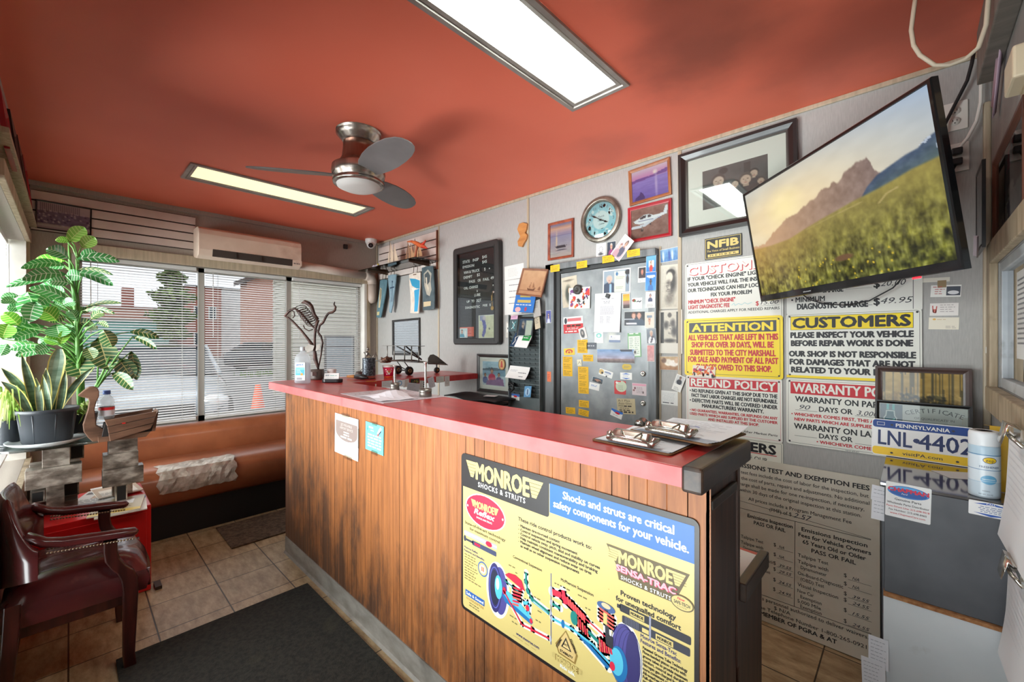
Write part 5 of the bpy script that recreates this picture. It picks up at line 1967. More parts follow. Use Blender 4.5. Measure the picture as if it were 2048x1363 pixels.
for q in range(4):
 hl([(.592,.258 - q * .010),(.636,.250 - q * .010)],.0055,RD2,8)
hl([(.613,.262),(.617,.18)],.012,P((40,40,52)),7)
b.rect(.612,.165,.022,.032,P((34,34,44)),8)
b.rect(.604,.222,.012,.03,KH,9)
b.ell(.632,.120,.008,.012,RD,9)
b.poly([(.478,.142),(.520,.088),(.512,.060),(.452,.062),(.440,.086)],P((150,120,54)),5)
b.poly([(.478,.137),(.514,.088),(.508,.065),(.456,.067),(.446,.086)],P((214,184,120)),6)
b.poly([(.479,.122),(.499,.088),(.462,.088)],P((40,34,30)),7)
b.poly([(.479,.114),(.493,.091),(.468,.091)],P((226,196,130)),8)
b.text('SAFETY',.480,.097,.0065,DK,w=.022,bold=.02,lay=9)
b.text('STEERING',.457,.092,.007,DK,w=.036,bold=.03,lay=9,rot=1.1)
b.text('STOPPING',.502,.108,.007,DK,w=.036,bold=.03,lay=9,rot=-1.0)
b.text('STABILITY',.481,.071,.007,DK,w=.046,bold=.03,lay=9)
wings(b,.428,.039,.108,.016,KH,P((120,96,40)),5)
b.text('MONROE',.482,.0385,.015,P((150,122,56)),w=.08,bold=.08,lay=6)
b.text('Ride safe.',.484,.024,.0095,WHT,w=.052,bold=.04)
# sensa-trac block with its dark glow
GLW = P((96,80,44),.4)
b.poly([(.612,.442),(.835,.442),(.806,.378),(.812,.36),(.65,.358),(.642,.395)],GLW,3)
wings(b,.619,.404,.207,.032,KH,GLW,4)
b.text('SENSA-TRAC',.7225,.382,.0155,P((240,176,186)),w=.158,bold=.05,lay=8)
b.text('SENSA-TRAC',.7235,.381,.0155,P((214,60,96)),w=.160,bold=.08,lay=7)
b.text('SHOCKS & STRUTS',.724,.363,.0095,WHT,w=.134,bold=.02,sp=1.15,lay=8)
b.ell(.817,.368,.028,.018,GLW,9)
b.ell(.817,.368,.025,.0155,KH,10)
b.text('Now',.815,.374,.006,RD,w=.018,bold=.03,shear=.3,lay=11)
b.text('SAFE-TECH',.817,.363,.0075,DK,w=.038,bold=.02,lay=11)
b.text('SYSTEM',.817,.357,.003,DK,w=.022,lay=11,sp=1.5)
b.text('Proven technology',.729,.320,.0125,DK,w=.146,bold=.035)
b.text('for unequalled comfort',.728,.301,.0125,DK,w=.172,bold=.035)
b.rect(.653,.277,.185,.020,P((34,34,44)),4,r=.004)
b.rect(.645,.283,.01,.010,P((34,34,44)),4)
b.rect(.682,.279,.040,.014,KH,5)
b.text('MONROE',.702,.282,.0075,DK,w=.034,bold=.04,lay=6)
b.rect(.66,.249,.176,.020,P((42,44,58)),4,r=.004)
for q in range(9):
 b.rect(.668 + q * .0045,.248,.0022,.022,P((90,92,110)),5)
b.rect(.716,.252,.018,.011,KH,5)
b.rect(.752,.251,.044,.014,KH,5)
b.text('MONROE',.774,.254,.0075,DK,w=.036,bold=.04,lay=6)
b.rect(.735,.243,.005,.058,P((150,150,170)),6)
b.text('Monroe Sensa-Trac',.712,.236,.0095,NVY,w=.092,al='L',bold=.02)
b.text('Features and Benefits:',.712,.223,.0095,NVY,w=.102,al='L',bold=.02)
for i,s in enumerate(('Patented Groove Tube Technology','Fluon-banded piston works with','groove tubes to provide maximum','comfort, control and durability','Nitrogen gas-charged for','more consistent control','All-weather fluid','Full-displaced valving','tuned to')):
 b.text(s,.718,.2095 - i * .0105,.0072,DK,w=.0036 * len(s),al='L',bold=.034)
for q in range(6):
 b.ell(.18 + q * .11,.40 - q * .02,.002,.0016,P((190,160,90)),2,n=8)
mon = card('advertising_sign','large yellow, black and blue shock absorber sign on the counter front','sign',b,on_wall_B(-.784,.719,PY - .002,-.1))
# --- flyers taped to the counter
def fl_curl(u,v):
 return .022 * max(0,.35 - v) ** 1.4 * (1.6 - u) * 2.2 + .008 * (1 - u) * (1 - v)
b = Board(.270,.212,.0008,P((240,242,244),.6),curl=fl_curl)
TAU = P((146,128,122),.55)
def cpoly(b,pts,mat,lay):
 b.poly(pts,mat,lay)
b2 = Board(.270,.212,.0008,P((242,243,245),.6))
b2.poly([(.012,.178),(.262,.178),(.262,.118)] + [(.137 + .125 * math.cos(a),.122 - .045 * math.sin(a)) for a in [i * math.pi / 14 for i in range(15)]],TAU,1)
b2.text("JJJ'S RELIABLE",.137,.156,.012,P((206,196,190)),w=.13,bold=.0)
b2.text('AIRPORT SERVICE',.137,.137,.012,P((206,196,190)),w=.15,bold=.0)
b2.greek(.10,.121,.075,1,.01,WHT,th=.006,word=.012,al='C')
b2.greek(.10,.107,.075,1,.01,WHT,th=.007,word=.03,al='C')
b2.greek(.07,.092,.135,1,.01,WHT,th=.008,word=.05,ragged=.05)
b2.greek(.06,.066,.15,5,.0095,P((170,172,178)),th=.003,word=.014,al='C')
b2.rect(.012,.018,.246,.0012,P((160,150,146)),2)
fy = thing('flyer','white flyer with a taupe rounded panel taped to the counter front','flyer',(-2.155,PY - .004,.812))
b2.build('sheet',on_wall_B(-2.155,.920,PY - .004,-.8),fy)
tape = glass_mat('clear_tape',(226,220,206),fac=.12,rough=.3)
for x,z,w,h in ((-2.16,1.028,.09,.02),(-2.13,.812,.09,.02),(-2.016,.93,.016,.10)):
 t = M(tape).add([(x - w / 2,PY - .0062,z - h / 2),(x + w / 2,PY - .0062,z - h / 2),(x + w / 2,PY - .0062,z + h / 2),(x - w / 2,PY - .0062,z + h / 2)],[(0,1,2,3)])
 t.build('tape',fy)
AQ = P((112,204,214),.55)
b = Board(.172,.136,.0008,AQ)
b.poly([(.016,.102),(.022,.122),(.024,.100),(.018,.094)],P((30,130,120)),2)
b.greek(.034,.110,.05,1,.01,WHT,th=.008,word=.05,ragged=.05)
b.greek(.05,.098,.035,1,.01,WHT,th=.004,word=.01)
b.line([(.118,.090),(.135,.112),(.150,.124)],.014,WHT,2)
b.line([(.128,.092),(.150,.110)],.006,P((60,60,90)),3)
b.ell(.122,.088,.006,.006,P((190,50,60)),3,n=12)
b.greek(.018,.075,.138,5,.0138,WHT,th=.007,word=.03,ragged=.12,al='C')
f2 = thing('flyer','small aqua blue flyer taped to the counter front','flyer',(-1.86,PY - .004,.89))
b.build('sheet',on_wall_B(-1.86,.957,PY - .003,-1.2),f2)
for x,z,w,h in ((-1.855,1.026,.05,.018),(-1.855,.888,.06,.02)):
 t = M(tape).add([(x - w / 2,PY - .0055,z - h / 2),(x + w / 2,PY - .0055,z - h / 2),(x + w / 2,PY - .0055,z + h / 2),(x - w / 2,PY - .0055,z + h / 2)],[(0,1,2,3)])
 t.build('tape',f2)
# ================================================================ TELEVISION
TVM = Matrix.Translation((-.2576,2.0557,1.8942)) @ Euler((0,0,0)).to_matrix().to_4x4()
TVM = TVM @ Matrix.Rotation(math.radians(-45.49),4,'Z') @ Matrix.Rotation(math.radians(9.717),4,'X') @ Matrix.Rotation(math.radians(-.31),4,'Y') @ Matrix.Rotation(math.pi / 2,4,'X')
tv = bpy.data.objects.new('television',None)
tv.empty_display_size = .05
COL.objects.link(tv)
tv.matrix_basis = TVM
tag(tv,'flat-screen television showing a mountain meadow, mounted high in the corner','television')
TW,TH = .948,.555
pb_ = P((16,16,18),.18,0,.4)
m = M(pb_)
m.xf = TVM
bz,bb = .012,.030
rows = []
for d,z in ((0,-.02),(0,.0),(.003,.004),(1,.004),(1,-.004)):
 e,f = (bz,bb) if d == 1 else (d,d)
 rows.append([(-TW / 2 + e,-TH / 2 + f,z),(TW / 2 - e,-TH / 2 + f,z),(TW / 2 - e,TH / 2 - e,z),(-TW / 2 + e,TH / 2 - e,z)])
m.grid(rows,smooth=False,close=True)
m.build('bezel',tv)
m = M(P((22,22,24),.5))
m.xf = TVM
m.add([(-TW / 2,-TH / 2,-.02),(TW / 2,-TH / 2,-.02),(TW / 2,TH / 2,-.02),(-TW / 2,TH / 2,-.02)],[(3,2,1,0)])
m.box(-.30,.30,-.2,.2,-.05,-.02)
m.build('back_cover',tv)
def tv_picture():
 g = Img(256,144,(148,172,202),(228,210,176))
 X,Y = g.X,g.Y
 # warm sunrise on the left, blue upper right
 warm = np.clip(1.25 - np.sqrt(((X - .26) / .75) ** 2 + ((Y - .33) / .55) ** 2),0,1)
 g.put(warm,(250,222,170),.85)
 g.put(np.clip(1.2 - np.sqrt(((X - .28) / .13) ** 2 + ((Y - .285) / .17) ** 2),0,1),(255,236,176),.9)
 g.noise(9,7,10)
 def ridge(pts):
  xs,ys = zip(*pts)
  return np.interp(X[0],xs,ys)[None,:]
 far = ridge([(0,.515),(.10,.50),(.15,.475),(.222,.403),(.325,.368),(.38,.355),(.433,.338),(.45,.318),(.471,.325),(.50,.29),(.522,.274),(.584,.275),(.63,.268),(.645,.235),(.69,.225),(.728,.208),(.752,.212),(.764,.24),(.775,.31),(.80,.343),(.84,.36),(1,.45)])
 far = far + (g.fbm(40,1)[70:71,:] - .5) * .05
 m_ = np.clip((Y - far) * 70,0,1)
 hz = np.clip((X - .08) / .75,0,1)[:,:,None]
 base = np.array((206,164,124)) * (1 - hz) + np.array((126,108,104)) * hz
 tex = (g.fbm(34,20) - .5)[:,:,None] * 56 * hz
 g.a = g.a * (1 - m_[:,:,None]) + (base + tex) * m_[:,:,None]
 right = ridge([(.0,.9),(.60,.62),(.70,.46),(.735,.40),(.78,.355),(.831,.335),(.892,.312),(.938,.306),(.963,.28),(1,.262)])
 m_ = np.clip((Y - right) * 80,0,1)
 t = np.clip((Y - right) / .25,0,1)[:,:,None]
 base = np.array((70,86,112)) * (1 - t) + np.array((86,104,84)) * t
 g.a = g.a * (1 - m_[:,:,None]) + (base + (g.fbm(30,26) - .5)[:,:,None] * 40) * m_[:,:,None]
 snow = (g.fbm(40,30) > .66) & (X > .86) & (Y < .36) & (Y > right)
 g.put(snow.astype(float),(196,206,220),.8)
 mead = ridge([(0,.53),(.147,.55),(.284,.55),(.396,.515),(.495,.49),(.596,.469),(.664,.453),(.727,.445),(.766,.44),(.839,.425),(.906,.407),(1,.40)])
 m_ = np.clip((Y - mead) * 60,0,1)
 t = np.clip((Y - mead) / .55,0,1)[:,:,None]
 warmx = (np.clip(1 - X / .55,0,1))[:,:,None]
 base = np.array((150,136,72)) * (1 - t) + np.array((84,86,26)) * t
 base = base * (1 - warmx * (1 - t) * .8) + np.array((196,152,84)) * warmx * (1 - t) * .8
 gr_ = (g.fbm(44,22,3) - .5)[:,:,None] * (24 + 210 * t) * np.array((1,1,.55))
 blades = (g.fbm(120,16,2) - .5)[:,:,None] * 80 * np.clip(t * 1.6 - .3,0,1)
 g.a = g.a * (1 - m_[:,:,None]) + (base + gr_ + blades) * m_[:,:,None]
 # path, stone and flowers
 for a,b_ in (((.40,.535),(.592,.503)),((.592,.503),(.70,.49)),((.770,.54),(.806,.497)),((.806,.497),(.85,.485))):
  for q in np.linspace(0,1,30):
   g.ell(a[0] + (b_[0] - a[0]) * q,a[1] + (b_[1] - a[1]) * q,.006,.005,(176,158,100),.4,.3)
 g.ell(.577,.83,.045,.022,(110,78,52),.25)
 rr = np.random.RandomState(5)
 for q in range(34):
  g.ell(.3 + rr.rand() * .5,.80 + rr.rand() * .2,.004,.006,(216,186,50),.4)
 return g.out
sb = Board(TW - 2 * bz,TH - bz - bb,.002,P((10,10,12),.1))
sb.pic(tv_picture(),.001,.001,TW - 2 * bz - .002,TH - bz - bb - .002)
scr = sb.build('screen',TVM @ Matrix.Translation((0,(bb - bz) / 2,-.003)),tv,print_mat('screen_glow',.12,.0,emit=.44))
b = Board(.06,.012,.001,P((16,16,18),.2))
b.text('element',.03,.003,.006,P((210,212,216)),w=.046)
b.build('maker_name',TVM @ Matrix.Translation((-.14,-TH / 2 + .015,.004)),tv)
m = M(P((230,30,40),.3,emit=2.0))
m.xf = TVM
m.cbox((.33,-TH / 2 - .002,-.004),(.022,.006,.008))
m.build('standby_light',tv)
m = M(P((30,30,32),.4,.6))
m.tube([TVM @ Vector((0,0,-.05)),(-.12,2.34,1.93),(-.16,2.40,1.92),(-.16,2.495,1.92)],.02,10)
m.box(-.24,-.08,2.488,2.4985,1.86,2.06)
m.build('wall_bracket',tv)
# cables at the corner
c = M(P((206,192,170),.5)).tube([(.012,1.90,2.569),(.004,1.90,2.50),(-.002,1.90,2.438),(.004,1.90,2.385),(.019,1.90,2.346),(.053,1.90,2.298),(.085,1.90,2.284),(.118,1.90,2.287),(.145,1.89,2.305),(.160,1.88,2.36),(.165,1.87,2.45),(.166,1.87,2.569)],.0062,8)
tag(c.build('cable',loc=(.06,1.9,2.28)),'thick cream cable looping down from the ceiling at the right corner','cable')
c = M(P((28,28,30),.5)).tube([(.178,2.46,2.568),(.172,2.465,2.52),(.160,2.47,2.46),(.135,2.475,2.40),(.118,2.478,2.36),(.095,2.47,2.30),(.05,2.42,2.20),(-.02,2.35,2.10)],.006,8)
tag(c.build('cable',loc=(.17,2.46,2.56)),'black cable running down behind the television from the ceiling corner','cable')
c = M(P((232,228,222),.5)).tube([(.196,2.47,2.568),(.197,2.472,2.45),(.196,2.472,2.36),(.185,2.472,2.29),(.160,2.472,2.23),(.130,2.475,2.19),(.112,2.48,2.178)],.006,8)
tag(c.build('cable',loc=(.19,2.47,2.56)),'white cable dropping to the lower outlet beside the television','cable')
c = M(P((26,26,28),.5)).tube([(.13,2.485,2.14),(.115,2.48,2.10),(.10,2.44,2.05),(.06,2.35,1.95)],.004,6)
tag(c.build('cable',loc=(.13,2.48,2.12)),'short black cord plugged in the lower outlet behind the television','cable')
c = M(P((34,34,36),.5)).tube([(-.40,2.47,1.66),(-.36,2.47,1.62),(-.30,2.472,1.595),(-.22,2.472,1.585),(-.14,2.47,1.60),(-.06,2.46,1.65),(-.02,2.43,1.70)],.003,6)
tag(c.build('cable',loc=(-.2,2.47,1.59)),'thin dark cord sagging across the charges sign below the television','cable')
def outlet(label,x,z,plugs):
 o = bpy.data.objects.new('wall_outlet',None)
 o.empty_display_size = .03
 COL.objects.link(o)
 o.location = (x,YB - .001,z)
 tag(o,label,'outlet','double outlets beside the television')
 wp = P((226,222,216),.4)
 M(wp).box(x - .037,x + .037,YB - .006,YB - .001,z - .058,z + .058).build('cover_plate',o,bevel=.002)
 for dz in (.021,-.021):
  s = M(wp).lathe([(.0165,0),(.0165,.003),(0,.003)],(x,YB - .006,z + dz),20,'y',flip=-1)
  s.use(P((40,38,36)))
  for dx in (-.006,.006):
   s.box(x + dx - .001,x + dx + .001,YB - .0095,YB - .009,z + dz - .001,z + dz + .007)
  s.lathe([(.0022,.0005),(0,.0005)],(x,YB - .009,z + dz - .007),8,'y',flip=-1)
  s.build('socket',o)
  if plugs:
   M(P((26,26,28),.5)).box(x - .014,x + .018,YB - .035,YB - .009,z + dz - .014,z + dz + .012).build('plug',o,bevel=.004)
 return o
outlet('white double outlet above, no plugs, right of the television',.127,2.338,False)
outlet('white double outlet below with black plugs, right of the television',.130,2.168,True)
# ================================================================ CLOCK
ck = bpy.data.objects.new('wall_clock',None)
ck.empty_display_size = .05
COL.objects.link(ck)
CM = on_wall_B(-1.534,2.243,YB - .001)
ck.matrix_basis = CM
tag(ck,'round wall clock with pewter rim and pale blue numeral dial','clock')
m = M(N('pewter',(104,98,88),(166,158,146),scale=12,rough=.35,metal=.75))
m.xf = CM
m.lathe([(.148,0),(.155,.012),(.153,.026),(.146,.034),(.138,.030),(.134,.033),(.127,.030),(.122,.018),(.121,.010)],(0,0,0),64,cap=False)
for q in range(72):
 a = 2 * math.pi * q / 72
 m.ball((.1235 * math.cos(a),.1235 * math.sin(a),.021),.0028,6,4)
m.build('rim',ck)
b = Board(.244,.244,.002,P((206,228,232),.5),r=.12)
b.ell(.122,.122,.121,.121,P((150,204,216),.5),1,n=48)
b.ell(.122,.122,.062,.062,P((214,228,228),.5),2,n=40)
b.ring(.122,.122,.066,.066,.001,P((236,240,240)),3)
rk = random.Random(6)
for i in range(26):
 a,r = rk.random() * 6.28,.068 + rk.random() * .045
 b.ell(.122 + r * math.cos(a),.122 + r * math.sin(a),.005 + rk.random() * .02,.004 + rk.random() * .012,P(rk.choice([(190,222,228),(216,232,232),(132,192,208)]),.5),2,rot=rk.random() * 3,n=14)
for n in range(1,13):
 a = math.radians(90 - 30 * n)
 b.text(str(n),.122 + .096 * math.cos(a),.122 + .096 * math.sin(a) - .0095,.019,P((58,76,88)),bold=.0,lay=5)
b.text('Faith',.122,.140,.013,P((70,92,104)),w=.05,shear=.4,lay=5)
b.text('Hope',.122,.114,.013,P((70,92,104)),w=.05,shear=.4,lay=5)
b.text('Love',.128,.090,.013,P((70,92,104)),w=.045,shear=.4,lay=5)
b.build('dial',CM @ Matrix.Translation((0,0,.006)),ck)
for nm,ang,L,w in (('hour_hand',90 - 30 * 3.84,.062,.007),('minute_hand',90 - 6 * 50,.086,.006)):
 m = M(P((30,30,32),.4))
 m.xf = CM @ Matrix.Translation((0,0,.013 if nm == 'hour_hand' else .016)) @ Matrix.Rotation(math.radians(ang),4,'Z')
 m.prism([(-.02,-.0015),(L * .45,-.0016),(L * .62,-w),(L,0),(L * .62,w),(L * .45,.0016),(-.02,.0015)],'z',0,.0015)
 m.lathe([(.006,0),(.006,.003),(0,.003)],(0,0,0),14)
 m.build(nm,ck)
m = M(glass_mat('picture_glass'))
m.xf = CM
m.lathe([(.122,.024),(.09,.030),(.05,.034),(0,.035)],(0,0,0),40,cap=False)
m.build('glass_pane',ck)
# ================================================================ FRAMED PICTURES ON THE POSTER WALL
cherry = N('frame_cherry',(122,52,34),(164,82,54),scale=6,stretch=(4,4,4),rough=.35,coat=.2)
oakf = N('frame_oak',(134,78,48),(172,110,70),scale=6,rough=.4)
redf = N('frame_red',(140,22,34),(170,32,44),scale=6,rough=.35,coat=.2)
blackf = P((26,25,26),.3,0,.3)
darkf = N('frame_black_wood',(40,38,38),(58,54,52),scale=8,rough=.4)
g = Img(40,52,(150,130,168),(196,170,176))
g.grad(0,0,1,.12,(122,120,164),(224,158,130)).grad(0,.12,1,.30,(236,176,150),(170,146,176)).grad(0,.36,1,1,(156,146,176),(206,180,172))
g.noise(10,4,40).ell(.30,.5,.03,.22,(250,206,170),.8).box(0,.34,1,.36,(130,120,160))
g.poly([(.22,.66),(.30,.74),(.72,.73),(.80,.64),(.70,.70),(.32,.70)],(36,34,48)).poly([(.28,.66),(.72,.66),(.70,.71),(.30,.71)],(48,46,60)).ell(.52,.80,.26,.02,(96,86,104))
frame('picture_frame','small cherry framed picture of a rowing boat at dusk, left of the clock','picture',on_wall_B(-1.875,2.163,YB - .001,-.4),.231,.278,g.out,.018,.016,cherry)
g = Img(56,44,(206,150,190),(110,90,170))
g.grad(0,0,1,.32,(226,196,214),(206,120,180)).grad(0,.34,1,1,(150,124,200),(104,84,170))
g.poly([(0,.30),(.2,.26),(.5,.28),(.8,.22),(1,.16),(1,.30),(0,.38)],(116,70,150)).noise(12,5,40,lambda x,y: y > .36)
g.ell(.66,.19,.05,.06,(255,236,220),.6).ell(.68,.6,.03,.35,(220,190,226),.8,.7).poly([(.05,1),(.1,.88),(.2,.82),(.24,.72),(.27,.74),(.30,.80),(.34,.86),(.36,1)],(54,36,110))
frame('picture_frame','oak framed picture of a violet sunset over the sea, top right of the clock','picture',on_wall_B(-1.187,2.408,YB - .001,2.6),.272,.226,g.out,.018,.016,oakf)
g = Img(60,46,(150,106,96),(120,78,66))
g.noise(30,8,8)
g.poly([(.06,.40),(.2,.33),(.34,.24),(.5,.24),(.6,.30),(.94,.28),(.96,.33),(.7,.42),(.5,.50),(.24,.53),(.10,.47)],(232,230,234)).poly([(.86,.30),(.92,.06),(.98,.05),(.96,.30)],(226,224,230))
g.poly([(.22,.33),(.34,.25),(.42,.25),(.40,.34),(.26,.37)],(52,46,52)).poly([(.45,.26),(.55,.27),(.54,.34),(.45,.34)],(60,54,60)).box(.2,.42,.8,.44,(76,80,140)).poly([(.0,.58),(.3,.55),(.75,.36),(.8,.38),(.36,.64),(.0,.66)],(214,212,222)).ell(.3,.74,.035,.05,(40,36,38)).ell(.52,.58,.025,.035,(40,36,38)).box(.295,.6,.31,.72,(140,130,130))
frame('picture_frame','red framed picture of a small white aeroplane in flight, below the sunset picture','picture',on_wall_B(-1.187,2.164,YB - .001,.3),.284,.225,g.out,.020,.018,redf)
g = Img(72,60,(92,88,86),(70,66,64))
g.noise(10,6,5).ell(.34,.12,.07,.08,(48,46,46)).box(.66,.06,.76,.30,(62,58,56)).person(.26,.18,.30,(206,178,160),(70,62,58),(80,76,74),.85)
for cx,top,s,h in ((.80,.26,.20,(50,44,42)),(.52,.42,.18,(60,50,46)),(.90,.50,.16,(70,60,54)),(.68,.32,.27,(84,74,66))):
 g.person(cx,top,s,(196,166,146),h,(58,54,54),.85)
frame('picture_frame','large black framed family photograph with wide cream mount above the plaque','picture',on_wall_B(-.703,2.277,YB - .001,.7),.588,.482,g.out,.046,.030,blackf,matte=.085,lip=P((70,66,62),.35,.3))
g = Img(52,42,(176,206,222),(206,214,220))
g.grad(0,.3,1,.6,(120,160,186),(150,184,200)).poly([(0,.32),(.4,.24),(1,.3),(1,.36),(0,.38)],(84,110,120))
for cx,top,s,c in ((.42,.30,.20,(216,80,110)),(.12,.5,.15,(70,90,150)),(.72,.46,.16,(96,70,130))):
 g.person(cx,top,s,(190,140,110),(50,36,32),c,.8)
g.poly([(.2,.8),(.9,.7),(.95,1),(.15,1)],(140,90,140)).noise(14,10,8)
bb_ = Board(.352,.278,.002,P((222,226,224),.6))
pf = frame('picture_frame','dark framed holiday snapshot with an oval badge stuck on its mount','picture',on_wall_B(-2.586,1.142,YB - .001),.408,.332,g.out,.029,.018,darkf,matte=.035)
b = Board(.075,.092,.004,P((150,108,66)),r=.036)
b.ell(.0375,.046,.030,.038,P((196,168,110)),1)
b.poly([(.022,.02),(.03,.075),(.045,.075),(.053,.02)],P((176,70,60)),2)
b.build('oval_badge',on_wall_B(-2.48,1.225,YB - .014),pf)
# glass-fronted empty frame reflecting the street window
g = M(darkf)
t = bpy.data.objects.new('picture_frame',None)
t.empty_display_size = .05
COL.objects.link(t)
MM = on_wall_B(-3.947,1.462,YB - .001,1.0)
t.matrix_basis = MM
tag(t,'dark framed mirror-like glass on the wall above the metal biplane','frame')
g.xf = MM
w2,h2 = .267,.195
g.grid([[(-w2 + d,-h2 + d,z),(w2 - d,-h2 + d,z),(w2 - d,h2 - d,z),(-w2 + d,h2 - d,z)] for d,z in ((0,0),(0,.016),(.022,.012),(.022,0))],smooth=False,close=True)
g.build('frame',t)
g = M(P((190,194,196),.03,.95))
g.xf = MM
g.add([(-w2 + .02,-h2 + .02,.005),(w2 - .02,-h2 + .02,.005),(w2 - .02,h2 - .02,.005),(-w2 + .02,h2 - .02,.005)],[(0,1,2,3)])
g.build('glass_pane',t)
# letter board
LBM = on_wall_B(-2.782,1.829,YB - .001,.3)
lb = bpy.data.objects.new('letter_board',None)
lb.empty_display_size = .05
COL.objects.link(lb)
lb.matrix_basis = LBM
tag(lb,'tall black letter board with white price letters behind a glass door','letter board')
m = M(P((44,42,42),.45))
m.xf = LBM
w2,h2 = .30,.440
def rr(w,h,r,n=4):
 o = []
 for cx,cy,a0 in ((w - r,-h + r,-90),(w - r,h - r,0),(-w + r,h - r,90),(-w + r,-h + r,180)):
  for q in range(n + 1):
   a = math.radians(a0 + 90 * q / n)
   o.append((cx + r * math.cos(a),cy + r * math.sin(a)))
 return o
rows = []
for d,z,r in ((0,0,.03),(0,.05,.03),(.008,.056,.026),(.052,.056,.006),(.056,.050,.004),(.056,.02,.004)):
 rows.append([(p[0],p[1],z) for p in rr(w2 - d,h2 - d,r)])
m.grid(rows,smooth=False,close=True)
m.build('frame',lb)
b = Board(.49,.77,.002,P((34,34,37),.8))
for i in range(62):
 b.rect(0,.008 + i * .0122,.49,.0012,P((22,22,24),.9),1)
LT = P((232,232,228),.5)
for s,x,y,h in (('STATE',.045,.685,.024),('INSP',.185,.685,.024),('$45',.31,.695,.024),('EMISSION',.045,.640,.022),('$45',.31,.652,.024),('VAN & TRUCK',.06,.588,.023),('$',.335,.588,.023),('EXEMPT',.058,.543,.023),('$2',.24,.548,.023),('PASS',.135,.498,.023),('OR',.25,.498,.023),('FAIL',.32,.498,.023),('49',.415,.502,.023),('OIL',.06,.446,.021),('CHANGE',.135,.446,.023),('&',.235,.41,.018),('LUBE',.205,.372,.023),('UP',.10,.322,.020),('TO',.165,.322,.022),('5QT',.235,.322,.024),('DIAGNOSTIC',.08,.268,.021),('FEE',.315,.276,.018),('$',.40,.276,.02)):
 b.text(s,x,y,h,LT,al='L',w=.0195 * len(s) if len(s) > 1 else None,lay=3,bold=.02)
b.ell(.40,.598,.006,.006,LT,3,n=12)
b.ell(.445,.45,.006,.006,LT,3,n=12)
b.build('letter_panel',LBM @ Matrix.Translation((0,0,.015)),lb)
b = Board(.20,.085,.001,P((226,106,84)))
b.greek(.02,.068,.16,4,.015,P((180,50,40)),th=.007)
b.build('red_slip',LBM @ Matrix.Translation((-.145,-.325,.021)),lb)
g = Img(16,14,(210,224,226),(190,206,214))
g.person(.3,.1,.45,(214,170,150),(90,60,40),(70,150,180),.8).ell(.75,.6,.15,.4,(236,236,236))
b = Board(.11,.085,.001,WHT).pic(g.out,.004,.004,.102,.077)
b.build('snapshot',LBM @ Matrix.Translation((-.185,-.335,.0235)),lb)
g = Img(28,34,(214,210,176),(206,200,160))
g.box(.05,0,.35,.22,(150,150,180)).poly([(.2,.2),(.4,.15),(.5,.45),(.46,.75),(.3,1),(.2,.9),(.3,.6)],(84,84,160)).ell(.36,.12,.1,.1,(196,180,190)).ell(.7,.6,.04,.05,(40,40,50)).noise(18,8,8)
b = Board(.20,.20,.001,WHT).pic(g.out,.004,.004,.192,.192)
b.build('snapshot',LBM @ Matrix.Translation((.12,-.285,.0215)),lb)
m = M(glass_mat('picture_glass',(255,255,255),fac=.09))
m.xf = LBM
m.add([(-.246,-.386,.046),(.246,-.386,.046),(.246,.386,.046),(-.246,.386,.046)],[(0,1,2,3)])
m.build('glass_pane',lb)
m = M(P((190,186,180),.3,.9))
m.xf = LBM
m.lathe([(.010,0),(.010,.012),(0,.012)],(.245,.0,.05),14)
m.build('lock',lb)
m = M(P((150,126,84),.4,.8))
m.xf = LBM
m.tube([(.245,0,.064),(.235,-.03,.066),(.232,-.06,.064)],.002,6).cbox((.232,-.05,.064),(.016,.045,.002))
m.lathe([(.018,-.001),(.018,.001)],(.236,-.135,.064),16).cbox((.236,-.105,.064),(.007,.05,.002))
m.build('keys',lb)
M(P((24,24,24),.5)).box(-2.532,-2.528,YB - .0586,YB - .057,1.42,2.23).build('door_gap',lb)
# wooden state-shaped cut-out
wp = [(-2.281,2.36),(-2.238,2.361),(-2.195,2.343),(-2.203,2.3),(-2.22,2.278),(-2.195,2.254),(-2.203,2.224),(-2.232,2.197),(-2.251,2.168),(-2.29,2.18),(-2.299,2.22),(-2.269,2.254),(-2.302,2.318)]
tag(M(N('plaque_pine',(176,112,58),(206,146,84),scale=5,stretch=(1,1,5),rough=.45)).prism(wp,'y',YB - .022,YB - .001).build('wooden_plaque',bevel=.003),'unframed wooden plaque cut in an irregular map shape','plaque')
# papers left of the rack
b = Board(.215,.115,.0006,P((228,226,220),.7))
b.greek(.04,.085,.13,6,.012,P((186,186,186)),th=.003)
card('paper_sheet','upper white paper with faint print right of the letter board','paper',b,on_wall_B(-2.355,1.984,YB - .001,1.5))
b = Board(.19,.285,.0006,P((226,224,220),.7))
b.greek(.05,.24,.13,4,.05,P((120,120,126)),th=.006)
card('paper_sheet','lower white notice hanging behind the tilted ship picture','paper',b,on_wall_B(-2.365,1.778,YB - .0012,-.6))
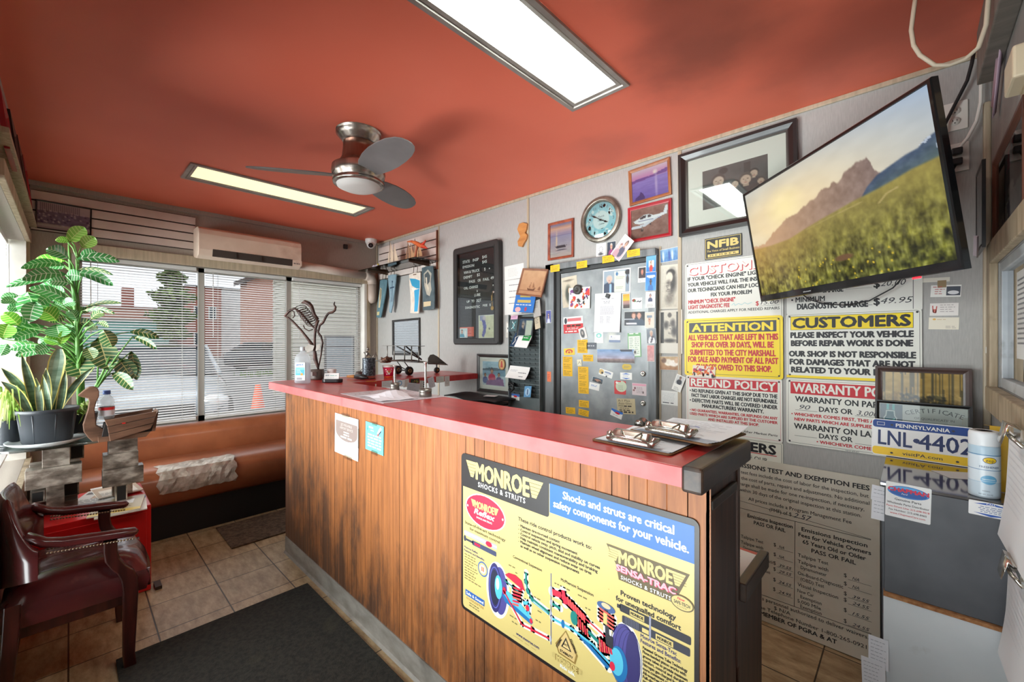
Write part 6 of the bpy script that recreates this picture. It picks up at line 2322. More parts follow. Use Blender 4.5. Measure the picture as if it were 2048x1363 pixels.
# time-card rack with its contents
rk_ = bpy.data.objects.new('card_rack',None)
rk_.empty_display_size = .05
COL.objects.link(rk_)
rk_.location = (-2.195,YB - .02,.60)
tag(rk_,'tall grey metal time-card rack with slots, left of the steel door','rack')
gm_ = N('rack_grey_metal',(108,118,120),(134,142,143),scale=4,rough=.42,metal=.3)
m = M(gm_)
RX0,RX1 = -2.364,-2.032
m.box(RX0,RX1,YB - .018,YB - .001,.60,1.63)
m.box(RX0,RX0 + .006,YB - .06,YB - .018,.60,1.63)
m.box(RX1 - .006,RX1,YB - .06,YB - .018,.60,1.63)
m.build('body',rk_)
m = M(gm_)
for i in range(18):
 z = .98 + i * .0345
 m.add([(RX0 + .006,YB - .020,z),(RX1 - .006,YB - .020,z),(RX1 - .006,YB - .050,z + .034),(RX0 + .006,YB - .050,z + .034)],[(0,1,2,3)])
 m.use(P((54,60,62),.6))
 for q in range(5):
  x = RX0 + .05 + q * .055
  m.add([(x,YB - .0375,z + .018),(x + .007,YB - .0375,z + .018),(x + .012,YB - .0515,z + .033),(x + .004,YB - .0515,z + .033)],[(0,1,2,3)])
 m.use(gm_)
m.build('card_slots',rk_)
M(gm_).box(RX0 + .006,RX1 - .006,YB - .03,YB - .018,.60,.975).build('lower_panel',rk_)
# contents of the rack: things of their own
def tilted(x,z,y,lean,roll=0.0):
 return Matrix.Translation((x,y,z)) @ Matrix.Rotation(math.radians(90 - lean),4,'X') @ Matrix.Rotation(math.radians(roll),4,'Z')
b = Board(.185,.125,.004,P((238,240,240)))
b.rect(.10,.06,.08,.06,P((30,140,70)),1).rect(0,0,.05,.125,P((30,62,92)),1).greek(.11,.10,.06,2,.018,WHT,th=.006)
b.line([(.02,.02),(.035,.05),(.02,.08),(.045,.1)],.006,WHT,2)
card('brochure','green, white and navy brochure in the middle of the card rack','brochure',b,tilted(-2.185,1.425,2.402,30,-4))
g = Img(14,18,(70,90,120),(60,80,110))
g.person(.28,.12,.35,(214,180,160),(180,170,165),(40,50,70),.8).box(.5,.1,.95,.9,(230,230,214))
frame('picture_frame','small black framed portrait propped in the card rack','picture',tilted(-2.165,1.515,2.432,8,-2),.165,.185,g.out,.015,.010,blackf)
b = Board(.09,.10,.003,P((60,84,88)))
b.line([(.03,.02),(.06,.05),(.03,.08)],.008,P((190,210,210)),2).line([(.06,.02),(.04,.05),(.07,.08)],.006,P((90,180,190)),2)
card('booklet','dark teal booklet with a white emblem behind the small black portrait','booklet',b,tilted(-2.305,1.545,2.440,10))
b = Board(.075,.035,.001,P((226,180,206)))
b.greek(.01,.02,.05,2,.008,P((130,60,120)))
card('leaflet','pink leaflet sticking out above the teal booklet in the rack','leaflet',b,tilted(-2.30,1.610,2.445,10))
b = Board(.235,.05,.001,P((240,240,236),.7),curl=lambda u,v: -.02 * v * v)
card('paper_sheet','white sheet folded over the top of the card rack','paper',b,tilted(-2.20,1.638,2.44,55,3))
b = Board(.21,.15,.006,P((52,118,196),.35))
b.rect(.05,.118,.11,.018,P((190,166,92)),2)
b.rect(.03,.075,.14,.022,P((196,170,90)),2)
b.greek(.02,.055,.17,1,.01,WHT,th=.006,word=.03,ragged=.02)
b.ell(.05,.02,.03,.02,P((236,170,170)),2)
b.ell(.13,.025,.012,.018,P((180,60,80)),2)
card('booklet','bright blue booklet with gold heading below the tilted ship picture','booklet',b,tilted(-2.175,1.715,2.43,10,-5))
g = Img(44,34,(196,158,122),(176,132,98))
g.noise(10,6,5).poly([(.34,.74),(.40,.84),(.66,.82),(.72,.70),(.6,.76),(.42,.76)],(104,66,48)).box(.46,.5,.475,.76,(104,66,48)).box(.56,.45,.572,.76,(104,66,48)).poly([(.475,.5),(.475,.7),(.40,.72)],(150,104,76)).poly([(.572,.46),(.572,.7),(.66,.7)],(140,96,70)).box(0,.84,1,.86,(140,96,72)).poly([(.78,.78),(.9,.6),(.92,.8)],(130,86,62))
frame('picture_frame','wood framed sepia ship picture tilted on top of the card rack','picture',tilted(-2.10,1.865,2.435,12,-9),.265,.215,g.out,.014,.012,N('frame_pine',(120,78,58),(150,104,80),scale=6,rough=.4),glass=False)
for i,(lab,x,z,w,h,rl,c) in enumerate((('grey booklet upright at the right side of the rack top',-2.055,1.665,.07,.13,12,(176,172,166)),('tan folded leaflet at the right edge of the rack above the portrait',-2.05,1.56,.05,.10,14,(200,186,160)))):
 b = Board(w,h,.004,P(c))
 b.greek(.008,h - .02,w - .016,4,.012,P((110,106,100)))
 card('leaflet',lab,'leaflet',b,tilted(x,z,2.435,8,rl))
b = Board(.215,.105,.0012,P((240,240,238),.6),curl=lambda u,v: .03 * (1 - v) ** 2)
b.greek(.11,.05,.09,1,.01,P((90,90,100)),th=.006).greek(.13,.02,.06,1,.01,P((90,90,100)),th=.005).greek(.02,.07,.08,2,.01,P((190,190,196)))
card('envelope','white envelope in the lower part of the card rack','envelope',b,tilted(-2.235,1.17,2.425,16,-2))
m = M(P((22,22,24),.45))
m.tube([(-2.345,2.43,1.07),(-2.32,2.415,1.085),(-2.29,2.42,1.07),(-2.285,2.42,1.04),(-2.31,2.42,1.02),(-2.335,2.42,1.035)],.009,8).cbox((-2.315,2.43,1.075),(.06,.02,.03))
tag(m.build('pouch'),'small black crumpled pouch in the lowest slots of the rack','pouch')
b = Board(.07,.085,.0012,P((96,158,206)))
b.ell(.035,.04,.025,.03,P((170,206,230)),1).rect(.03,.02,.01,.04,P((60,90,140)),2)
card('card','light blue picture card in the lowest slot of the rack','card',b,tilted(-2.145,1.03,2.43,14,5))
b = Board(.088,.05,.001,WHT)
b.rect(0,.03,.088,.02,P((60,110,190)),1).ell(.044,.028,.02,.008,P((206,40,50)),2).greek(.01,.014,.07,2,.007,P((150,150,155)))
card('business_card','business card with blue top and red car below the rack slots','card',b,on_wall_B(-2.31,.972,YB - .0315,-4))
th_ = bpy.data.objects.new('wall_switch',None)
COL.objects.link(th_)
th_.location = (-2.39,YB - .001,1.51)
tag(th_,'slim beige wall control box between the letter board and the rack','switch')
M(P((196,190,180),.45)).box(-2.421,-2.362,YB - .03,YB - .001,1.445,1.58).build('housing',th_,bevel=.004)
M(P((226,224,218),.4)).box(-2.409,-2.374,YB - .032,YB - .03,1.49,1.565).build('display_plate',th_)
M(P((80,78,76),.4)).box(-2.399,-2.384,YB - .034,YB - .032,1.515,1.53).build('button',th_)
# ================================================================ CARDS AND PHOTOS ON THE DOOR AND AROUND IT
LEAF,HEAD,JAMB,WALL = YB - .0225,YB - .0505,YB - .0405,YB - .001
INK = P((52,46,30),.6)
def yellow(label,x,z,w,h,y,roll):
 b = Board(w,h,.0006,P((244,190,24),.55))
 b.text('PAY',w * .12,h * .68,h * .17,INK,al='L',w=w * .24)
 b.greek(w * .42,h * .70,w * .5,1,h * .1,INK,th=h * .05,word=.008)
 b.greek(w * .12,h * .50,w * .75,3,h * .16,INK,th=h * .045,word=.008)
 card('business_card',label,'card',b,on_wall_B(x,z,y,roll),'yellow business cards on the steel door')
for lab,x,z,w,h,y,r in (
  ('first yellow card from the left on the door header',-1.895,1.952,.085,.049,HEAD,.6),
  ('second yellow card from the left on the door header',-1.661,1.950,.087,.048,HEAD,1),
  ('third yellow card on the door header, below the clock',-1.453,1.961,.089,.046,HEAD,1.2),
  ('fourth yellow card on the door header, near its right end',-1.273,1.975,.088,.044,HEAD,1),
  ('topmost yellow card of the long middle column, below the oval photo',-1.675,1.406,.085,.046,LEAF,.6),
  ('second yellow card down in the middle column beside the grey card',-1.675,1.359,.084,.047,LEAF,.4),
  ('top card of three yellow cards at the left door edge',-1.803,1.285,.084,.045,LEAF,.5),
  ('middle card of three yellow cards at the left door edge',-1.803,1.238,.085,.048,LEAF,.8),
  ('bottom card of three yellow cards at the left door edge',-1.802,1.190,.084,.048,LEAF,1),
  ('single yellow card right above the small foil tag',-1.629,1.302,.084,.046,LEAF,.6),
  ('first card of the four yellow cards in one strip',-1.669,1.217,.086,.046,LEAF,1),
  ('second card of the four yellow cards in one strip',-1.668,1.170,.086,.047,LEAF,1),
  ('third card of the four yellow cards in one strip',-1.667,1.123,.086,.047,LEAF,1.2),
  ('lowest card of the four yellow cards in one strip',-1.666,1.076,.086,.048,LEAF,1.4),
  ('single yellow card below the four-card strip',-1.663,.981,.083,.049,LEAF,.5),
  ('tilted yellow card lowest in the middle column just above the counter',-1.665,.918,.085,.043,LEAF,-5),
  ('yellow card low at the left door edge just above the counter',-1.777,.921,.083,.045,LEAF,3)):
 yellow(lab,x,z,w,h,y,r)
def photo(name,label,cat,x,z,w,h,y,roll,img,border=.004,col=(238,236,230),lift=0.0,extra=None,curl=None,below=0.0):
 b = Board(w,h,.0006,P(col,.5),curl=curl)
 b.pic(img.out,border,border + below,w - 2 * border,h - 2 * border - below)
 if extra:
  extra(b)
 card(name,label,cat,b,on_wall_B(x,z,y - lift,roll))
SK,HR = (206,164,140),(60,46,40)
g = Img(20,24,(240,240,240))
for q in range(14):
 a = q * .7
 g.ell(.5 + .2 * math.cos(a),.45 + .22 * math.sin(a),.05,.025,(40,40,44),.4)
g.ell(.5,.45,.12,.16,(240,240,240)).ell(.48,.8,.28,.1,(70,70,74),.5)
photo('card','black and white line drawing card above the door, left of the man photo','card',-1.539,2.040,.075,.094,WALL,-1,g)
g = Img(18,22,(60,70,84),(40,46,60))
g.person(.5,.12,.42,(210,160,140),(220,216,210),(150,60,120),.8)
photo('photo','snapshot of a white-haired man above the door, below the clock','photo',-1.459,2.039,.068,.094,WALL,-1.5,g,.002)
g = Img(18,26,(226,206,204),(200,180,190))
g.person(.62,.12,.28,SK,HR,(90,90,110),.9).person(.3,.36,.26,(222,182,166),(120,70,60),(190,150,160),.9)
photo('photo','tilted snapshot of two people behind the red framed aeroplane picture','photo',-1.352,2.02,.085,.155,WALL - .0495,-43,g,.003)
g = Img(26,18,(130,170,206),(70,120,180))
for q in range(5):
 g.ell(.15 + q * .16,.55,.05,.4,((206,226,230),(90,140,190),(60,90,170))[q % 3],.3)
g.noise(18,6,6)
photo('photo','bluish landscape snapshot at the top right corner of the door','photo',-1.059,1.94,.12,.08,WALL - .003,3,g,.002)
g = Img(14,22,(120,186,226),(40,120,196))
g.box(.28,.35,.78,.72,(230,220,210)).person(.52,.38,.22,SK,HR,(216,60,50),.8)
photo('memorial_card','blue memorial card with a small portrait, top of the right jamb column','card',-1.161,1.899,.064,.109,JAMB,-1,g,.001)
g = Img(14,22,(30,110,196),(80,160,220))
g.box(.15,.16,.85,.24,(230,236,240)).box(.3,.28,.7,.33,(220,230,240)).person(.5,.36,.3,(96,66,52),(30,26,26),(50,110,180),.9)
photo('memorial_card','bright blue memorial card of a smiling man, second in the right jamb column','card',-1.163,1.786,.070,.114,JAMB,-2,g,.001)
g = Img(14,18,(226,222,222))
g.person(.5,.12,.4,(196,150,130),(60,60,84),(70,76,110),.8)
tx = lambda b: b.greek(b.w * .2,b.h * .2,b.w * .6,3,.007,P((150,150,150)),word=.006)
photo('memorial_card','white memorial card of a person in a cap, third in the right jamb column','card',-1.166,1.674,.062,.10,JAMB,-2,g,.008,extra=tx,below=.03)
g = Img(14,20,(226,212,196))
g.person(.5,.22,.5,(214,160,130),(130,150,170),(226,212,196),.75).box(.2,.2,.8,.34,(120,140,160))
photo('memorial_card','cream card with a face in a grey cap, right of the couple photo','card',-1.171,1.549,.061,.098,JAMB,0,g,.003)
g = Img(14,18,(130,140,150),(80,84,96))
g.person(.5,.1,.4,SK,(200,190,180),(226,226,230),.9).poly([(.55,.5),(.75,.5),(.5,1),(.3,1)],(70,60,76))
photo('photo','snapshot of a person in white overalls low in the right jamb column','photo',-1.158,1.450,.062,.090,JAMB - .001,3,g,.001)
g = Img(10,18,(206,130,130),(196,150,150))
g.noise(30,4,6)
photo('photo','narrow pinkish snapshot, lowest in the right jamb column','photo',-1.163,1.344,.046,.10,JAMB,1,g,.001)
def charcoal(seed,dark=False):
 g = Img(28,52,(206,200,186),(198,190,174))
 r = random.Random(seed)
 return g,r
g,r = charcoal(1)
g.ell(.56,.16,.28,.1,(52,48,46)).ell(.66,.38,.26,.28,(60,56,54),.5).ell(.48,.26,.22,.13,(214,206,190)).ell(.35,.5,.22,.16,(190,182,168)).ell(.44,.40,.12,.07,(120,112,104),.6)
for q in range(30):
 g.ell(.3 + r.random() * .4,.38 + r.random() * .4,.05,.012,(76,70,66),.6,.7)
g.ell(.5,.8,.26,.12,(130,122,112),.6).noise(12,14,24)
photo('sketch','charcoal drawing of a bearded head on cream paper right of the door, upper','drawing',-1.060,1.746,.117,.268,WALL - .004,-1,g,.012,(212,206,192))
g,r = charcoal(2)
g.box(.0,.0,.16,1,(48,46,46)).box(.8,.0,1,1,(60,56,56)).ell(.46,.1,.1,.08,(90,84,80)).ell(.46,.42,.30,.22,(206,198,184)).ell(.28,.42,.12,.12,(70,66,64),.5).ell(.62,.36,.12,.12,(84,78,76),.5).ell(.7,.62,.14,.16,(70,66,66),.5)
for q in range(22):
 g.ell(.3 + r.random() * .35,.3 + r.random() * .4,.04,.012,(90,84,80),.6,.7)
g.ell(.46,.92,.3,.06,(60,56,54),.5).noise(10,14,24)
photo('sketch','charcoal drawing of a seated figure with dark margins, below the bearded head','drawing',-1.055,1.476,.145,.262,WALL - .004,0,g,.012,(216,211,200),below=.05)
g = Img(26,18,(190,160,120),(160,110,70))
g.ell(.42,.45,.2,.25,(232,222,206)).ell(.68,.5,.22,.24,(240,230,220)).ell(.2,.3,.12,.2,(120,84,60)).ell(.8,.3,.1,.2,(206,170,140)).noise(30,7,5)
photo('photo','warm brown painting print curled on the wall right of the door','photo',-1.057,1.286,.129,.082,WALL - .003,1,g,.001,curl=lambda u,v: .006 * (u - .5) ** 2)
g = Img(16,18,(206,206,204))
g.person(.52,.06,.34,(150,104,84),(40,34,32),(36,38,50),1.0)
photo('memorial_card','tilted white card of a man in a dark shirt beside the refund sign','card',-1.004,1.17,.056,.098,WALL - .0075,-20,g,.005,extra=tx,below=.036)
b = Board(.123,.085,.0006,P((226,226,222),.6))
b.greek(.02,.07,.085,7,.008,P((176,178,180)),th=.0018,word=.009,al='C')
b.greek(.025,.010,.07,1,.008,P((60,60,70)),th=.005,word=.03,ragged=.05)
card('paper_sheet','white printed slip low on the wall right of the door','paper',b,on_wall_B(-1.067,1.076,WALL - .001,-1))
# on the leaf
g = Img(26,40,(206,196,176),(198,186,164))
g.noise(14,7,9).ell(.42,.58,.2,.28,(60,66,56),.3).ell(.5,.46,.09,.1,(206,170,140)).ell(.45,.12,.3,.03,(120,110,96),.5)
photo('memorial_card','large cream memorial card with a dark-haired figure at the top left of the door','card',-1.784,1.774,.136,.22,LEAF,4,g,.001,(206,196,178))
b = Board(.180,.150,.0006,P((240,238,232),.5),curl=lambda u,v: .010 * (u - .3) ** 2)
rk = random.Random(8)
for i in range(60):
 b.ell(.012 + rk.random() * .156,.012 + rk.random() * .126,.003 + rk.random() * .012,.003 + rk.random() * .013,P(rk.choice([(206,50,44),(44,40,46),(236,130,40),(120,60,130),(240,238,232),(206,50,44)])),1 + i % 5,rot=rk.random() * 3,n=12)
b.poly([(.13,.10),(.175,.145),(.178,.09)],P((214,60,52)),6)
card('greeting_card','white Halloween card scattered with red, black and orange spots','card',b,on_wall_B(-1.697,1.722,LEAF - .003,-1.5))
m = M(P((62,60,58),.45))
m.xf = on_wall_B(-1.708,1.782,LEAF - .004)
m.lathe([(.033,0),(.034,.006),(.034,.016),(.030,.020),(.012,.020),(.010,.017),(0,.017)],(0,0,0),28)
for q in range(10):
 a = 2 * math.pi * q / 10
 m.cbox((.021 * math.cos(a),.021 * math.sin(a),.0205),(.004,.004,.002))
tag(m.build('magnet',loc=(-1.708,LEAF - .004,1.75)),'round dark knobbed magnet holding the Halloween card','magnet')
g = Img(38,30,(150,166,180),(140,156,172))
g.person(.22,.2,.32,(214,180,164),(190,184,180),(44,60,88),.95).box(.24,.62,.32,1,(150,186,216)).box(.42,.04,.86,.97,(222,226,206)).ell(.52,.16,.05,.09,(60,110,160))
for q in range(9):
 g.box(.48,.3 + q * .065,.82 - (q % 3) * .04,.315 + q * .065,(170,178,166))
g.ell(.93,.12,.1,.12,(40,40,44)).ell(.93,.45,.05,.2,(60,58,60))
photo('poster','newsletter page with a grey-haired man in suit, top middle of the door','poster',-1.409,1.812,.203,.16,LEAF,-1,g,.008)
b = Board(.197,.262,.0007,P((232,232,236),.6),curl=lambda u,v: .008 * (1 - v) ** 2)
LG = P((150,152,160),.6)
b.greek(.05,.222,.095,1,.01,LG,th=.003,word=.05,ragged=.05)
b.greek(.06,.205,.075,2,.011,LG,th=.0035,word=.02,al='C')
b.greek(.045,.172,.105,10,.0058,P((176,178,186)),th=.002,word=.01,ragged=.1)
b.greek(.045,.105,.03,8,.006,P((176,178,186)),th=.002,word=.01)
b.greek(.095,.105,.03,8,.006,P((176,178,186)),th=.002,word=.01)
card('letter_sheet','full white typed letter held by a magnet in the middle of the door','paper',b,on_wall_B(-1.474,1.609,LEAF - .003,-1.4))
m = M(P((36,36,38),.4))
m.xf = on_wall_B(-1.468,1.72,LEAF - .0045,-25)
m.cbox((0,0,.006),(.028,.026,.012))
tag(m.build('magnet',bevel=.002),'small square black magnet on the typed letter','magnet')
g = Img(14,20,(50,46,50))
g.person(.5,.1,.55,(206,130,110),(90,70,64),(60,40,50),.85)
photo('memorial_card','white card with close portrait of a balding man near the door top right','card',-1.228,1.837,.057,.098,LEAF,-1,g,.005,extra=tx,below=.022)
g = Img(12,22,(246,176,30),(120,80,70))
g.grad(0,0,1,.45,(240,150,20),(250,200,40)).grad(0,.5,1,.75,(190,140,110),(150,120,130)).grad(0,.76,1,1,(90,60,50),(40,30,34))
photo('photo','narrow orange sunset photo right of the typed letter','photo',-1.336,1.677,.052,.098,LEAF - .0022,1,g,.003)
b = Board(.068,.070,.0006,WHT)
b.ell(.012,.055,.012,.010,P((150,60,40)),1).ell(.02,.05,.006,.006,P((60,120,70)),2).line([(.03,.045),(.042,.05),(.052,.043),(.062,.052)],.006,P((40,44,60)),2).greek(.02,.024,.035,3,.007,P((190,190,190)),th=.002,word=.008)
card('business_card','white card with a dark logo beside the orange sunset photo','card',b,on_wall_B(-1.262,1.658,LEAF,-.5))
g = Img(28,18,(30,32,40),(44,52,64))
g.person(.46,.06,.42,(220,170,150),(120,70,50),(60,70,90),.62).person(.72,.02,.46,(214,160,140),(70,50,44),(60,76,96),.62).box(0,.5,.5,.56,(200,206,216)).box(.1,.8,.6,.9,(220,220,226))
photo('photo','photo of a couple in dark clothes on the door beside the jamb column','photo',-1.280,1.562,.143,.09,LEAF,-1,g,.001)
b = Board(.168,.118,.0006,WHT)
b.rect(0,0,.168,.066,P((206,32,40)),1).ell(.02,.09,.012,.022,P((40,44,56)),2).rect(.036,.085,.118,.022,P((216,110,116)),2)
b.greek(.03,.048,.12,1,.01,INK,th=.011,word=.035,ragged=.02)
b.text('215.335.67',.028,.026,.015,WHT,w=.10,al='L')
b.greek(.014,.009,.11,1,.01,WHT,th=.008,word=.03,ragged=.05)
card('business_card','big red and white service card at the left of the door','card',b,on_wall_B(-1.754,1.535,LEAF,2))
g = Img(12,16,(224,220,216))
g.ell(.45,.5,.32,.4,(60,62,66)).ell(.45,.45,.14,.2,(170,160,154))
photo('photo','small tilted card with an oval grey portrait over the red card','photo',-1.670,1.473,.058,.08,LEAF - .002,17,g,.002)
b = Board(.069,.073,.0006,WHT)
b.ell(.035,.052,.022,.016,P((140,210,200)),1).ell(.035,.050,.010,.010,P((226,244,240)),2).greek(.012,.028,.045,3,.008,P((180,196,200)),th=.002,word=.008)
card('business_card','white card with a pale teal emblem under the typed letter','card',b,on_wall_B(-1.542,1.442,LEAF,.5))
b = Board(.083,.048,.0006,WHT)
b.rect(0,0,.083,.016,P((130,146,176)),1).ell(.018,.037,.004,.005,P((80,96,150)),2).greek(.01,.026,.06,1,.01,P((150,156,170)),th=.003,word=.01)
card('business_card','white card with a slate blue foot right of the teal emblem card','card',b,on_wall_B(-1.422,1.435,LEAF,-1))
b = Board(.090,.152,.0006,P((120,176,120)))
b.rect(.006,.006,.078,.126,P((226,234,222)),1).greek(.012,.145,.065,1,.01,WHT,th=.006,word=.05,ragged=.05)
b.greek(.012,.118,.03,9,.012,P((120,150,124)),th=.003,word=.02,ragged=.1).greek(.048,.118,.03,9,.012,P((120,150,124)),th=.003,word=.02,ragged=.1)
card('schedule_card','green bordered timetable sheet at the right of the door','card',b,on_wall_B(-1.281,1.395,LEAF,2))
g = Img(48,16,(110,150,196),(196,170,180))
g.noise(30,5,5).grad(0,.72,1,1,(150,124,122),(80,70,70)).noise(26,20,6,lambda x,y: y > .6).poly([(.62,.0),(.95,0),(.95,.2),(.65,.2)],(30,40,60))
photo('photo','wide panoramic harbour photo across the middle of the door','photo',-1.417,1.321,.276,.090,LEAF - .001,.6,g,.001)
b = Board(.020,.032,.0008,P((206,206,200)),r=.009)
b.ell(.01,.016,.006,.010,P((60,60,60)),1)
card('sticker','small round grey sticker at the right end of the panoramic photo','sticker',b,on_wall_B(-1.275,1.349,LEAF - .002))
b = Board(.079,.046,.0006,P((92,98,108)))
b.greek(.008,.020,.062,1,.01,P((190,194,200)),th=.007,word=.02,ragged=.05)
card('business_card','dark grey card beside the upper yellow cards','card',b,on_wall_B(-1.600,1.386,LEAF))
b = Board(.095,.049,.0006,P((240,206,60)))
b.ell(.047,.026,.032,.016,P((206,60,50)),1).ell(.047,.021,.02,.012,P((240,206,60)),2).ell(.047,.020,.011,.008,P((206,90,50)),3)
card('business_card','yellow card with a red telephone at the left door edge','card',b,on_wall_B(-1.788,1.343,LEAF,4))
b = Board(.106,.044,.0006,WHT,r=.004)
b.ell(.018,.024,.018,.017,P((216,186,120)),2).ell(.026,.018,.008,.008,P((60,50,44)),3).rect(.042,.022,.05,.014,P((180,188,200)),1).line([(.05,.03),(.07,.034),(.09,.028)],.004,P((90,110,170)),2)
b.ell(.062,.0035,.006,.006,P((50,50,56)),2,n=12).greek(.045,.013,.04,1,.01,P((150,150,160)),th=.003,word=.008)
card('business_card','tilted white card with a round tan animal face, middle of the door','card',b,on_wall_B(-1.488,1.203,LEAF,-14))
b = Board(.083,.045,.0006,WHT)
b.poly([(.01,.034),(.042,.042),(.073,.034)],P((40,100,190)),1).poly([(.01,.011),(.042,.003),(.073,.011)],P((40,100,190)),1).greek(.02,.026,.044,2,.006,P((150,160,190)),th=.002,word=.008)
card('business_card','white card with two blue triangles on the right half of the door','card',b,on_wall_B(-1.339,1.193,LEAF,1))
g = Img(22,12,(60,90,110),(50,54,60))
g.ell(.52,.5,.32,.26,(170,120,96),.2).ell(.72,.72,.14,.2,(40,36,40)).ell(.3,.7,.08,.14,(30,30,34))
photo('photo','tiny tilted photo of a brown vehicle on the lower door','photo',-1.552,1.152,.082,.036,LEAF,-12,g,.001)
b = Board(.082,.047,.0006,WHT)
b.greek(.015,.030,.05,2,.007,P((90,130,190)),th=.003,word=.03,ragged=.05)
card('business_card','white card with two blue lines under the vehicle photo','card',b,on_wall_B(-1.578,1.109,LEAF - .0006,-8))
b = Board(.084,.088,.0006,P((206,58,60)),r=.006)
b.ell(.050,.052,.040,.036,P((196,206,180)),1).ell(.020,.076,.010,.008,WHT,2).greek(.02,.08,.04,1,.01,P((206,40,50)),th=.008,word=.03).greek(.03,.055,.04,4,.008,P((120,120,110)),th=.002,word=.008)
card('sticker','red sticker with a pale green disc on the lower door','sticker',b,on_wall_B(-1.382,1.116,LEAF,.6))
b = Board(.097,.076,.0006,P((206,190,192)))
b.rect(.003,.060,.091,.012,P((216,150,170)),1).ell(.02,.044,.006,.008,P((120,70,80)),1).ell(.012,.03,.008,.006,P((140,96,96)),1).ell(.075,.02,.006,.008,P((120,100,100)),1).greek(.03,.048,.05,5,.008,P((150,140,144)),th=.003,word=.01)
card('sticker','faded pink card near the dead bolts on the lower door','sticker',b,on_wall_B(-1.248,1.115,LEAF,0))
b = Board(.130,.100,.0006,P((190,176,140)))
KK = P((60,50,40))
b.text('A-1 Plus',.01,.080,.013,KK,al='L',w=.085)
b.text('Auto Glass',.012,.063,.012,KK,al='L',w=.095)
b.text('FREE',.012,.047,.011,KK,al='L',w=.035)
b.greek(.05,.047,.065,1,.01,KK,th=.008,word=.02)
b.greek(.02,.036,.09,1,.01,KK,th=.003).greek(.016,.022,.10,1,.01,KK,th=.006,word=.025).greek(.016,.008,.10,1,.01,KK,th=.010,word=.03,ragged=.02)
card('sticker','torn tan printed sticker low on the door','sticker',b,on_wall_B(-1.339,.998,LEAF,4))
b = Board(.086,.048,.0006,WHT)
b.poly([(0,.048),(0,.036),(.043,.024),(.086,.036),(.086,.048)],P((44,110,196)),1).ell(.048,.030,.018,.007,P((200,30,50)),2).greek(.02,.012,.045,1,.01,P((150,160,180)),th=.003,word=.02)
card('business_card','tilted white card with blue sky and red car over the tan sticker','card',b,on_wall_B(-1.407,.942,LEAF - .0012,-16))
b = Board(.066,.036,.0006,P((216,186,70)),r=.0175)
b.greek(.014,.020,.04,2,.007,P((150,140,120)),th=.003,word=.008)
card('sticker','small worn yellow oval sticker under the panoramic photo','sticker',b,on_wall_B(-1.334,1.253,LEAF))
b = Board(.040,.045,.003,P((170,162,140),.35,.4),r=.004)
b.line([(.008,.01),(.022,.03),(.030,.012)],.003,P((90,84,74)),1)
card('foil_tag','small square metallic tag below the single yellow card','tag',b,on_wall_B(-1.699,1.268,LEAF,3))
b = Board(.037,.075,.0006,P((240,124,76)))
b.greek(.006,.05,.02,3,.012,P((190,70,40)),th=.004,word=.008)
card('sticker','narrow orange sticker on the left steel jamb','sticker',b,on_wall_B(-1.950,1.156,YB - .0508,1))
g = Img(12,18,(70,76,160),(50,60,130))
g.person(.5,.2,.4,SK,HR,(206,210,226),.8)
photo('photo','small violet blue photo on the left steel jamb beside the rack','photo',-1.955,1.60,.050,.094,YB - .0508,1,g,.002)
# ---------------------------------------------------------------- cards in the corner by the television
b = Board(.088,.049,.0006,WHT)
b.rect(.046,.006,.040,.037,P((70,76,88)),1).ell(.066,.018,.016,.008,P((226,226,230)),2)
b.greek(.006,.040,.03,1,.01,P((190,90,90)),th=.003).greek(.012,.030,.03,3,.009,P((196,120,120)),th=.003,word=.01)
card('business_card','white card with a dark car photo, top of three on the corner wall','card',b,on_wall_B(.101,1.627,WALL,-3))
b = Board(.083,.052,.0006,P((232,226,222)))
b.line([(.008,.042),(.010,.014),(.018,.012),(.020,.040)],.003,P((196,70,64)),1).ell(.014,.02,.006,.008,P((206,110,100)),1).greek(.03,.043,.045,4,.009,P((150,140,140)),th=.002,word=.01)
card('business_card','white card with red scrawled emblem, middle of three on the corner wall','card',b,on_wall_B(.096,1.551,WALL,-1.5))
b = Board(.088,.050,.0006,P((234,226,208)))
b.ell(.016,.042,.005,.004,P((226,176,90)),1).greek(.024,.040,.03,1,.01,P((200,170,120)),th=.002).greek(.05,.012,.03,2,.006,P((170,160,150)),th=.002)
card('business_card','plain cream card, lowest of three on the corner wall','card',b,on_wall_B(.095,1.493,WALL,-2))
b = Board(.090,.018,.0006,P((226,222,210)))
card('paper_strip','narrow cream paper strip right under the television','paper',b,on_wall_B(.068,1.676,WALL,-2))
b = Board(.026,.03,.0004,P((150,128,96),.3))
card('tape_piece','short piece of brown tape above the dark car card','tape',b,on_wall_B(.09,1.657,WALL - .0006))
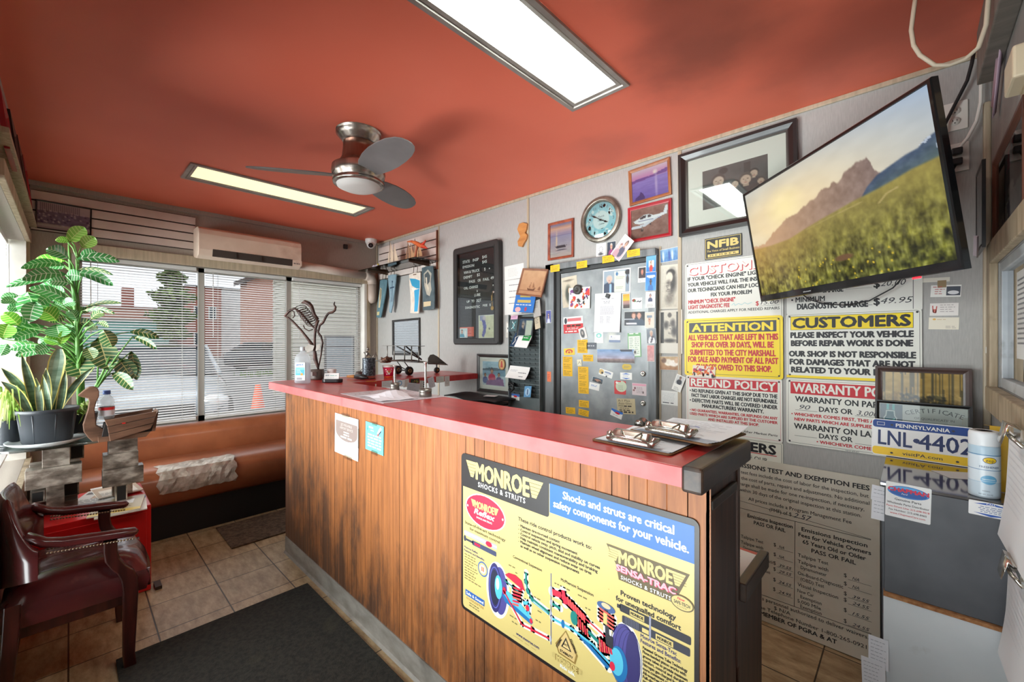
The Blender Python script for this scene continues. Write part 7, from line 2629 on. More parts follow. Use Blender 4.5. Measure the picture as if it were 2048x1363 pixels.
# ================================================================ CEILING FIXTURES
alu = N('fixture_aluminium',(150,142,136),(178,170,164),scale=5,rough=.4,metal=.4)
def lens_mat(name,col,strength,s2=220):
 """prismatic acrylic lens lit from behind by the tubes"""
 m = bpy.data.materials.new(name)
 m.use_nodes = True
 nt = m.node_tree
 nd,lk = nt.nodes,nt.links
 b = nd['Principled BSDF']
 b.inputs['Base Color'].default_value = lin((226,228,222))
 b.inputs['Roughness'].default_value = .35
 tc = nd.new('ShaderNodeTexCoord')
 ck_ = nd.new('ShaderNodeTexChecker')
 ck_.inputs['Scale'].default_value = s2
 ck_.inputs['Color1'].default_value = (1,1,1,1)
 ck_.inputs['Color2'].default_value = (.80,.84,.80,1)
 lk.new(tc.outputs['Object'],ck_.inputs['Vector'])
 mx = nd.new('ShaderNodeMix')
 mx.data_type = 'RGBA'
 mx.blend_type = 'MULTIPLY'
 mx.inputs['Factor'].default_value = 1
 lk.new(ck_.outputs['Color'],mx.inputs['A'])
 mx.inputs['B'].default_value = lin(col)
 lk.new(mx.outputs['Result'],b.inputs['Emission Color'])
 b.inputs['Emission Strength'].default_value = strength
 return m
def troffer(label,x0,x1,y0,y1,lens,sag):
 o = thing('ceiling_light',label,'light',((x0 + x1) / 2,(y0 + y1) / 2,ZC),None)
 f = M(alu)
 e = .012
 rows = [[(x0 - e + d,y0 - e + d,z),(x1 + e - d,y0 - e + d,z),(x1 + e - d,y1 + e - d,z),(x0 - e + d,y1 + e - d,z)] for d,z in ((0,ZC - .001),(.002,ZC - .010),(.022,ZC - .010),(.026,ZC - .002),(.030,ZC - .006),(.046,ZC - .004),(.050,ZC + .004))]
 f.grid(rows,smooth=False,close=True)
 f.build('frame',o)
 h = M(P((226,226,222),.5))
 h.box(x0,x1,y0,y1,ZC + .10,ZC + .11)
 h.build('housing',o)
 l = M(lens)
 n = 14
 i_ = .034
 R = []
 for q in range(n + 1):
  v = q / n
  y = y0 + i_ + (y1 - y0 - 2 * i_) * v
  R.append([(x0 + i_ + (x1 - x0 - 2 * i_) * u / 6,y,ZC + .002 - sag * math.sin(math.pi * v) * math.sin(math.pi * u / 6)) for u in range(7)])
 l.grid(R)
 l.build('diffuser',o)
 return o
troffer('long fluorescent ceiling light with bright white prismatic lens, nearer one',-1.215,-.925,.52,1.715,lens_mat('lens_cool',(236,246,240),9.0),.018)
troffer('long ceiling light with warm yellowish lens above the street window',-3.70,-3.37,.545,1.80,lens_mat('lens_warm',(255,238,184),0.5,90),.004)
nick = N('nickel_brushed',(120,108,100),(206,196,186),scale=2.2,stretch=(6,6,.2),rough=.26,metal=.9)
fan = thing('ceiling_fan','three-bladed brushed nickel hugger ceiling fan with a round light','fan',(-2.21,1.10,2.57))
FC = (-2.215,1.10,ZC)
M(nick).lathe([(.118,0),(.118,-.018),(.104,-.034),(.088,-.052),(.080,-.06)],FC,48).build('canopy',fan)
M(N('nickel_bronze',(104,70,56),(140,104,88),scale=2,stretch=(6,6,.2),rough=.3,metal=.85)).lathe([(.080,-.058),(.082,-.10),(.088,-.145),(.104,-.175),(.120,-.19)],FC,48).build('housing',fan)
M(nick).lathe([(.120,-.188),(.138,-.196),(.142,-.225),(.136,-.252),(.124,-.262),(.124,-.27),(.136,-.276),(.132,-.290),(.118,-.292)],FC,48).build('motor_ring',fan)
M(N('fan_lens_frosted',(206,202,198),(220,216,212),scale=3,rough=.4)).lathe([(.118,-.285),(.112,-.302),(.08,-.316),(.04,-.322),(0,-.323)],FC,40).build('light_lens',fan)
blm = N('fan_blade_grey',(98,94,94),(118,114,114),scale=3,rough=.35)
def blade_dir(px,py):
 return math.atan2(py,px)
for nm,ang,pitch in (('a',237,-15),('b',357,-15),('c',117,-15)):
 b = M(blm)
 a = math.radians(ang)
 rows = []
 n = 16
 outl = [(.10,.045),(.16,.075),(.24,.092),(.32,.098),(.40,.094),(.47,.082),(.52,.062),(.545,.040),(.556,.012)]
 mxb = Matrix.Translation((FC[0],FC[1],ZC - .243)) @ Matrix.Rotation(a,4,'Z') @ Matrix.Rotation(math.radians(pitch),4,'X')
 b.xf = mxb
 pts = [(r,w * .75) for r,w in outl] + [(r,-w) for r,w in outl[::-1]]
 b.prism(pts[::-1],'z',-.003,.003)
 b.build('blade',fan,bevel=.001)
# ================================================================ AIR CONDITIONER, PIPE, CAMERA
ac = thing('air_conditioner','cream wall-mounted split air conditioner above the street window','air conditioner',(-4.46,1.155,2.12))
acm = N('ac_cream_plastic',(214,192,172),(228,208,190),scale=3,rough=.45,spots=[((190,160,138),3,.62,.8)])
m = M(acm)
m.prism([(-4.569,2.155),(-4.43,2.128),(-4.37,2.150),(-4.352,2.20),(-4.350,2.33),(-4.362,2.375),(-4.40,2.395),(-4.569,2.40)][::-1],'y',.745,1.572)
m.build('body',ac,bevel=.006)
m = M(P((60,50,44),.7))
m.add([(-4.3655,.845,2.147),(-4.3655,1.49,2.147),(-4.3465,1.49,2.208),(-4.3465,.845,2.208)],[(0,1,2,3)])
m.build('air_outlet',ac)
for yy in (1.02,1.22):
 M(P((40,34,30),.6)).cbox((-4.352,yy,2.18),(.01,.006,.05)).build('vane',ac)
M(acm).prism([(-4.430,2.127),(-4.372,2.150),(-4.366,2.158),(-4.42,2.136)],'y',.84,1.44).build('louver',ac)
b = Board(.085,.05,.001,P((230,214,198),.45))
b.text('Mini',.045,.032,.008,P((150,120,104)),w=.026)
b.greek(.01,.014,.06,1,.01,P((110,100,96)),th=.011,word=.012,ragged=.02)
b.build('display_panel',on_wall_A(1.528,2.178,-4.3455),ac)
pm = N('pvc_pipe',(196,178,166),(212,196,184),scale=3,rough=.45)
pp = thing('drain_pipe','fat cream line-set duct running from the air conditioner into the corner elbow','pipe',(-4.5,2.0,2.16))
M(pm).tube([(-4.505,1.575,2.19),(-4.505,2.33,2.158)],.043,16).build('straight_duct',pp)
e = M(pm).tube([(-4.505,2.31,2.158),(-4.505,2.345,2.156),(-4.505,2.378,2.142),(-4.505,2.396,2.11),(-4.505,2.40,2.07)],[.049,.049,.050,.050,.049],16)
e.build('elbow',pp)
M(pm).tube([(-4.505,2.40,2.075),(-4.505,2.40,1.91),(-4.515,2.40,1.885),(-4.54,2.40,1.87)],[.046,.046,.042,.02],16).build('drop_duct',pp)
dc = thing('security_camera','white dome security camera under the ceiling in the far corner','camera',(-4.44,2.35,ZC))
M(P((232,230,228),.35)).lathe([(.062,0),(.062,-.03),(.055,-.05),(.050,-.055)],(-4.44,2.35,ZC),28).build('base',dc)
M(P((226,224,222),.3)).ball((-4.425,2.34,ZC - .062),.046,20,14).build('eyeball',dc)
m = M(P((30,30,32),.25))
d_ = Vector((.80,-.45,-.40)).normalized()
c0 = Vector((-4.425,2.34,ZC - .062))
m.tube([c0 + d_ * .040,c0 + d_ * .0485],.026,20)
m.use(P((90,90,94),.15,.5)).tube([c0 + d_ * .048,c0 + d_ * .0495],.011,14)
m.build('lens',dc)
m = M(P((34,33,34),.4)).box(XA + .001,XA + .03,2.085,2.13,2.44,2.492)
tag(m.build('motion_sensor',bevel=.008),'small black square sensor on the wall left of the dome camera','sensor')
# ================================================================ SLATWALL PANELS
swm = N('slatwall_beige',(206,192,184),(222,208,200),scale=4,rough=.55)
gro = P((58,38,30),.7)
def slats_on(mb,mx,w,zs,t):
 mb.xf = mx
 for i in range(len(zs) - 1):
  mb.use(swm)
  mb.prism([(-w / 2,zs[i] + .006),(w / 2,zs[i] + .006),(w / 2,zs[i + 1] - .006),(-w / 2,zs[i + 1] - .006)],'z',0,t)
 mb.use(gro)
 mb.prism([(-w / 2,zs[0]),(w / 2,zs[0]),(w / 2,zs[-1]),(-w / 2,zs[-1])],'z',0,t - .010)
m = M(swm)
slats_on(m,on_wall_A(.283,2.36,XA + .001),.95,(-.145,-.075,-.002,.071,.146),.018)
tag(m.build('slatwall_panel',loc=(XA,.283,2.215)),'beige slatted display panel left of the air conditioner','panel')
m = M(swm)
slats_on(m,on_wall_B(-3.945,2.323,YB - .001),1.12,(-.195,-.125,-.055,.025,.10,.183),.018)
t_ = M(P((110,66,40),.5))
sw = tag(m.build('slatwall_panel',loc=(-3.945,YB,2.13)),'beige slatted display panel behind the glass shelf in the far corner','panel')
M(P((112,62,38),.5)).box(-3.385,-3.372,YB - .024,YB - .001,2.125,2.508).build('edge_strip',sw)
g = Img(56,36,(176,160,160),(150,130,136))
for q in range(26):
 x = .05 + q * .036
 g.box(x,.02,x + .012,.32 + .05 * math.sin(q * 2.3),(96,78,96),.8)
g.noise(55,16,14,lambda x,y: (y > .3) & (y < .86),(.9,.8,1.1)).box(0,.34,1,.82,(64,50,84),.55)
rk = random.Random(12)
for q in range(46):
 g.ell(rk.random(),.36 + rk.random() * .42,.018,.03,(196,180,176) if rk.random() < .5 else (50,38,70),.4,.8)
g.box(0,.84,1,.93,(176,164,156),.7)
frame('picture_frame','thin black framed purplish group photograph hung on the left slatted panel','picture',on_wall_A(-.028,2.330,XA + .0205,-.8),.285,.205,g.out,.009,.012,blackf,glass=False)
# ---------------------------------------------------------------- glass shelf with model ships, hanging painted slates
gs = thing('glass_shelf','glass shelf on metal brackets holding model ships in the far corner','shelf',(-3.92,2.35,2.2))
M(glass_mat('shelf_glass',(206,226,218),fac=.14)).box(-4.47,-3.355,2.213,2.478,2.196,2.204).build('glass_panel',gs)
for x in (-4.30,-3.50):
 M(P((92,66,52),.4,.5)).prism([(2.24,2.180),(2.478,2.165),(2.478,2.195),(2.24,2.1955)],'x',x - .004,x + .004).build('bracket',gs)
def ship(label,x,y,L,hull,sail,masts,yaw=0,deck=(120,80,56)):
 o = thing('model_ship',label,'ship',(x,y,2.2045),'model ships on the glass shelf')
 mx = Matrix.Translation((x,y,2.2045)) @ Matrix.Rotation(math.radians(yaw),4,'Z')
 h = M(P(hull,.45))
 h.xf = mx
 rows = []
 for u in (-1,-.8,-.4,0,.4,.75,1):
  w = .022 * (1 - abs(u) ** 2.2) + .0015
  sh = .012 * u * u
  rows.append([(u * L / 2,-w,.034 + sh),(u * L / 2,-w * .7,.012 + sh * .6),(u * L / 2 * .9,0,.0),(u * L / 2,w * .7,.012 + sh * .6),(u * L / 2,w,.034 + sh)])
 h.grid(rows)
 h.build('hull',o)
 d = M(P(deck,.6))
 d.xf = mx
 d.grid([[r[0],r[4]] for r in rows],smooth=False)
 d.build('deck',o)
 for (u,hh,sw_) in masts:
  m = M(P((70,48,36),.6))
  m.xf = mx
  m.tube([(u * L,0,.03),(u * L,0,hh)],.002,6)
  m.build('mast',o)
  s = M(P(sail,.8))
  s.xf = mx
  s.add([(u * L + .004,.002,hh - .01),(u * L + .004,.004,.052),(u * L + sw_,.012,.056)],[(0,1,2)],False)
  s.add([(u * L - .004,.002,hh - .03),(u * L - .004,.004,.052),(u * L - sw_ * .7,.010,.052)],[(0,1,2)],False)
  s.build('sail',o,solid=.001)
 return o
ship('model schooner with white hull and cream sails on the glass shelf',-3.965,2.33,.22,(226,222,214),(224,204,180),((-.12,.27,.07),(.16,.24,.06)),8)
ship('model boat with tall tan sails in the middle of the glass shelf',-3.80,2.42,.20,(70,50,40),(158,118,92),((.0,.25,.085),),4,(90,60,44))
ship('model galleon with tan sails at the right of the glass shelf',-3.62,2.38,.24,(96,62,46),(196,152,112),((-.25,.20,.05),(.05,.24,.06),(.3,.2,.05)),3,(96,66,48))
o = thing('model_fish','red and orange driftwood fish model at the right end of the glass shelf','model',(-3.44,2.31,2.2045))
m = M(N('model_orange',(206,84,44),(226,130,74),scale=12,rough=.5))
m.tube([(-3.63,2.31,2.405),(-3.55,2.31,2.395),(-3.47,2.30,2.365),(-3.38,2.30,2.325),(-3.31,2.30,2.305)],[.006,.012,.020,.022,.006],10)
m.build('body',o)
m = M(P((214,62,40),.5))
m.tube([(-3.36,2.30,2.325),(-3.29,2.29,2.36)],[.018,.004],8).tube([(-3.36,2.30,2.315),(-3.28,2.30,2.285)],[.016,.004],8)
m.build('tail',o)
M(P((176,96,64),.6)).tube([(-3.44,2.305,2.34),(-3.47,2.305,2.29),(-3.49,2.305,2.206)],[.012,.010,.014],8).build('support',o)
o = thing('toy_vehicle','small pale toy vehicle at the left end of the glass shelf','model',(-4.22,2.30,2.2045))
m = M(P((196,190,206),.4))
m.ball((-4.26,2.29,2.232),(.03,.014,.018)).ball((-4.20,2.29,2.236),(.022,.012,.014)).tube([(-4.28,2.29,2.23),(-4.15,2.30,2.23)],.008,8)
m.build('body',o)
for x in (-4.275,-4.17):
 M(P((40,40,44),.5)).lathe([(.016,-.004),(.018,0),(.016,.004)],(x,2.293,2.2225),14,'y').build('wheel',o)
M(P((216,196,90),.5)).ball((-4.17,2.29,2.245),.01).build('headlamp',o)
POLY = [
 ([(-4.39,2.11),(-4.30,2.115),(-4.235,2.10),(-4.26,1.99),(-4.30,1.88),(-4.373,1.688),(-4.43,1.684),(-4.478,1.697),(-4.456,1.79),(-4.44,1.881),(-4.405,2.011)],(76,110,122)),
 ([(-4.221,2.147),(-4.13,2.15),(-4.049,2.141),(-4.06,2.06),(-4.076,2.008),(-4.10,1.90),(-4.118,1.819),(-4.155,1.728),(-4.192,1.738),(-4.183,1.912),(-4.206,2.028)],(120,146,160)),
 ([(-3.796,2.113),(-3.70,2.12),(-3.59,2.113),(-3.593,1.973),(-3.610,1.84),(-3.623,1.70),(-3.70,1.704),(-3.776,1.711),(-3.765,1.80),(-3.769,1.882),(-3.789,2.006)],(214,200,186)),
 ([(-3.567,2.155),(-3.47,2.16),(-3.379,2.15),(-3.357,1.944),(-3.352,1.84),(-3.355,1.731),(-3.45,1.724),(-3.549,1.728),(-3.552,1.866),(-3.565,2.014)],(64,78,84))]
LAB = ['narrow painted roof slate with a pale standing figure, leftmost of the four','tapering painted roof slate with a dark sword-like cross, second from the left','painted roof slate with a turquoise and cream sea scene, third from the left','dark painted roof slate with a bearded face, rightmost of the four']
for i,(pts,c) in enumerate(POLY):
 o = thing('painted_slate',LAB[i],'slate',(sum(p[0] for p in pts) / len(pts),2.44,min(p[1] for p in pts)),'painted slates hanging under the glass shelf')
 m = M(N('slate_%d' % i,c,[min(255,v + 24) for v in c],scale=10,rough=.7))
 m.prism(pts,'y',2.434,2.446)
 m.build('slate',o,bevel=.002)
 pt = M(P((226,210,176),.6))
 yy = 2.4332
 def sp(ps,col,k=0):
  pt.use(P(col,.6))
  pt.add([(x,yy - k * .0004,z) for x,z in ps],[tuple(range(len(ps)))],False)
 if i == 0:
  sp([(-4.385,2.03),(-4.352,2.01),(-4.36,1.92),(-4.39,1.80),(-4.425,1.80),(-4.41,1.93)],(206,190,150))
  sp([(-4.378,2.02),(-4.36,2.0),(-4.375,1.9),(-4.395,1.86)],(104,96,84),1)
  sp([(-4.455,1.755),(-4.40,1.755),(-4.41,1.715),(-4.46,1.715)],(200,190,140))
 elif i == 1:
  sp([(-4.128,2.07),(-4.120,2.07),(-4.128,1.85),(-4.136,1.85)],(40,66,90))
  sp([(-4.175,2.01),(-4.085,2.015),(-4.085,2.0),(-4.175,1.996)],(40,66,90))
  sp([(-4.135,2.08),(-4.113,2.08),(-4.113,2.06),(-4.135,2.06)],(40,66,90))
 elif i == 2:
  sp([(-3.785,2.07),(-3.68,2.055),(-3.60,2.03),(-3.60,1.95),(-3.66,1.955),(-3.74,1.99)],(50,150,190))
  sp([(-3.70,1.94),(-3.605,1.95),(-3.625,1.80),(-3.64,1.72),(-3.70,1.72),(-3.69,1.83)],(60,160,206))
  sp([(-3.75,1.97),(-3.66,1.96),(-3.72,1.92)],(240,230,220),1)
  sp([(-3.72,2.105),(-3.66,2.105),(-3.66,2.095),(-3.72,2.095)],(120,90,70),1)
 else:
  sp([(-3.53,2.09),(-3.46,2.125),(-3.40,2.08),(-3.415,2.0),(-3.40,1.92),(-3.43,1.86),(-3.48,1.88),(-3.52,1.97)],(176,170,156))
  sp([(-3.515,2.08),(-3.46,2.105),(-3.42,2.06),(-3.43,2.0),(-3.47,1.975),(-3.51,2.0)],(70,80,84),1)
  sp([(-3.50,2.05),(-3.475,2.05),(-3.47,1.98),(-3.44,1.94),(-3.455,1.90),(-3.485,1.96)],(206,196,176),2)
  sp([(-3.535,1.81),(-3.41,1.81),(-3.415,1.765),(-3.535,1.76)],(206,186,150))
 pt.build('painting',o)
 cx = (pts[0][0] + pts[2][0]) / 2
 zt = max(p[1] for p in pts)
 for dx in (-.035,.035):
  w = M(P((96,74,56),.4,.5)).tube([(cx + dx,2.478,2.19),(cx + dx,2.45,2.185),(cx + dx,2.44,zt - .012)],.003,6)
  w.build('hook',o)
# ================================================================ FRAMES ON THE SHOP-FRONT WALL
for i,(x,z,w,h,fm,lab) in enumerate(((-2.85,2.33,.34,.25,redf,'red framed picture leaning high on the shop-front wall, nearest one'),(-3.27,2.385,.36,.26,blackf,'black framed picture high on the shop-front wall, second from the camera'),(-3.66,2.405,.34,.25,blackf,'black framed picture high on the shop-front wall, third from the camera'),(-4.03,2.415,.32,.25,redf,'red framed picture high on the shop-front wall, nearest the far corner'))):
 mx = Matrix.Translation((x,YL + .012,z)) @ Matrix.Rotation(math.pi,4,'Z') @ Matrix.Rotation(math.radians(84),4,'X')
 g = Img(20,16,(196,180,170),(150,130,120))
 g.noise(24,5,5)
 frame('picture_frame',lab,'picture',mx,w,h,g.out,.022,.016,fm)
m = M(wood_old).box(-4.45,-2.5,YL + .001,YL + .05,2.215,2.235)
struct(m,'trim_%d' % k); k += 1
# ================================================================ RIGHT WALL: FRAMES, BOX, SWITCH, CLIPBOARDS
brf = N('frame_mahogany',(70,40,30),(104,62,46),scale=5,rough=.4)
g = Img(24,30,(80,74,70),(96,88,84))
g.noise(16,4,4)
frame('picture_frame','narrow dark framed picture nearest the corner on the right wall','picture',on_wall_R(2.35,1.912,XR - .034),.20,.315,g.out,.018,.010,blackf)
g = Img(44,40,(70,66,64),(86,80,76))
g.poly([(.42,.0),(.62,.0),(.58,.22),(.36,.26)],(206,60,110)).ell(.52,.12,.06,.1,(90,120,170)).ell(.52,.48,.1,.07,(210,200,190)).poly([(.0,.74),(.5,.52),(1,.5),(1,1),(0,1)],(190,184,178)).poly([(.12,.72),(.2,.68),(.3,1),(.16,1)],(60,60,110)).poly([(.36,.62),(.46,.58),(.6,1),(.5,1)],(70,66,120)).noise(20,10,8)
frame('picture_frame','large dark wood framed collage on the right wall above the inside window','picture',on_wall_R(1.975,1.88,XR - .001),.57,.347,g.out,.03,.018,brf)
b = Board(.12,.075,.0008,P((226,222,236)),curl=lambda u,v: .03 * (u - .5) ** 2)
b.ell(.07,.03,.022,.018,P((90,90,104)),1).ell(.055,.038,.008,.008,P((206,120,140)),2).ell(.082,.036,.008,.008,P((206,120,140)),2)
card('photo','curled pale photo tucked at the lower edge of the dark frames','photo',b,on_wall_R(2.28,1.765,XR - .05,-12))
bx = thing('wall_box','cream plastic box high on the right wall','box',(XR,1.75,2.1))
crm = P((222,206,176),.45)
M(crm).box(XR - .037,XR - .004,1.68,1.815,2.10,2.185).build('cover',bx,bevel=.006)
M(P((196,178,150),.5)).box(XR - .006,XR - .001,1.675,1.825,2.085,2.19).build('back_plate',bx)
sw_ = thing('light_switch','white switch plate on the right wall close to the corner','switch',(XR,2.43,1.38))
wp = P((232,230,226),.4)
M(wp).box(XR - .007,XR - .001,2.40,2.472,1.325,1.44).build('cover_plate',sw_,bevel=.002)
M(wp).cbox((XR - .012,2.436,1.385),(.014,.012,.026)).build('toggle',sw_,bevel=.002)
# rolled paper tucked beside the soffit
m = M(P((206,178,196),.7))
m.grid([[(.205 + .012 * math.sin(v * 3),1.95 + .32 * u + .01 * math.sin(v * 5),2.56 - .30 * u - .05 * v) for v in (0,.5,1)] for u in (0,.25,.5,.75,1)])
tag(m.build('paper_roll',solid=.002),'pinkish paper bundle hanging by the soffit in the right corner','paper')
clipm = P((206,200,190),.2,.9)
hard = N('hardboard_brown',(112,76,44),(146,104,64),scale=20,rough=.6)
def wall_clipboard(label,y,z,w,h):
 o = thing('clipboard',label,'clipboard',(XR - .03,y,z - h / 2),'clipboards hanging on the right wall')
 mx = on_wall_R(y,z,XR - .02)
 m = M(hard)
 m.xf = mx
 m.prism(rr(w / 2,h / 2,.012),'z',-.004,.0)
 m.build('board',o)
 b = Board(w * .94,h * .93,.004,P((238,238,240),.7),curl=lambda u,v: .035 * max(0,.45 - v) ** 1.5 + .012 * (1 - u) * (1 - v))
 b.greek(.02,h * .8,w * .6,10,.018,P((226,226,230)),th=.003)
 b.build('paper',mx @ Matrix.Translation((0,-.006,.002)),o)
 m = M(clipm)
 m.xf = mx
 m.prism([(-.04,h / 2 - .02),(.04,h / 2 - .02),(.055,h / 2 + .012),(-.055,h / 2 + .012)],'z',.006,.016)
 m.tube([(-.05,h / 2 - .03,.012),(-.03,h / 2 - .01,.03),(.03,h / 2 - .01,.03),(.05,h / 2 - .03,.012)],.004,8)
 m.grid([[(-.05,h / 2 + .01,.014),(.05,h / 2 + .01,.014)],[(-.045,h / 2 + .02,.035),(.045,h / 2 + .02,.035)],[(-.03,h / 2 - .03,.045),(.03,h / 2 - .03,.045)]])
 m.build('clip',o,solid=.0015)
 return o
wall_clipboard('clipboard with white sheets hanging on the right wall, upper one',1.62,1.03,.43,.33)
wall_clipboard('clipboard with white sheets hanging on the right wall, lower one',1.62,.695,.43,.33)
# ================================================================ GREY CABINET WITH ITS DISPLAY
grey = N('cabinet_grey_laminate',(72,74,80),(86,88,94),scale=6,rough=.45)
wht = N('cabinet_white_panel',(206,212,216),(222,226,228),scale=3,rough=.5,spots=[((170,170,166),9,.66,.8)])
cb = thing('cabinet','narrow grey-topped cabinet with a pale lower panel in the right corner','cabinet',(.065,2.15,0))
M(grey).box(-.072,.212,1.865,2.484,0.0,.945).build('body',cb)
M(N('cabinet_top_glossy',(70,66,66),(92,88,88),scale=4,rough=.07,coat=.9)).box(-.076,.213,1.85,2.486,.945,.953).build('top',cb)
M(grey).box(-.066,.210,1.846,1.865,.600,.944).build('upper_panel',cb,bevel=.001)
M(wht).box(-.068,.211,1.836,1.865,.01,.588).build('lower_panel',cb,bevel=.001)
M(N('chipboard_edge',(140,92,56),(180,130,86),scale=60,rough=.9)).box(-.068,.211,1.834,1.865,.588,.599).build('raw_edge',cb)
M(P((34,34,36),.5)).box(.2115,.216,1.85,2.3,.05,.94).build('side_edge',cb)
b = Board(.106,.112,.0008,P((238,238,238)),r=.004)
b.ell(.053,.086,.049,.019,P((30,110,190)),1).ell(.053,.086,.047,.017,P((90,170,226)),2).ell(.053,.083,.044,.013,P((30,90,170)),3)
b.text('CHAPMAN',.053,.085,.012,P((214,40,70)),w=.094,bold=.05,lay=5)
b.text('Ford',.045,.077,.005,WHT,w=.014,shear=.2,lay=5)
b.text('Genuine Parts',.053,.056,.007,BLK,w=.062,bold=.015)
b.text('Wholesale Parts Distributor',.053,.043,.0062,BLK,w=.098,bold=.012)
b.text('Parts Direct Line: 215-698-9018',.053,.032,.0055,RED,w=.100,bold=.01)
b.text('Fax Number: 215-698-8465',.053,.021,.0055,BLK,w=.088,bold=.01)
b.text('www.ChapmanCars.com',.053,.010,.0055,RED,w=.082,bold=.01)
card('sticker','white parts distributor sticker with blue oval on the grey cabinet','sticker',b,on_wall_B(-.010,.905,1.8455,-1.5))
b = Board(.088,.042,.0008,P((240,240,240)),r=.003)
b.poly([(.010,.034),(.044,.041),(.078,.034),(.066,.0335),(.022,.0335)],P((40,90,180)),1).poly([(.010,.008),(.044,.001),(.078,.008)],P((40,90,180)),1)
b.text('CALL',.044,.0345,.005,WHT,w=.018,bold=.02)
b.greek(.018,.027,.052,4,.005,P((90,110,160)),th=.0018,word=.008,al='C')
card('sticker','white CALL sticker with blue chevrons at the right of the grey cabinet','sticker',b,on_wall_B(.166,.928,1.8455,-1))
for i,(x,z,w,h,lab) in enumerate(((-.074,.912,.05,.05,'upper white paper tab on the cabinet edge'),(-.076,.862,.045,.075,'second white paper tab on the cabinet edge, below the upper one'),(-.080,.398,.05,.10,'white printed slip taped low on the cabinet edge'),(-.092,.315,.06,.11,'lowest white printed slip at the foot of the fee board'))):
 b = Board(w,h,.0006,P((230,230,236),.6))
 b.greek(.006,h - .015,w - .012,max(2,int(h / .014) - 1),.012,P((170,172,180)),th=.002,word=.008)
 card('paper_slip',lab,'paper',b,on_wall_B(x,z,1.858 - .002 * i - (.026 if i > 1 else 0),-4 + i * 2))
walf = N('frame_walnut',(52,36,34),(80,58,52),scale=6,rough=.35)
g = Img(64,42,(226,176,90),(206,160,80))
g.noise(26,6,8)
rk = random.Random(3)
for q in range(24):
 x = rk.random()
 g.poly([(x,0),(x + .012 + .012 * rk.random(),0),(x + .02,.85),(x + .004,.85)],(92,78,46),.85)
g.noise(50,26,14,lambda x,y: (y > .55))
for q in range(70):
 x = .25 + rk.random() * .55
 g.ell(x,.62 + rk.random() * .2 + (x - .5) * .1,.02,.035,rk.choice([(60,54,34),(96,84,50),(44,40,30),(130,112,64)]),.4)
g.grad(0,.9,1,1,(140,116,60),(110,90,50))
mx = Matrix.Translation((.027,2.446,.955)) @ Matrix.Rotation(math.radians(90 - 5),4,'X') @ Matrix.Translation((0,.1775,0))
frame('picture_frame','walnut framed woodland hunting scene standing behind the certificate','picture',mx,.290,.355,np.concatenate([g.out,g.out[::-1] * .9],0),.024,.018,walf)
b = Board(.262,.19,.0015,P((226,226,222),.6))
b.rect(.004,.0,.07,.186,P((116,134,150)),1)
KEY = P((120,206,206),.5)
b.poly([(.016,.112),(.014,.128),(.020,.138),(.022,.160),(.050,.160),(.052,.138),(.058,.128),(.056,.112),(.050,.098),(.022,.098)],P((226,238,238)),2)
b.poly([(.018,.114),(.018,.127),(.024,.136),(.026,.156),(.046,.156),(.048,.136),(.054,.127),(.054,.114),(.048,.102),(.024,.102)],P((40,120,140)),3)
b.line([(.022,.10),(.03,.112),(.045,.118),(.05,.128)],.006,KEY,4)
b.rect(.024,.162,.008,.024,KEY,2).rect(.042,.162,.008,.024,KEY,2)
for i,chh in enumerate('CERTIFICATE'):
 u = i / 10
 b.text(chh,.092 + .150 * u,.148 + .014 * math.sin(math.pi * u) * 1.0,.017,P((90,94,100)),rot=.35 * math.cos(math.pi * u),lay=3)
b.text('OF QUALIFICATION',.167,.132,.0085,P((110,114,120)),w=.115)
b.greek(.10,.110,.13,6,.016,P((170,172,176)),th=.003,al='C')
mx = Matrix.Translation((.028,2.395,.955)) @ Matrix.Rotation(math.radians(90 - 6),4,'X') @ Matrix.Translation((0,.106,0))
frame('picture_frame','black framed certificate of qualification standing behind the licence plate','certificate',mx,.285,.212,None,.013,.014,blackf,board=b)
pl = Board(.292,.146,.0018,P((240,240,240),.3),r=.012)
DB,PY_ = P((24,66,140),.35),P((250,206,24),.35)
pl.poly(pl._round(.003,.112,.286,.031,.010),DB,1)
pl.poly(pl._round(.003,.003,.286,.031,.010),PY_,1)
pl.text('PENNSYLVANIA',.150,.119,.014,WHT,w=.152,bold=.02)
pl.border(.016,.121,.024,.013,.0012,WHT,2)
pl.text('visitPA.com',.150,.0115,.012,P((30,40,70)),w=.112,bold=.005)
NB = P((26,46,100),.35)
pl.text('LNL',.071,.044,.057,NB,w=.100,bold=.012)
pl.text('4402',.213,.044,.057,NB,w=.145,bold=.012)
pl.poly([(.128,.066),(.124,.072),(.128,.080),(.136,.082),(.143,.078),(.143,.068),(.136,.063)],NB,2)
for x,y in ((.062,.126),(.235,.126),(.062,.014),(.245,.014)):
 pl.ell(x,y,.0045,.0035,P((60,60,64)),4,n=12)
mx = Matrix.Translation((.024,2.285,.9545)) @ Matrix.Rotation(math.radians(-1.2),4,'Z') @ Matrix.Rotation(math.radians(90 - 13),4,'X') @ Matrix.Translation((0,.073,0))
card('license_plate','blue, white and yellow Pennsylvania licence plate propped on the cabinet','license plate',pl,mx)
b = Board(.11,.09,.0006,P((226,226,230)))
card('paper_sheet','white scrap of paper lying before the licence plate','paper',b,flat_on(.12,2.13,.9535,30))
b = Board(.05,.20,.006,P((226,180,40)))
b.rect(0,0,.012,.20,P((60,50,40)),1)
card('booklet','yellow booklet standing behind the spray can','booklet',b,Matrix.Translation((.190,1.99,1.055)) @ Matrix.Rotation(math.radians(-12),4,'Z') @ Matrix.Rotation(math.radians(90),4,'X'))
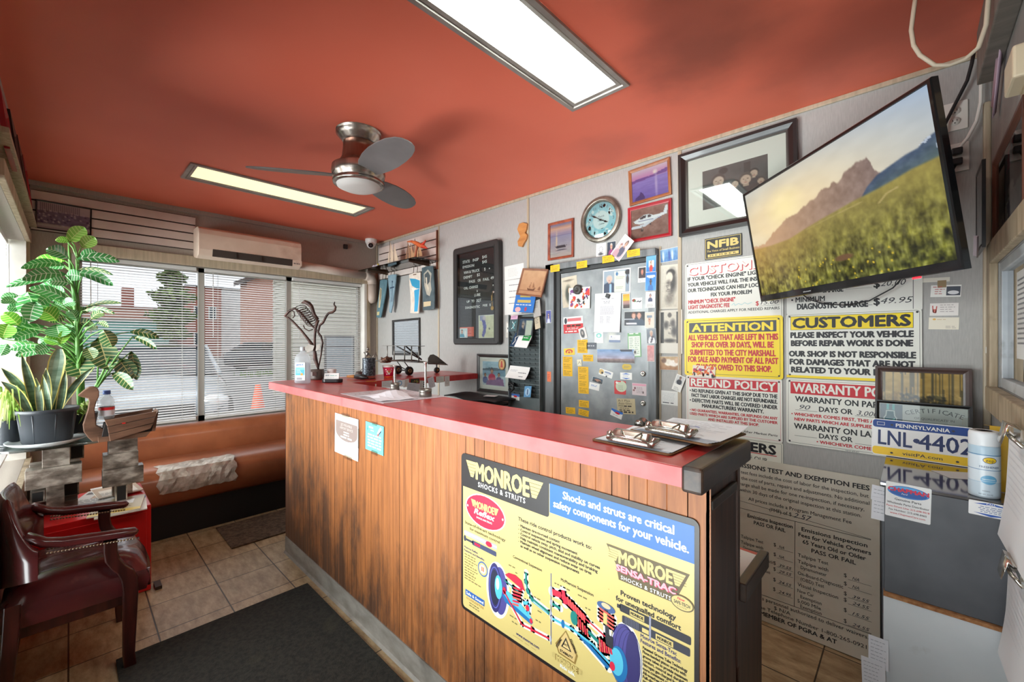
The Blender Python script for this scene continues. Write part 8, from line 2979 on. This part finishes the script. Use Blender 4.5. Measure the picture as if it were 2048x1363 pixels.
# spray can
SX,SY,SZ = .158,1.905,.9535
zc = thing('spray_can','pale blue air freshener spray can on the cabinet corner','can',(SX,SY,SZ))
cm_ = N('can_pale_blue',(178,206,226),(200,222,236),scale=4,rough=.3,coat=.3)
m = M(cm_)
m.lathe([(.031,0),(.0335,.004),(.0335,.148),(.0325,.155)],(SX,SY,SZ),40)
m.build('body',zc)
def wrap(mb,x0,x1,z0,z1,r,seg=14):
 """patch on the can: x = metres round the can from the side facing the camera"""
 a0 = math.atan2(-SY,-SX)
 rows = []
 for q in range(seg + 1):
  a = a0 + (x0 + (x1 - x0) * q / seg) / r
  rows.append([(SX + r * math.cos(a),SY + r * math.sin(a),SZ + z) for z in (z0,z1)])
 mb.grid(rows)
def wrap_text(mb,s,x,z,h,w,r,bold=0):
 v,f = glyphs(s)
 kx = w / (v[:,0].max() - v[:,0].min())
 a0 = math.atan2(-SY,-SX)
 pts = []
 for a,b in zip((v[:,0] - v[:,0].min()) * kx - w / 2 + x,v[:,1] * h / _CAP + z):
  pts.append((SX + r * math.cos(a0 + a / r),SY + r * math.sin(a0 + a / r),SZ + b))
 mb.add(pts,f,False)
def wrap_ell(mb,cx,cz,rx,rz,r,n=28):
 a0 = math.atan2(-SY,-SX)
 pts = [(SX + r * math.cos(a0 + cx / r),SY + r * math.sin(a0 + cx / r),SZ + cz)]
 rings = 4
 for q in range(1,rings + 1):
  for i in range(n):
   t = 2 * math.pi * i / n
   a = a0 + (cx + rx * q / rings * math.cos(t)) / r
   pts.append((SX + r * math.cos(a),SY + r * math.sin(a),SZ + cz + rz * q / rings * math.sin(t)))
 fs = [(0,1 + i,1 + (i + 1) % n) for i in range(n)]
 for q in range(1,rings):
  for i in range(n):
   j = (i + 1) % n
   fs.append((1 + (q - 1) * n + i,1 + q * n + i,1 + q * n + j,1 + (q - 1) * n + j))
 mb.add(pts,fs,False)
m = M(P((226,236,244),.3))
wrap(m,-.05,.05,.048,.125,.0337)
m.use(P((206,222,234),.3))
wrap(m,-.05,.05,.002,.046,.0337)
m.use(P((70,130,180),.3))
wrap(m,-.05,.05,.127,.129,.0338)
wrap(m,-.05,.05,.083,.0845,.0338)
m.use(P((30,60,120),.3))
wrap_ell(m,.012,.113,.0150,.0095,.0340)
m.use(P((246,206,40),.3))
wrap_ell(m,.012,.113,.0135,.0080,.0342)
m.use(P((110,176,216),.3))
wrap_ell(m,.010,.055,.0175,.0135,.0340)
m.use(P((196,224,238),.3))
wrap(m,-.004,.024,.055,.0575,.0342)
wrap(m,-.006,.026,.050,.0515,.0342)
m.use(P((26,40,80),.3))
wrap_text(m,'zep',.012,.1085,.0085,.018,.0344)
m.use(P((60,90,130),.3))
wrap_text(m,'FRESHENER',.012,.090,.0058,.044,.0344)
m.use(P((60,76,100),.3))
wrap_text(m,'WARNING:',.004,.020,.0032,.016,.0344)
wrap_text(m,'NET WT. 15.2 OZ.',.004,.010,.0034,.030,.0344)
m.build('label_print',zc)
m = M(P((232,236,240),.3))
m.lathe([(.0325,.153),(.0335,.157),(.0335,.188),(.031,.196)],(SX,SY,SZ),40)
m.lathe([(.031,.196),(.020,.197),(.013,.190),(0,.189)],(SX,SY,SZ),40)
m.build('cap',zc)
# ================================================================ THINGS ON THE COUNTER
ZT = CT + .0005
iron = N('iron_rusty',(44,30,28),(84,56,48),scale=20,rough=.55,metal=.4)
steel2 = N('steel_scrap',(96,92,88),(170,164,156),scale=10,rough=.35,metal=.8)
# big clear sanitiser bottle
bt = thing('sanitizer_bottle','big clear sanitizer bottle with blue label on the counter end','bottle',(-2.96,1.075,ZT))
BC = (-2.96,1.075,ZT)
m = M(cloudy_mat('clear_bottle',(232,240,246),.35))
m.xf = Matrix.Translation((BC[0],BC[1],0)) @ Matrix.Rotation(math.radians(44),4,'Z') @ Matrix.Diagonal((1,.62,1,1)) @ Matrix.Translation((-BC[0],-BC[1],0))
m.lathe([(0,.002),(.046,.002),(.052,.008),(.052,.150),(.049,.175),(.038,.195),(.020,.206),(.015,.210),(.015,.222)],BC,32)
m.build('body',bt)
m = M(cloudy_mat('clear_gel',(214,228,240),.3))
m.xf = Matrix.Translation((BC[0],BC[1],0)) @ Matrix.Rotation(math.radians(44),4,'Z') @ Matrix.Diagonal((1,.62,1,1)) @ Matrix.Translation((-BC[0],-BC[1],0))
m.lathe([(0,.006),(.048,.006),(.049,.03),(.049,.14),(0,.141)],BC,32)
m.build('gel',bt)
lm = Matrix.Translation((BC[0],BC[1],ZT + .083)) @ Matrix.Rotation(math.radians(44),4,'Z') @ Matrix.Rotation(math.pi / 2,4,'X') @ Matrix.Translation((0,0,.0335))
b = Board(.062,.118,.0005,P((236,240,242),.3))
b.rect(.002,.034,.058,.052,P((80,180,220),.3),1).rect(.002,.07,.058,.016,P((130,206,232),.3),2)
b.ell(.042,.04,.009,.008,P((200,150,50)),3).text('germ-X',.030,.098,.012,P((60,110,180)),w=.046,bold=.02)
b.greek(.008,.066,.04,3,.009,WHT,th=.003,word=.01).rect(.008,.004,.036,.014,P((150,150,160)),1)
b.build('label',lm,bt)
M(P((200,206,210),.3)).lathe([(.013,.220),(.015,.222),(.015,.243),(.010,.246),(0,.246)],BC,16).build('cap',bt)
# twisted iron sculpture
sc = thing('iron_sculpture','twisted dark iron sculpture of a figure on a small plinth','sculpture',(-3.191,1.26,ZT))
S0 = Vector((-3.191,1.26,ZT))
rx = Vector((.7242,.6896,0))
dp = Vector((-.6896,.7242,0))
def sp3(x,z,d=0.0):
 return S0 + rx * x + dp * d + Vector((0,0,z))
m = M(N('plinth_dark',(58,46,42),(92,78,72),scale=8,rough=.5))
m.lathe([(.0,.0),(.058,.0),(.060,.01),(.052,.075),(.0,.076)],S0,4)
m.build('plinth',sc)
M(P((120,112,110),.5)).cbox(sp3(-.005,.045,-.045),(.04,.03,.028)).build('name_plate',sc)
m = M(iron)
for path,r in (
  ([(.012,.07),(.004,.10),(-.012,.15),(-.017,.22),(-.017,.30),(-.012,.372),(.001,.42),(.01,.44)],[.006,.010,.016,.011,.009,.010,.012,.010]),
  ([(.012,.09),(.03,.18),(.042,.27),(.030,.318),(.0,.36),(-.04,.40),(-.10,.47),(-.125,.50),(-.166,.525),(-.205,.506),(-.238,.468),(-.214,.456),(-.18,.43),(-.119,.366),(-.06,.29),(-.02,.235)],[.005,.006,.007,.008,.007,.007,.008,.008,.008,.009,.009,.008,.008,.008,.011,.015]),
  ([(.025,.318),(.008,.35),(.02,.40),(.045,.42),(.07,.47),(.086,.49),(.115,.497),(.132,.51),(.138,.535),(.126,.555),(.132,.575)],[.007,.008,.009,.009,.009,.009,.009,.009,.008,.006,.003]),
  ([(.007,.444),(-.02,.48),(-.041,.539),(-.06,.56),(-.09,.575),(-.115,.565)],[.011,.012,.015,.017,.014,.004])):
 m.tube([sp3(x,z) for x,z in path],r,8)
for i in range(9):
 u = i / 8
 c = (.0 - .085 * u,.445 + .115 * u)
 pts = []
 for q in range(13):
  a = math.pi * 2 * q / 12
  w = .045 - .012 * abs(u - .5)
  pts.append(sp3(c[0] - .035 + w * math.cos(a) * .8,c[1] - .03 + w * math.sin(a) * .55,.035 * math.sin(a + .5)))
 m.tube(pts,.0028,5,cap=False)
m.tube([sp3(-.10,.40),sp3(-.09,.375),sp3(-.06,.36),sp3(-.03,.37)],.004,6)
m.tube([sp3(-.20,.52),sp3(-.17,.50),sp3(-.165,.47),sp3(-.18,.455)],.004,6)
m.build('figure',sc)
m = M(N('stone_tag',(140,132,124),(166,158,150),scale=10,rough=.7))
m.add([sp3(-.085,.235,-.02),sp3(-.06,.20,-.02),sp3(-.02,.215,-.02),sp3(-.01,.25,-.02),sp3(-.05,.262,-.02)],[(0,1,2,3,4)])
m.add([sp3(.0,.21,-.02),sp3(.03,.225,-.02),sp3(.035,.265,-.02),sp3(.005,.25,-.02)],[(0,1,2,3)])
m.build('tags',sc,solid=.003)
cpw = thing('paper_cup','small white cup behind the plinth of the iron sculpture','cup',(-3.17,1.36,ZT))
M(P((226,222,220),.5)).lathe([(0,.0),(.028,.0),(.034,.075),(.032,.075),(.027,.004)],(-3.17,1.36,ZT),20).build('body',cpw)
# card holder
hm = thing('card_holder','rounded black card holder with white cards on the counter','card holder',(-2.884,1.243,ZT))
cmx = Matrix.Translation((-2.884,1.243,ZT)) @ Matrix.Rotation(math.radians(44),4,'Z')
m = M(P((30,30,34),.3))
m.xf = cmx
m.prism(rr(.068,.03,.028),'z',0,.026)
m.build('base',hm,bevel=.006,bseg=3)
b = Board(.10,.05,.010,P((232,230,228)))
b.text('ect',.022,.030,.012,P((50,90,110)),w=.024,bold=.02).greek(.04,.030,.045,1,.01,P((150,190,180)),th=.006,word=.02).greek(.02,.016,.06,1,.01,P((190,200,200)),th=.003)
b.build('card_stack',cmx @ Matrix.Translation((0,-.008,.038)) @ Matrix.Rotation(math.radians(75),4,'X'),hm)
# brush-like black handle
m = M(P((32,30,30),.4)).tube([(-3.02,1.475,ZT + .018),(-2.95,1.49,ZT + .019),(-2.885,1.50,ZT + .014)],[.016,.019,.008],10)
m.use(P((190,130,70),.5)).tube([(-3.10,1.45,ZT + .016),(-3.02,1.475,ZT + .018)],[.010,.013],8)
tag(m.build('hand_brush'),'short black handled tool lying behind the card holder','tool')
# speckled steel cylinder
mg = thing('steel_tumbler','dark speckled metal cylinder standing on the counter return','cylinder',(-2.99,1.565,ZT))
M(N('cylinder_speckled',(58,62,68),(112,118,126),scale=90,detail=2,rough=.35,metal=.6,lo=.45,hi=.62)).lathe([(.0,.0),(.047,.0),(.048,.004),(.048,.022),(.0475,.150),(.048,.156),(.043,.156),(.043,.02),(0,.02)],(-2.99,1.565,ZT),36).build('body',mg)
M(P((150,84,72),.4,.3)).lathe([(.0485,.004),(.0485,.022)],(-2.99,1.565,ZT),36).build('base_band',mg)
# small figure on a rod leaning by the window
fg = thing('metal_figurine','small scrap metal figure on a rod with gear base, by the window','sculpture',(-3.20,1.60,ZT))
F0 = Vector((-3.20,1.60,ZT))
M(P((92,76,70),.5,.4)).lathe([(.0,0),(.036,0),(.038,.008),(.035,.032),(.03,.04),(0,.04)],F0,20).build('base',fg)
m = M(steel2)
m.tube([F0 + Vector((0,0,.04)),F0 + rx * .055 + Vector((0,0,.115))],.003,6)
for p,q in (((.035,.125),(.05,.17)),((.05,.17),(.075,.19)),((.05,.17),(.03,.195)),((.055,.19),(.085,.165)),((.045,.20),(.075,.215)),((.09,.14),(.125,.185))):
 m.tube([F0 + rx * p[0] + Vector((0,0,p[1])),F0 + rx * q[0] + Vector((0,0,q[1]))],.0045,6)
m.ball(F0 + rx * .062 + Vector((0,0,.222)),.011).ball(F0 + rx * .055 + Vector((0,0,.182)),(.018,.012,.022))
m.build('figure',fg)
# red snack cup
cp = thing('paper_cup','red and white printed paper cup on the counter return','cup',(-2.947,1.705,ZT))
C0 = (-2.947,1.705,ZT)
M(P((214,30,74),.4)).lathe([(.0,.0),(.033,.0),(.044,.082)],C0,32).build('body',cp)
M(P((236,100,50),.4)).lathe([(.0335,.001),(.0352,.014)],C0,32,cap=False).build('bottom_band',cp)
M(P((240,236,232),.4)).lathe([(.0443,.082),(.046,.090),(.0475,.094),(.046,.097),(.042,.094),(.040,.06)],C0,32,cap=False).build('rim',cp)
m = M(P((240,222,206),.4))
a0 = math.atan2(-C0[1],-C0[0])
for (da,z,rz,c) in ((.1,.052,.015,(240,226,210)),(.18,.050,.010,(196,120,70)),(-.45,.066,.004,WHT),(.55,.068,.004,WHT),(-.3,.03,.004,WHT),(.1,.032,.006,WHT)):
 m.use(c if not isinstance(c,tuple) else P(c,.4))
 pts = []
 r_ = .033 + .011 * z / .082 + .0008
 for q in range(12):
  t = 2 * math.pi * q / 12
  a = a0 + da + rz * 1.2 * math.cos(t) / r_
  pts.append((C0[0] + (r_ + .0003) * math.cos(a),C0[1] + (r_ + .0003) * math.sin(a),C0[2] + z + rz * math.sin(t)))
 m.add(pts,[tuple(range(12))])
m.build('printed_spots',cp)
# scrap-metal biplane
bp2 = thing('model_biplane','scrap metal model biplane on rubber wheels on the counter return','model',(-3.06,1.95,ZT))
X0 = -3.08
m = M(steel2)
m.tube([(X0,1.70,1.262),(X0,2.0,1.256),(X0,2.30,1.212),(X0,2.387,1.200)],[.007,.008,.007,.003],8)
m.tube([(X0 + .03,1.78,1.262),(X0 + .02,2.20,1.225)],.004,6)
m.build('fuselage',bp2)
m = M(N('engine_brown',(62,40,34),(128,92,76),scale=30,rough=.45,metal=.5))
rk = random.Random(5)
for q in range(16):
 a = rk.random() * 6.28
 m.tube([(X0 + .032 * math.cos(a),1.72 + rk.random() * .05,1.268 + .024 * math.sin(a)),(X0 + .02 * math.cos(a + 1),1.75 + rk.random() * .06,1.268 + .018 * math.sin(a + 1))],.007,6)
m.ball((X0,1.77,1.266),(.03,.045,.024),12,8)
m.build('engine',bp2)
m = M(steel2).tube([(X0 - .16,1.695,1.262),(X0 + .0,1.69,1.262),(X0 + .10,1.695,1.262)],.005,6)
m.tube([(X0 - .02,1.70,1.27),(X0 - .05,1.70,1.33)],.003,6)
m.build('propeller',bp2)
m = M(steel2)
m.box(X0 - .20,X0 + .34,1.84,1.90,1.378,1.382)
m.build('upper_wing',bp2)
m = M(steel2)
m.box(X0 - .16,X0 + .32,1.84,1.90,1.252,1.257)
m.build('lower_wing',bp2)
for x in (-.17,-.06,.10,.20,.30):
 M(steel2).tube([(X0 + x,1.87,1.257),(X0 + x,1.87,1.378)],.0045,6).build('strut',bp2)
m = M(P((52,50,50),.4,.5)).tube([(X0 - .02,1.87,1.376),(X0 + .06,2.06,1.262)],.006,6).tube([(X0 + .12,1.87,1.376),(X0 + .06,2.06,1.262)],.006,6)
m.build('brace',bp2)
m = M(N('rudder_steel',(70,68,64),(120,116,110),scale=6,rough=.4,metal=.7))
m.prism([(2.165,1.216),(2.387,1.200),(2.33,1.238),(2.27,1.280),(2.225,1.302),(2.19,1.298),(2.168,1.27)],'x',X0 - .002,X0 + .002)
m.build('rudder',bp2)
m = M(P((64,60,58),.4,.6))
m.tube([(X0 - .03,1.88,1.25),(X0 - .03,1.92,1.20),(X0,1.945,1.18)],.004,6).tube([(X0 + .08,1.88,1.25),(X0 + .06,1.93,1.205),(X0 + .03,1.945,1.18)],.004,6).tube([(X0 - .13,1.95,1.172),(X0 + .07,1.945,1.172)],.006,8).tube([(X0,2.26,1.215),(X0,2.26,1.16)],.006,8)
m.build('undercarriage',bp2)
for x,y,r in ((X0 - .14,1.953,.036),(X0 + .045,1.948,.036),(X0 + .0,2.262,.025)):
 w = M(P((28,28,28),.6)).lathe([(r * .5,-.012),(r,-.010),(r * 1.02,0),(r,.010),(r * .5,.012)],(x,y,ZT + r),24,'x')
 w.use(P((150,116,70),.3,.7)).lathe([(r * .48,-.013),(r * .2,-.014),(r * .2,.014),(r * .48,.013)],(x,y,ZT + r),18,'x')
 w.build('wheel',bp2)
# two valve-on-piston ornaments
for (x,y,h,r,hh,lab) in ((-2.154,1.287,.145,.026,.045,'short valve standing in a grey pipe collar on the map, left one'),(-1.799,1.251,.178,.031,.042,'taller polished valve standing in a bright pipe collar, right one')):
 o = thing('valve_ornament',lab,'ornament',(x,y,ZT),'valve ornaments on the counter map')
 M(steel2).lathe([(r * .8,.002),(r,.002),(r,hh * .45),(r * .97,hh * .5),(r,hh * .55),(r,hh),(r * .8,hh),(r * .78,hh * .7),(0,hh * .7)],(x,y,ZT),28).build('collar',o)
 M(P((190,186,182),.22,.9)).lathe([(.005,hh * .7),(.0055,hh + .02),(.0065,h * .6),(.0055,h * .75),(.0060,h - .012),(.012,h - .004),(.012,h),(0,h)],(x,y,ZT),14).build('valve',o)
# map / price sheet on the counter
g = Img(90,60,(216,204,208),(206,196,202))
g.noise(16,30,24)
rk = random.Random(17)
for q in range(90):
 x,y = rk.random(),rk.random() * .9
 g.box(x,y,x + .008 + rk.random() * .03,y + .014,rk.choice([(70,60,66),(150,120,130),(186,130,140),(120,110,130)]),.7)
for q in range(14):
 y0,y1 = rk.random(),rk.random()
 for u in np.linspace(0,1,60):
  g.ell(u,y0 + (y1 - y0) * u,.006,.008,(176,150,160),.5,.6)
b = Board(.50,.345,.001,P((232,222,230),.6))
b.pic(g.out,.006,.006,.488,.333)
card('street_map','printed pinkish street map sheet lying flat on the counter','map',b,flat_on(-1.98,1.166,ZT + .0002,-3))
m = M(P((238,234,242),.6))
base = [(-2.02,1.05),(-1.88,1.02),(-1.83,1.10),(-1.95,1.16)]
rows = []
for i in range(7):
 u = i / 6
 row = []
 for j in range(7):
  v = j / 6
  x = -2.06 + .27 * u + .04 * v
  y = 1.015 + .17 * v + .02 * math.sin(u * 5)
  z = ZT + .003 + .045 * max(0,1 - abs(u - .45) * 3.2) * max(0,1 - abs(v - .6) * 1.7) + .003 * math.sin(7 * u + 5 * v) ** 2
  row.append((x,y,z))
 rows.append(row)
m.grid(rows,smooth=False)
tag(m.build('crumpled_paper',solid=.0008),'crumpled white paper peaked on the street map','paper')
def desk_clipboard(label,cx,cy,z,w,h,yaw,clip_at,layers=3):
 """clipboard lying on the counter; the clip sits on its near short edge"""
 o = thing('clipboard',label,'clipboard',(cx,cy,z),'clipboards on the counter end')
 mx = Matrix.Translation((cx,cy,z)) @ Matrix.Rotation(math.radians(yaw),4,'Z')
 m = M(hard)
 m.xf = mx
 m.prism(rr(w / 2,h / 2,.014),'z',0.0005,.004)
 m.build('board',o)
 for i in range(layers):
  b = Board(w * .93,h * .95,.0008,P((236,238,244),.6),curl=lambda u,v: .018 * max(0,v - .55) ** 1.6 * (1 + u))
  if i == layers - 1:
   b.greek(.015,h * .86,w * .75,14,h * .055,P((176,178,186)),th=.002,word=.03)
   b.rect(.02,h * .5,w * .7,.001,P((170,172,180)),1)
   b.line([(.05,h * .62),(.12,h * .60),(.10,h * .66)],.003,P((90,110,190)),2)
  b.build('paper',mx @ Matrix.Translation((.003 * i,.004 + .003 * i,.0045 + .0014 * i)) @ Matrix.Rotation(math.radians(1.2 * i),4,'Z'),o)
 m = M(clipm)
 m.xf = mx @ Matrix.Translation((0,-h / 2 + .022,.011))
 n = 10
 prof = [(-.018,0),(-.012,.008),(.0,.026),(.010,.030),(.020,.024),(.028,.010),(.032,.004)]
 rows = [[(x * (1 - .35 * (q / 6)),y,zz) for x in np.linspace(-.062,.062,9)] for q,(y,zz) in enumerate(prof)]
 m.grid(rows)
 m.build('clip',o,solid=.0014)
 m = M(clipm)
 m.xf = mx @ Matrix.Translation((0,-h / 2 + .022,.011))
 for s in (-1,1):
  m.tube([(s * .062,-.016,.004),(s * .066,.0,.014),(s * .074,.012,.018)],[.007,.011,.004],10)
 m.tube([(-.055,-.012,.010),(-.03,-.020,.016),(.03,-.020,.016),(.055,-.012,.010)],.0035,8)
 m.tube([(-.03,.0,.03),(-.02,-.022,.020),(.02,-.024,.020),(.03,.0,.03)],.0025,8)
 m.build('spring',o)
 return o
desk_clipboard('clipboard with white forms lying at the front edge of the counter end',-.545,1.135,ZT,.235,.225,-2,0,2)
desk_clipboard('clipboard with a thick pad of forms lying across the counter corner',-.478,1.245,ZT + .016,.245,.225,-8,0,5)
# cards taped under the edge of the counter return (facing the desk)
def on_return(y,z,lift=0.0,roll=0.0):
 return Matrix.Translation((-2.7755 + lift,y,z)) @ Matrix.Rotation(math.pi / 2,4,'Z') @ Matrix.Rotation(math.pi / 2,4,'X') @ Matrix.Rotation(math.radians(roll),4,'Z')
edge2 = M(laminate).box(-2.790,-2.776,1.345,2.478,CB,CT - .001)
edge2.build('return_edge',ctr)
for i,(y,z,w,h,rl,c,kind,lab) in enumerate((
  (1.47,1.112,.080,.048,-2,(226,206,60),0,'yellow and white card hanging from the counter return, nearest one'),
  (1.595,1.105,.086,.050,0,(226,226,230),1,'pale card with grey print hanging from the counter return, second one'),
  (1.700,1.106,.082,.052,-5,(228,232,238),2,'white card with a blue ring hanging from the counter return'),
  (1.755,1.102,.05,.06,4,(216,206,200),1,'pinkish slip just right of the blue ring card'),
  (1.832,1.112,.078,.034,0,(40,44,36),3,'black card with green and yellow flecks on the counter return'),
  (1.815,1.058,.110,.080,-9,(196,198,206),1,'large tilted grey slip below the black card'),
  (1.905,1.072,.065,.075,-6,(206,206,204),4,'grey slip with black bars on the counter return'),
  (1.985,1.090,.060,.085,14,(214,214,222),1,'tilted lilac slip left of the white tag'),
  (2.07,1.108,.080,.050,0,(216,220,214),1,'white card second from the far end of the counter return'),
  (2.142,1.090,.050,.082,1,(224,222,220),1,'narrow white tag at the far end of the counter return'))):
 b = Board(w,h,.0006,P(c))
 if kind == 0:
  b.rect(0,0,w,h * .55,P((232,230,220)),1).greek(.01,h * .35,w * .7,2,.009,P((120,120,110)),th=.003)
 elif kind == 1:
  b.greek(.008,h * .8,w * .7,max(2,int(h / .014)),.011,P((140,142,150)),th=.0025,word=.01)
 elif kind == 2:
  b.ring(w / 2,h / 2,.018,.018,.006,P((90,160,206)),1)
 elif kind == 3:
  for q in range(18):
   b.ell(.01 + rk.random() * .058,.004 + rk.random() * .022,.004,.003,P(rk.choice([(90,140,60),(190,170,60),(140,60,50)])),1 + q % 3,n=8)
 else:
  for q in range(4):
   b.rect(w * .55,.01 + q * .016,w * .35,.010,P((30,30,32)),1)
  b.greek(.005,h * .85,w * .4,5,.012,P((110,110,116)),th=.003)
 card('card',lab,'card',b,on_return(y,z,.0006 * (i % 3) + .0002,rl),None)
# dark bag and papers behind the counter near the wall
m = M(P((34,34,36),.6))
m.grid([[(-3.0 + .62 * u,2.22 + .24 * v,.93 + .035 * math.sin(u * 3.1) * math.sin(v * 3.1) + .01 * math.sin(u * 9)) for v in (0,.25,.5,.75,1)] for u in [i / 9 for i in range(10)]])
o = thing('wall_shelf','dark cluttered ledge below the framed holiday snapshot','shelf',(-2.6,2.35,.90))
M(P((40,38,38),.5)).box(-2.77,-2.37,2.20,2.48,.90,.915).build('board',o)
m2 = m.build('bag',None,solid=.01)
tag(m2,'flat black bag lying below the framed holiday snapshot','bag')
m2.location = (m2.location.x + .08,m2.location.y,m2.location.z + .02)
b = Board(.10,.07,.0008,P((232,232,234)))
card('paper_sheet','small white paper on the dark ledge by the wall','paper',b,flat_on(-2.42,2.30,.985,20))
# remove the lettering helper
bpy.data.objects.remove(_to)
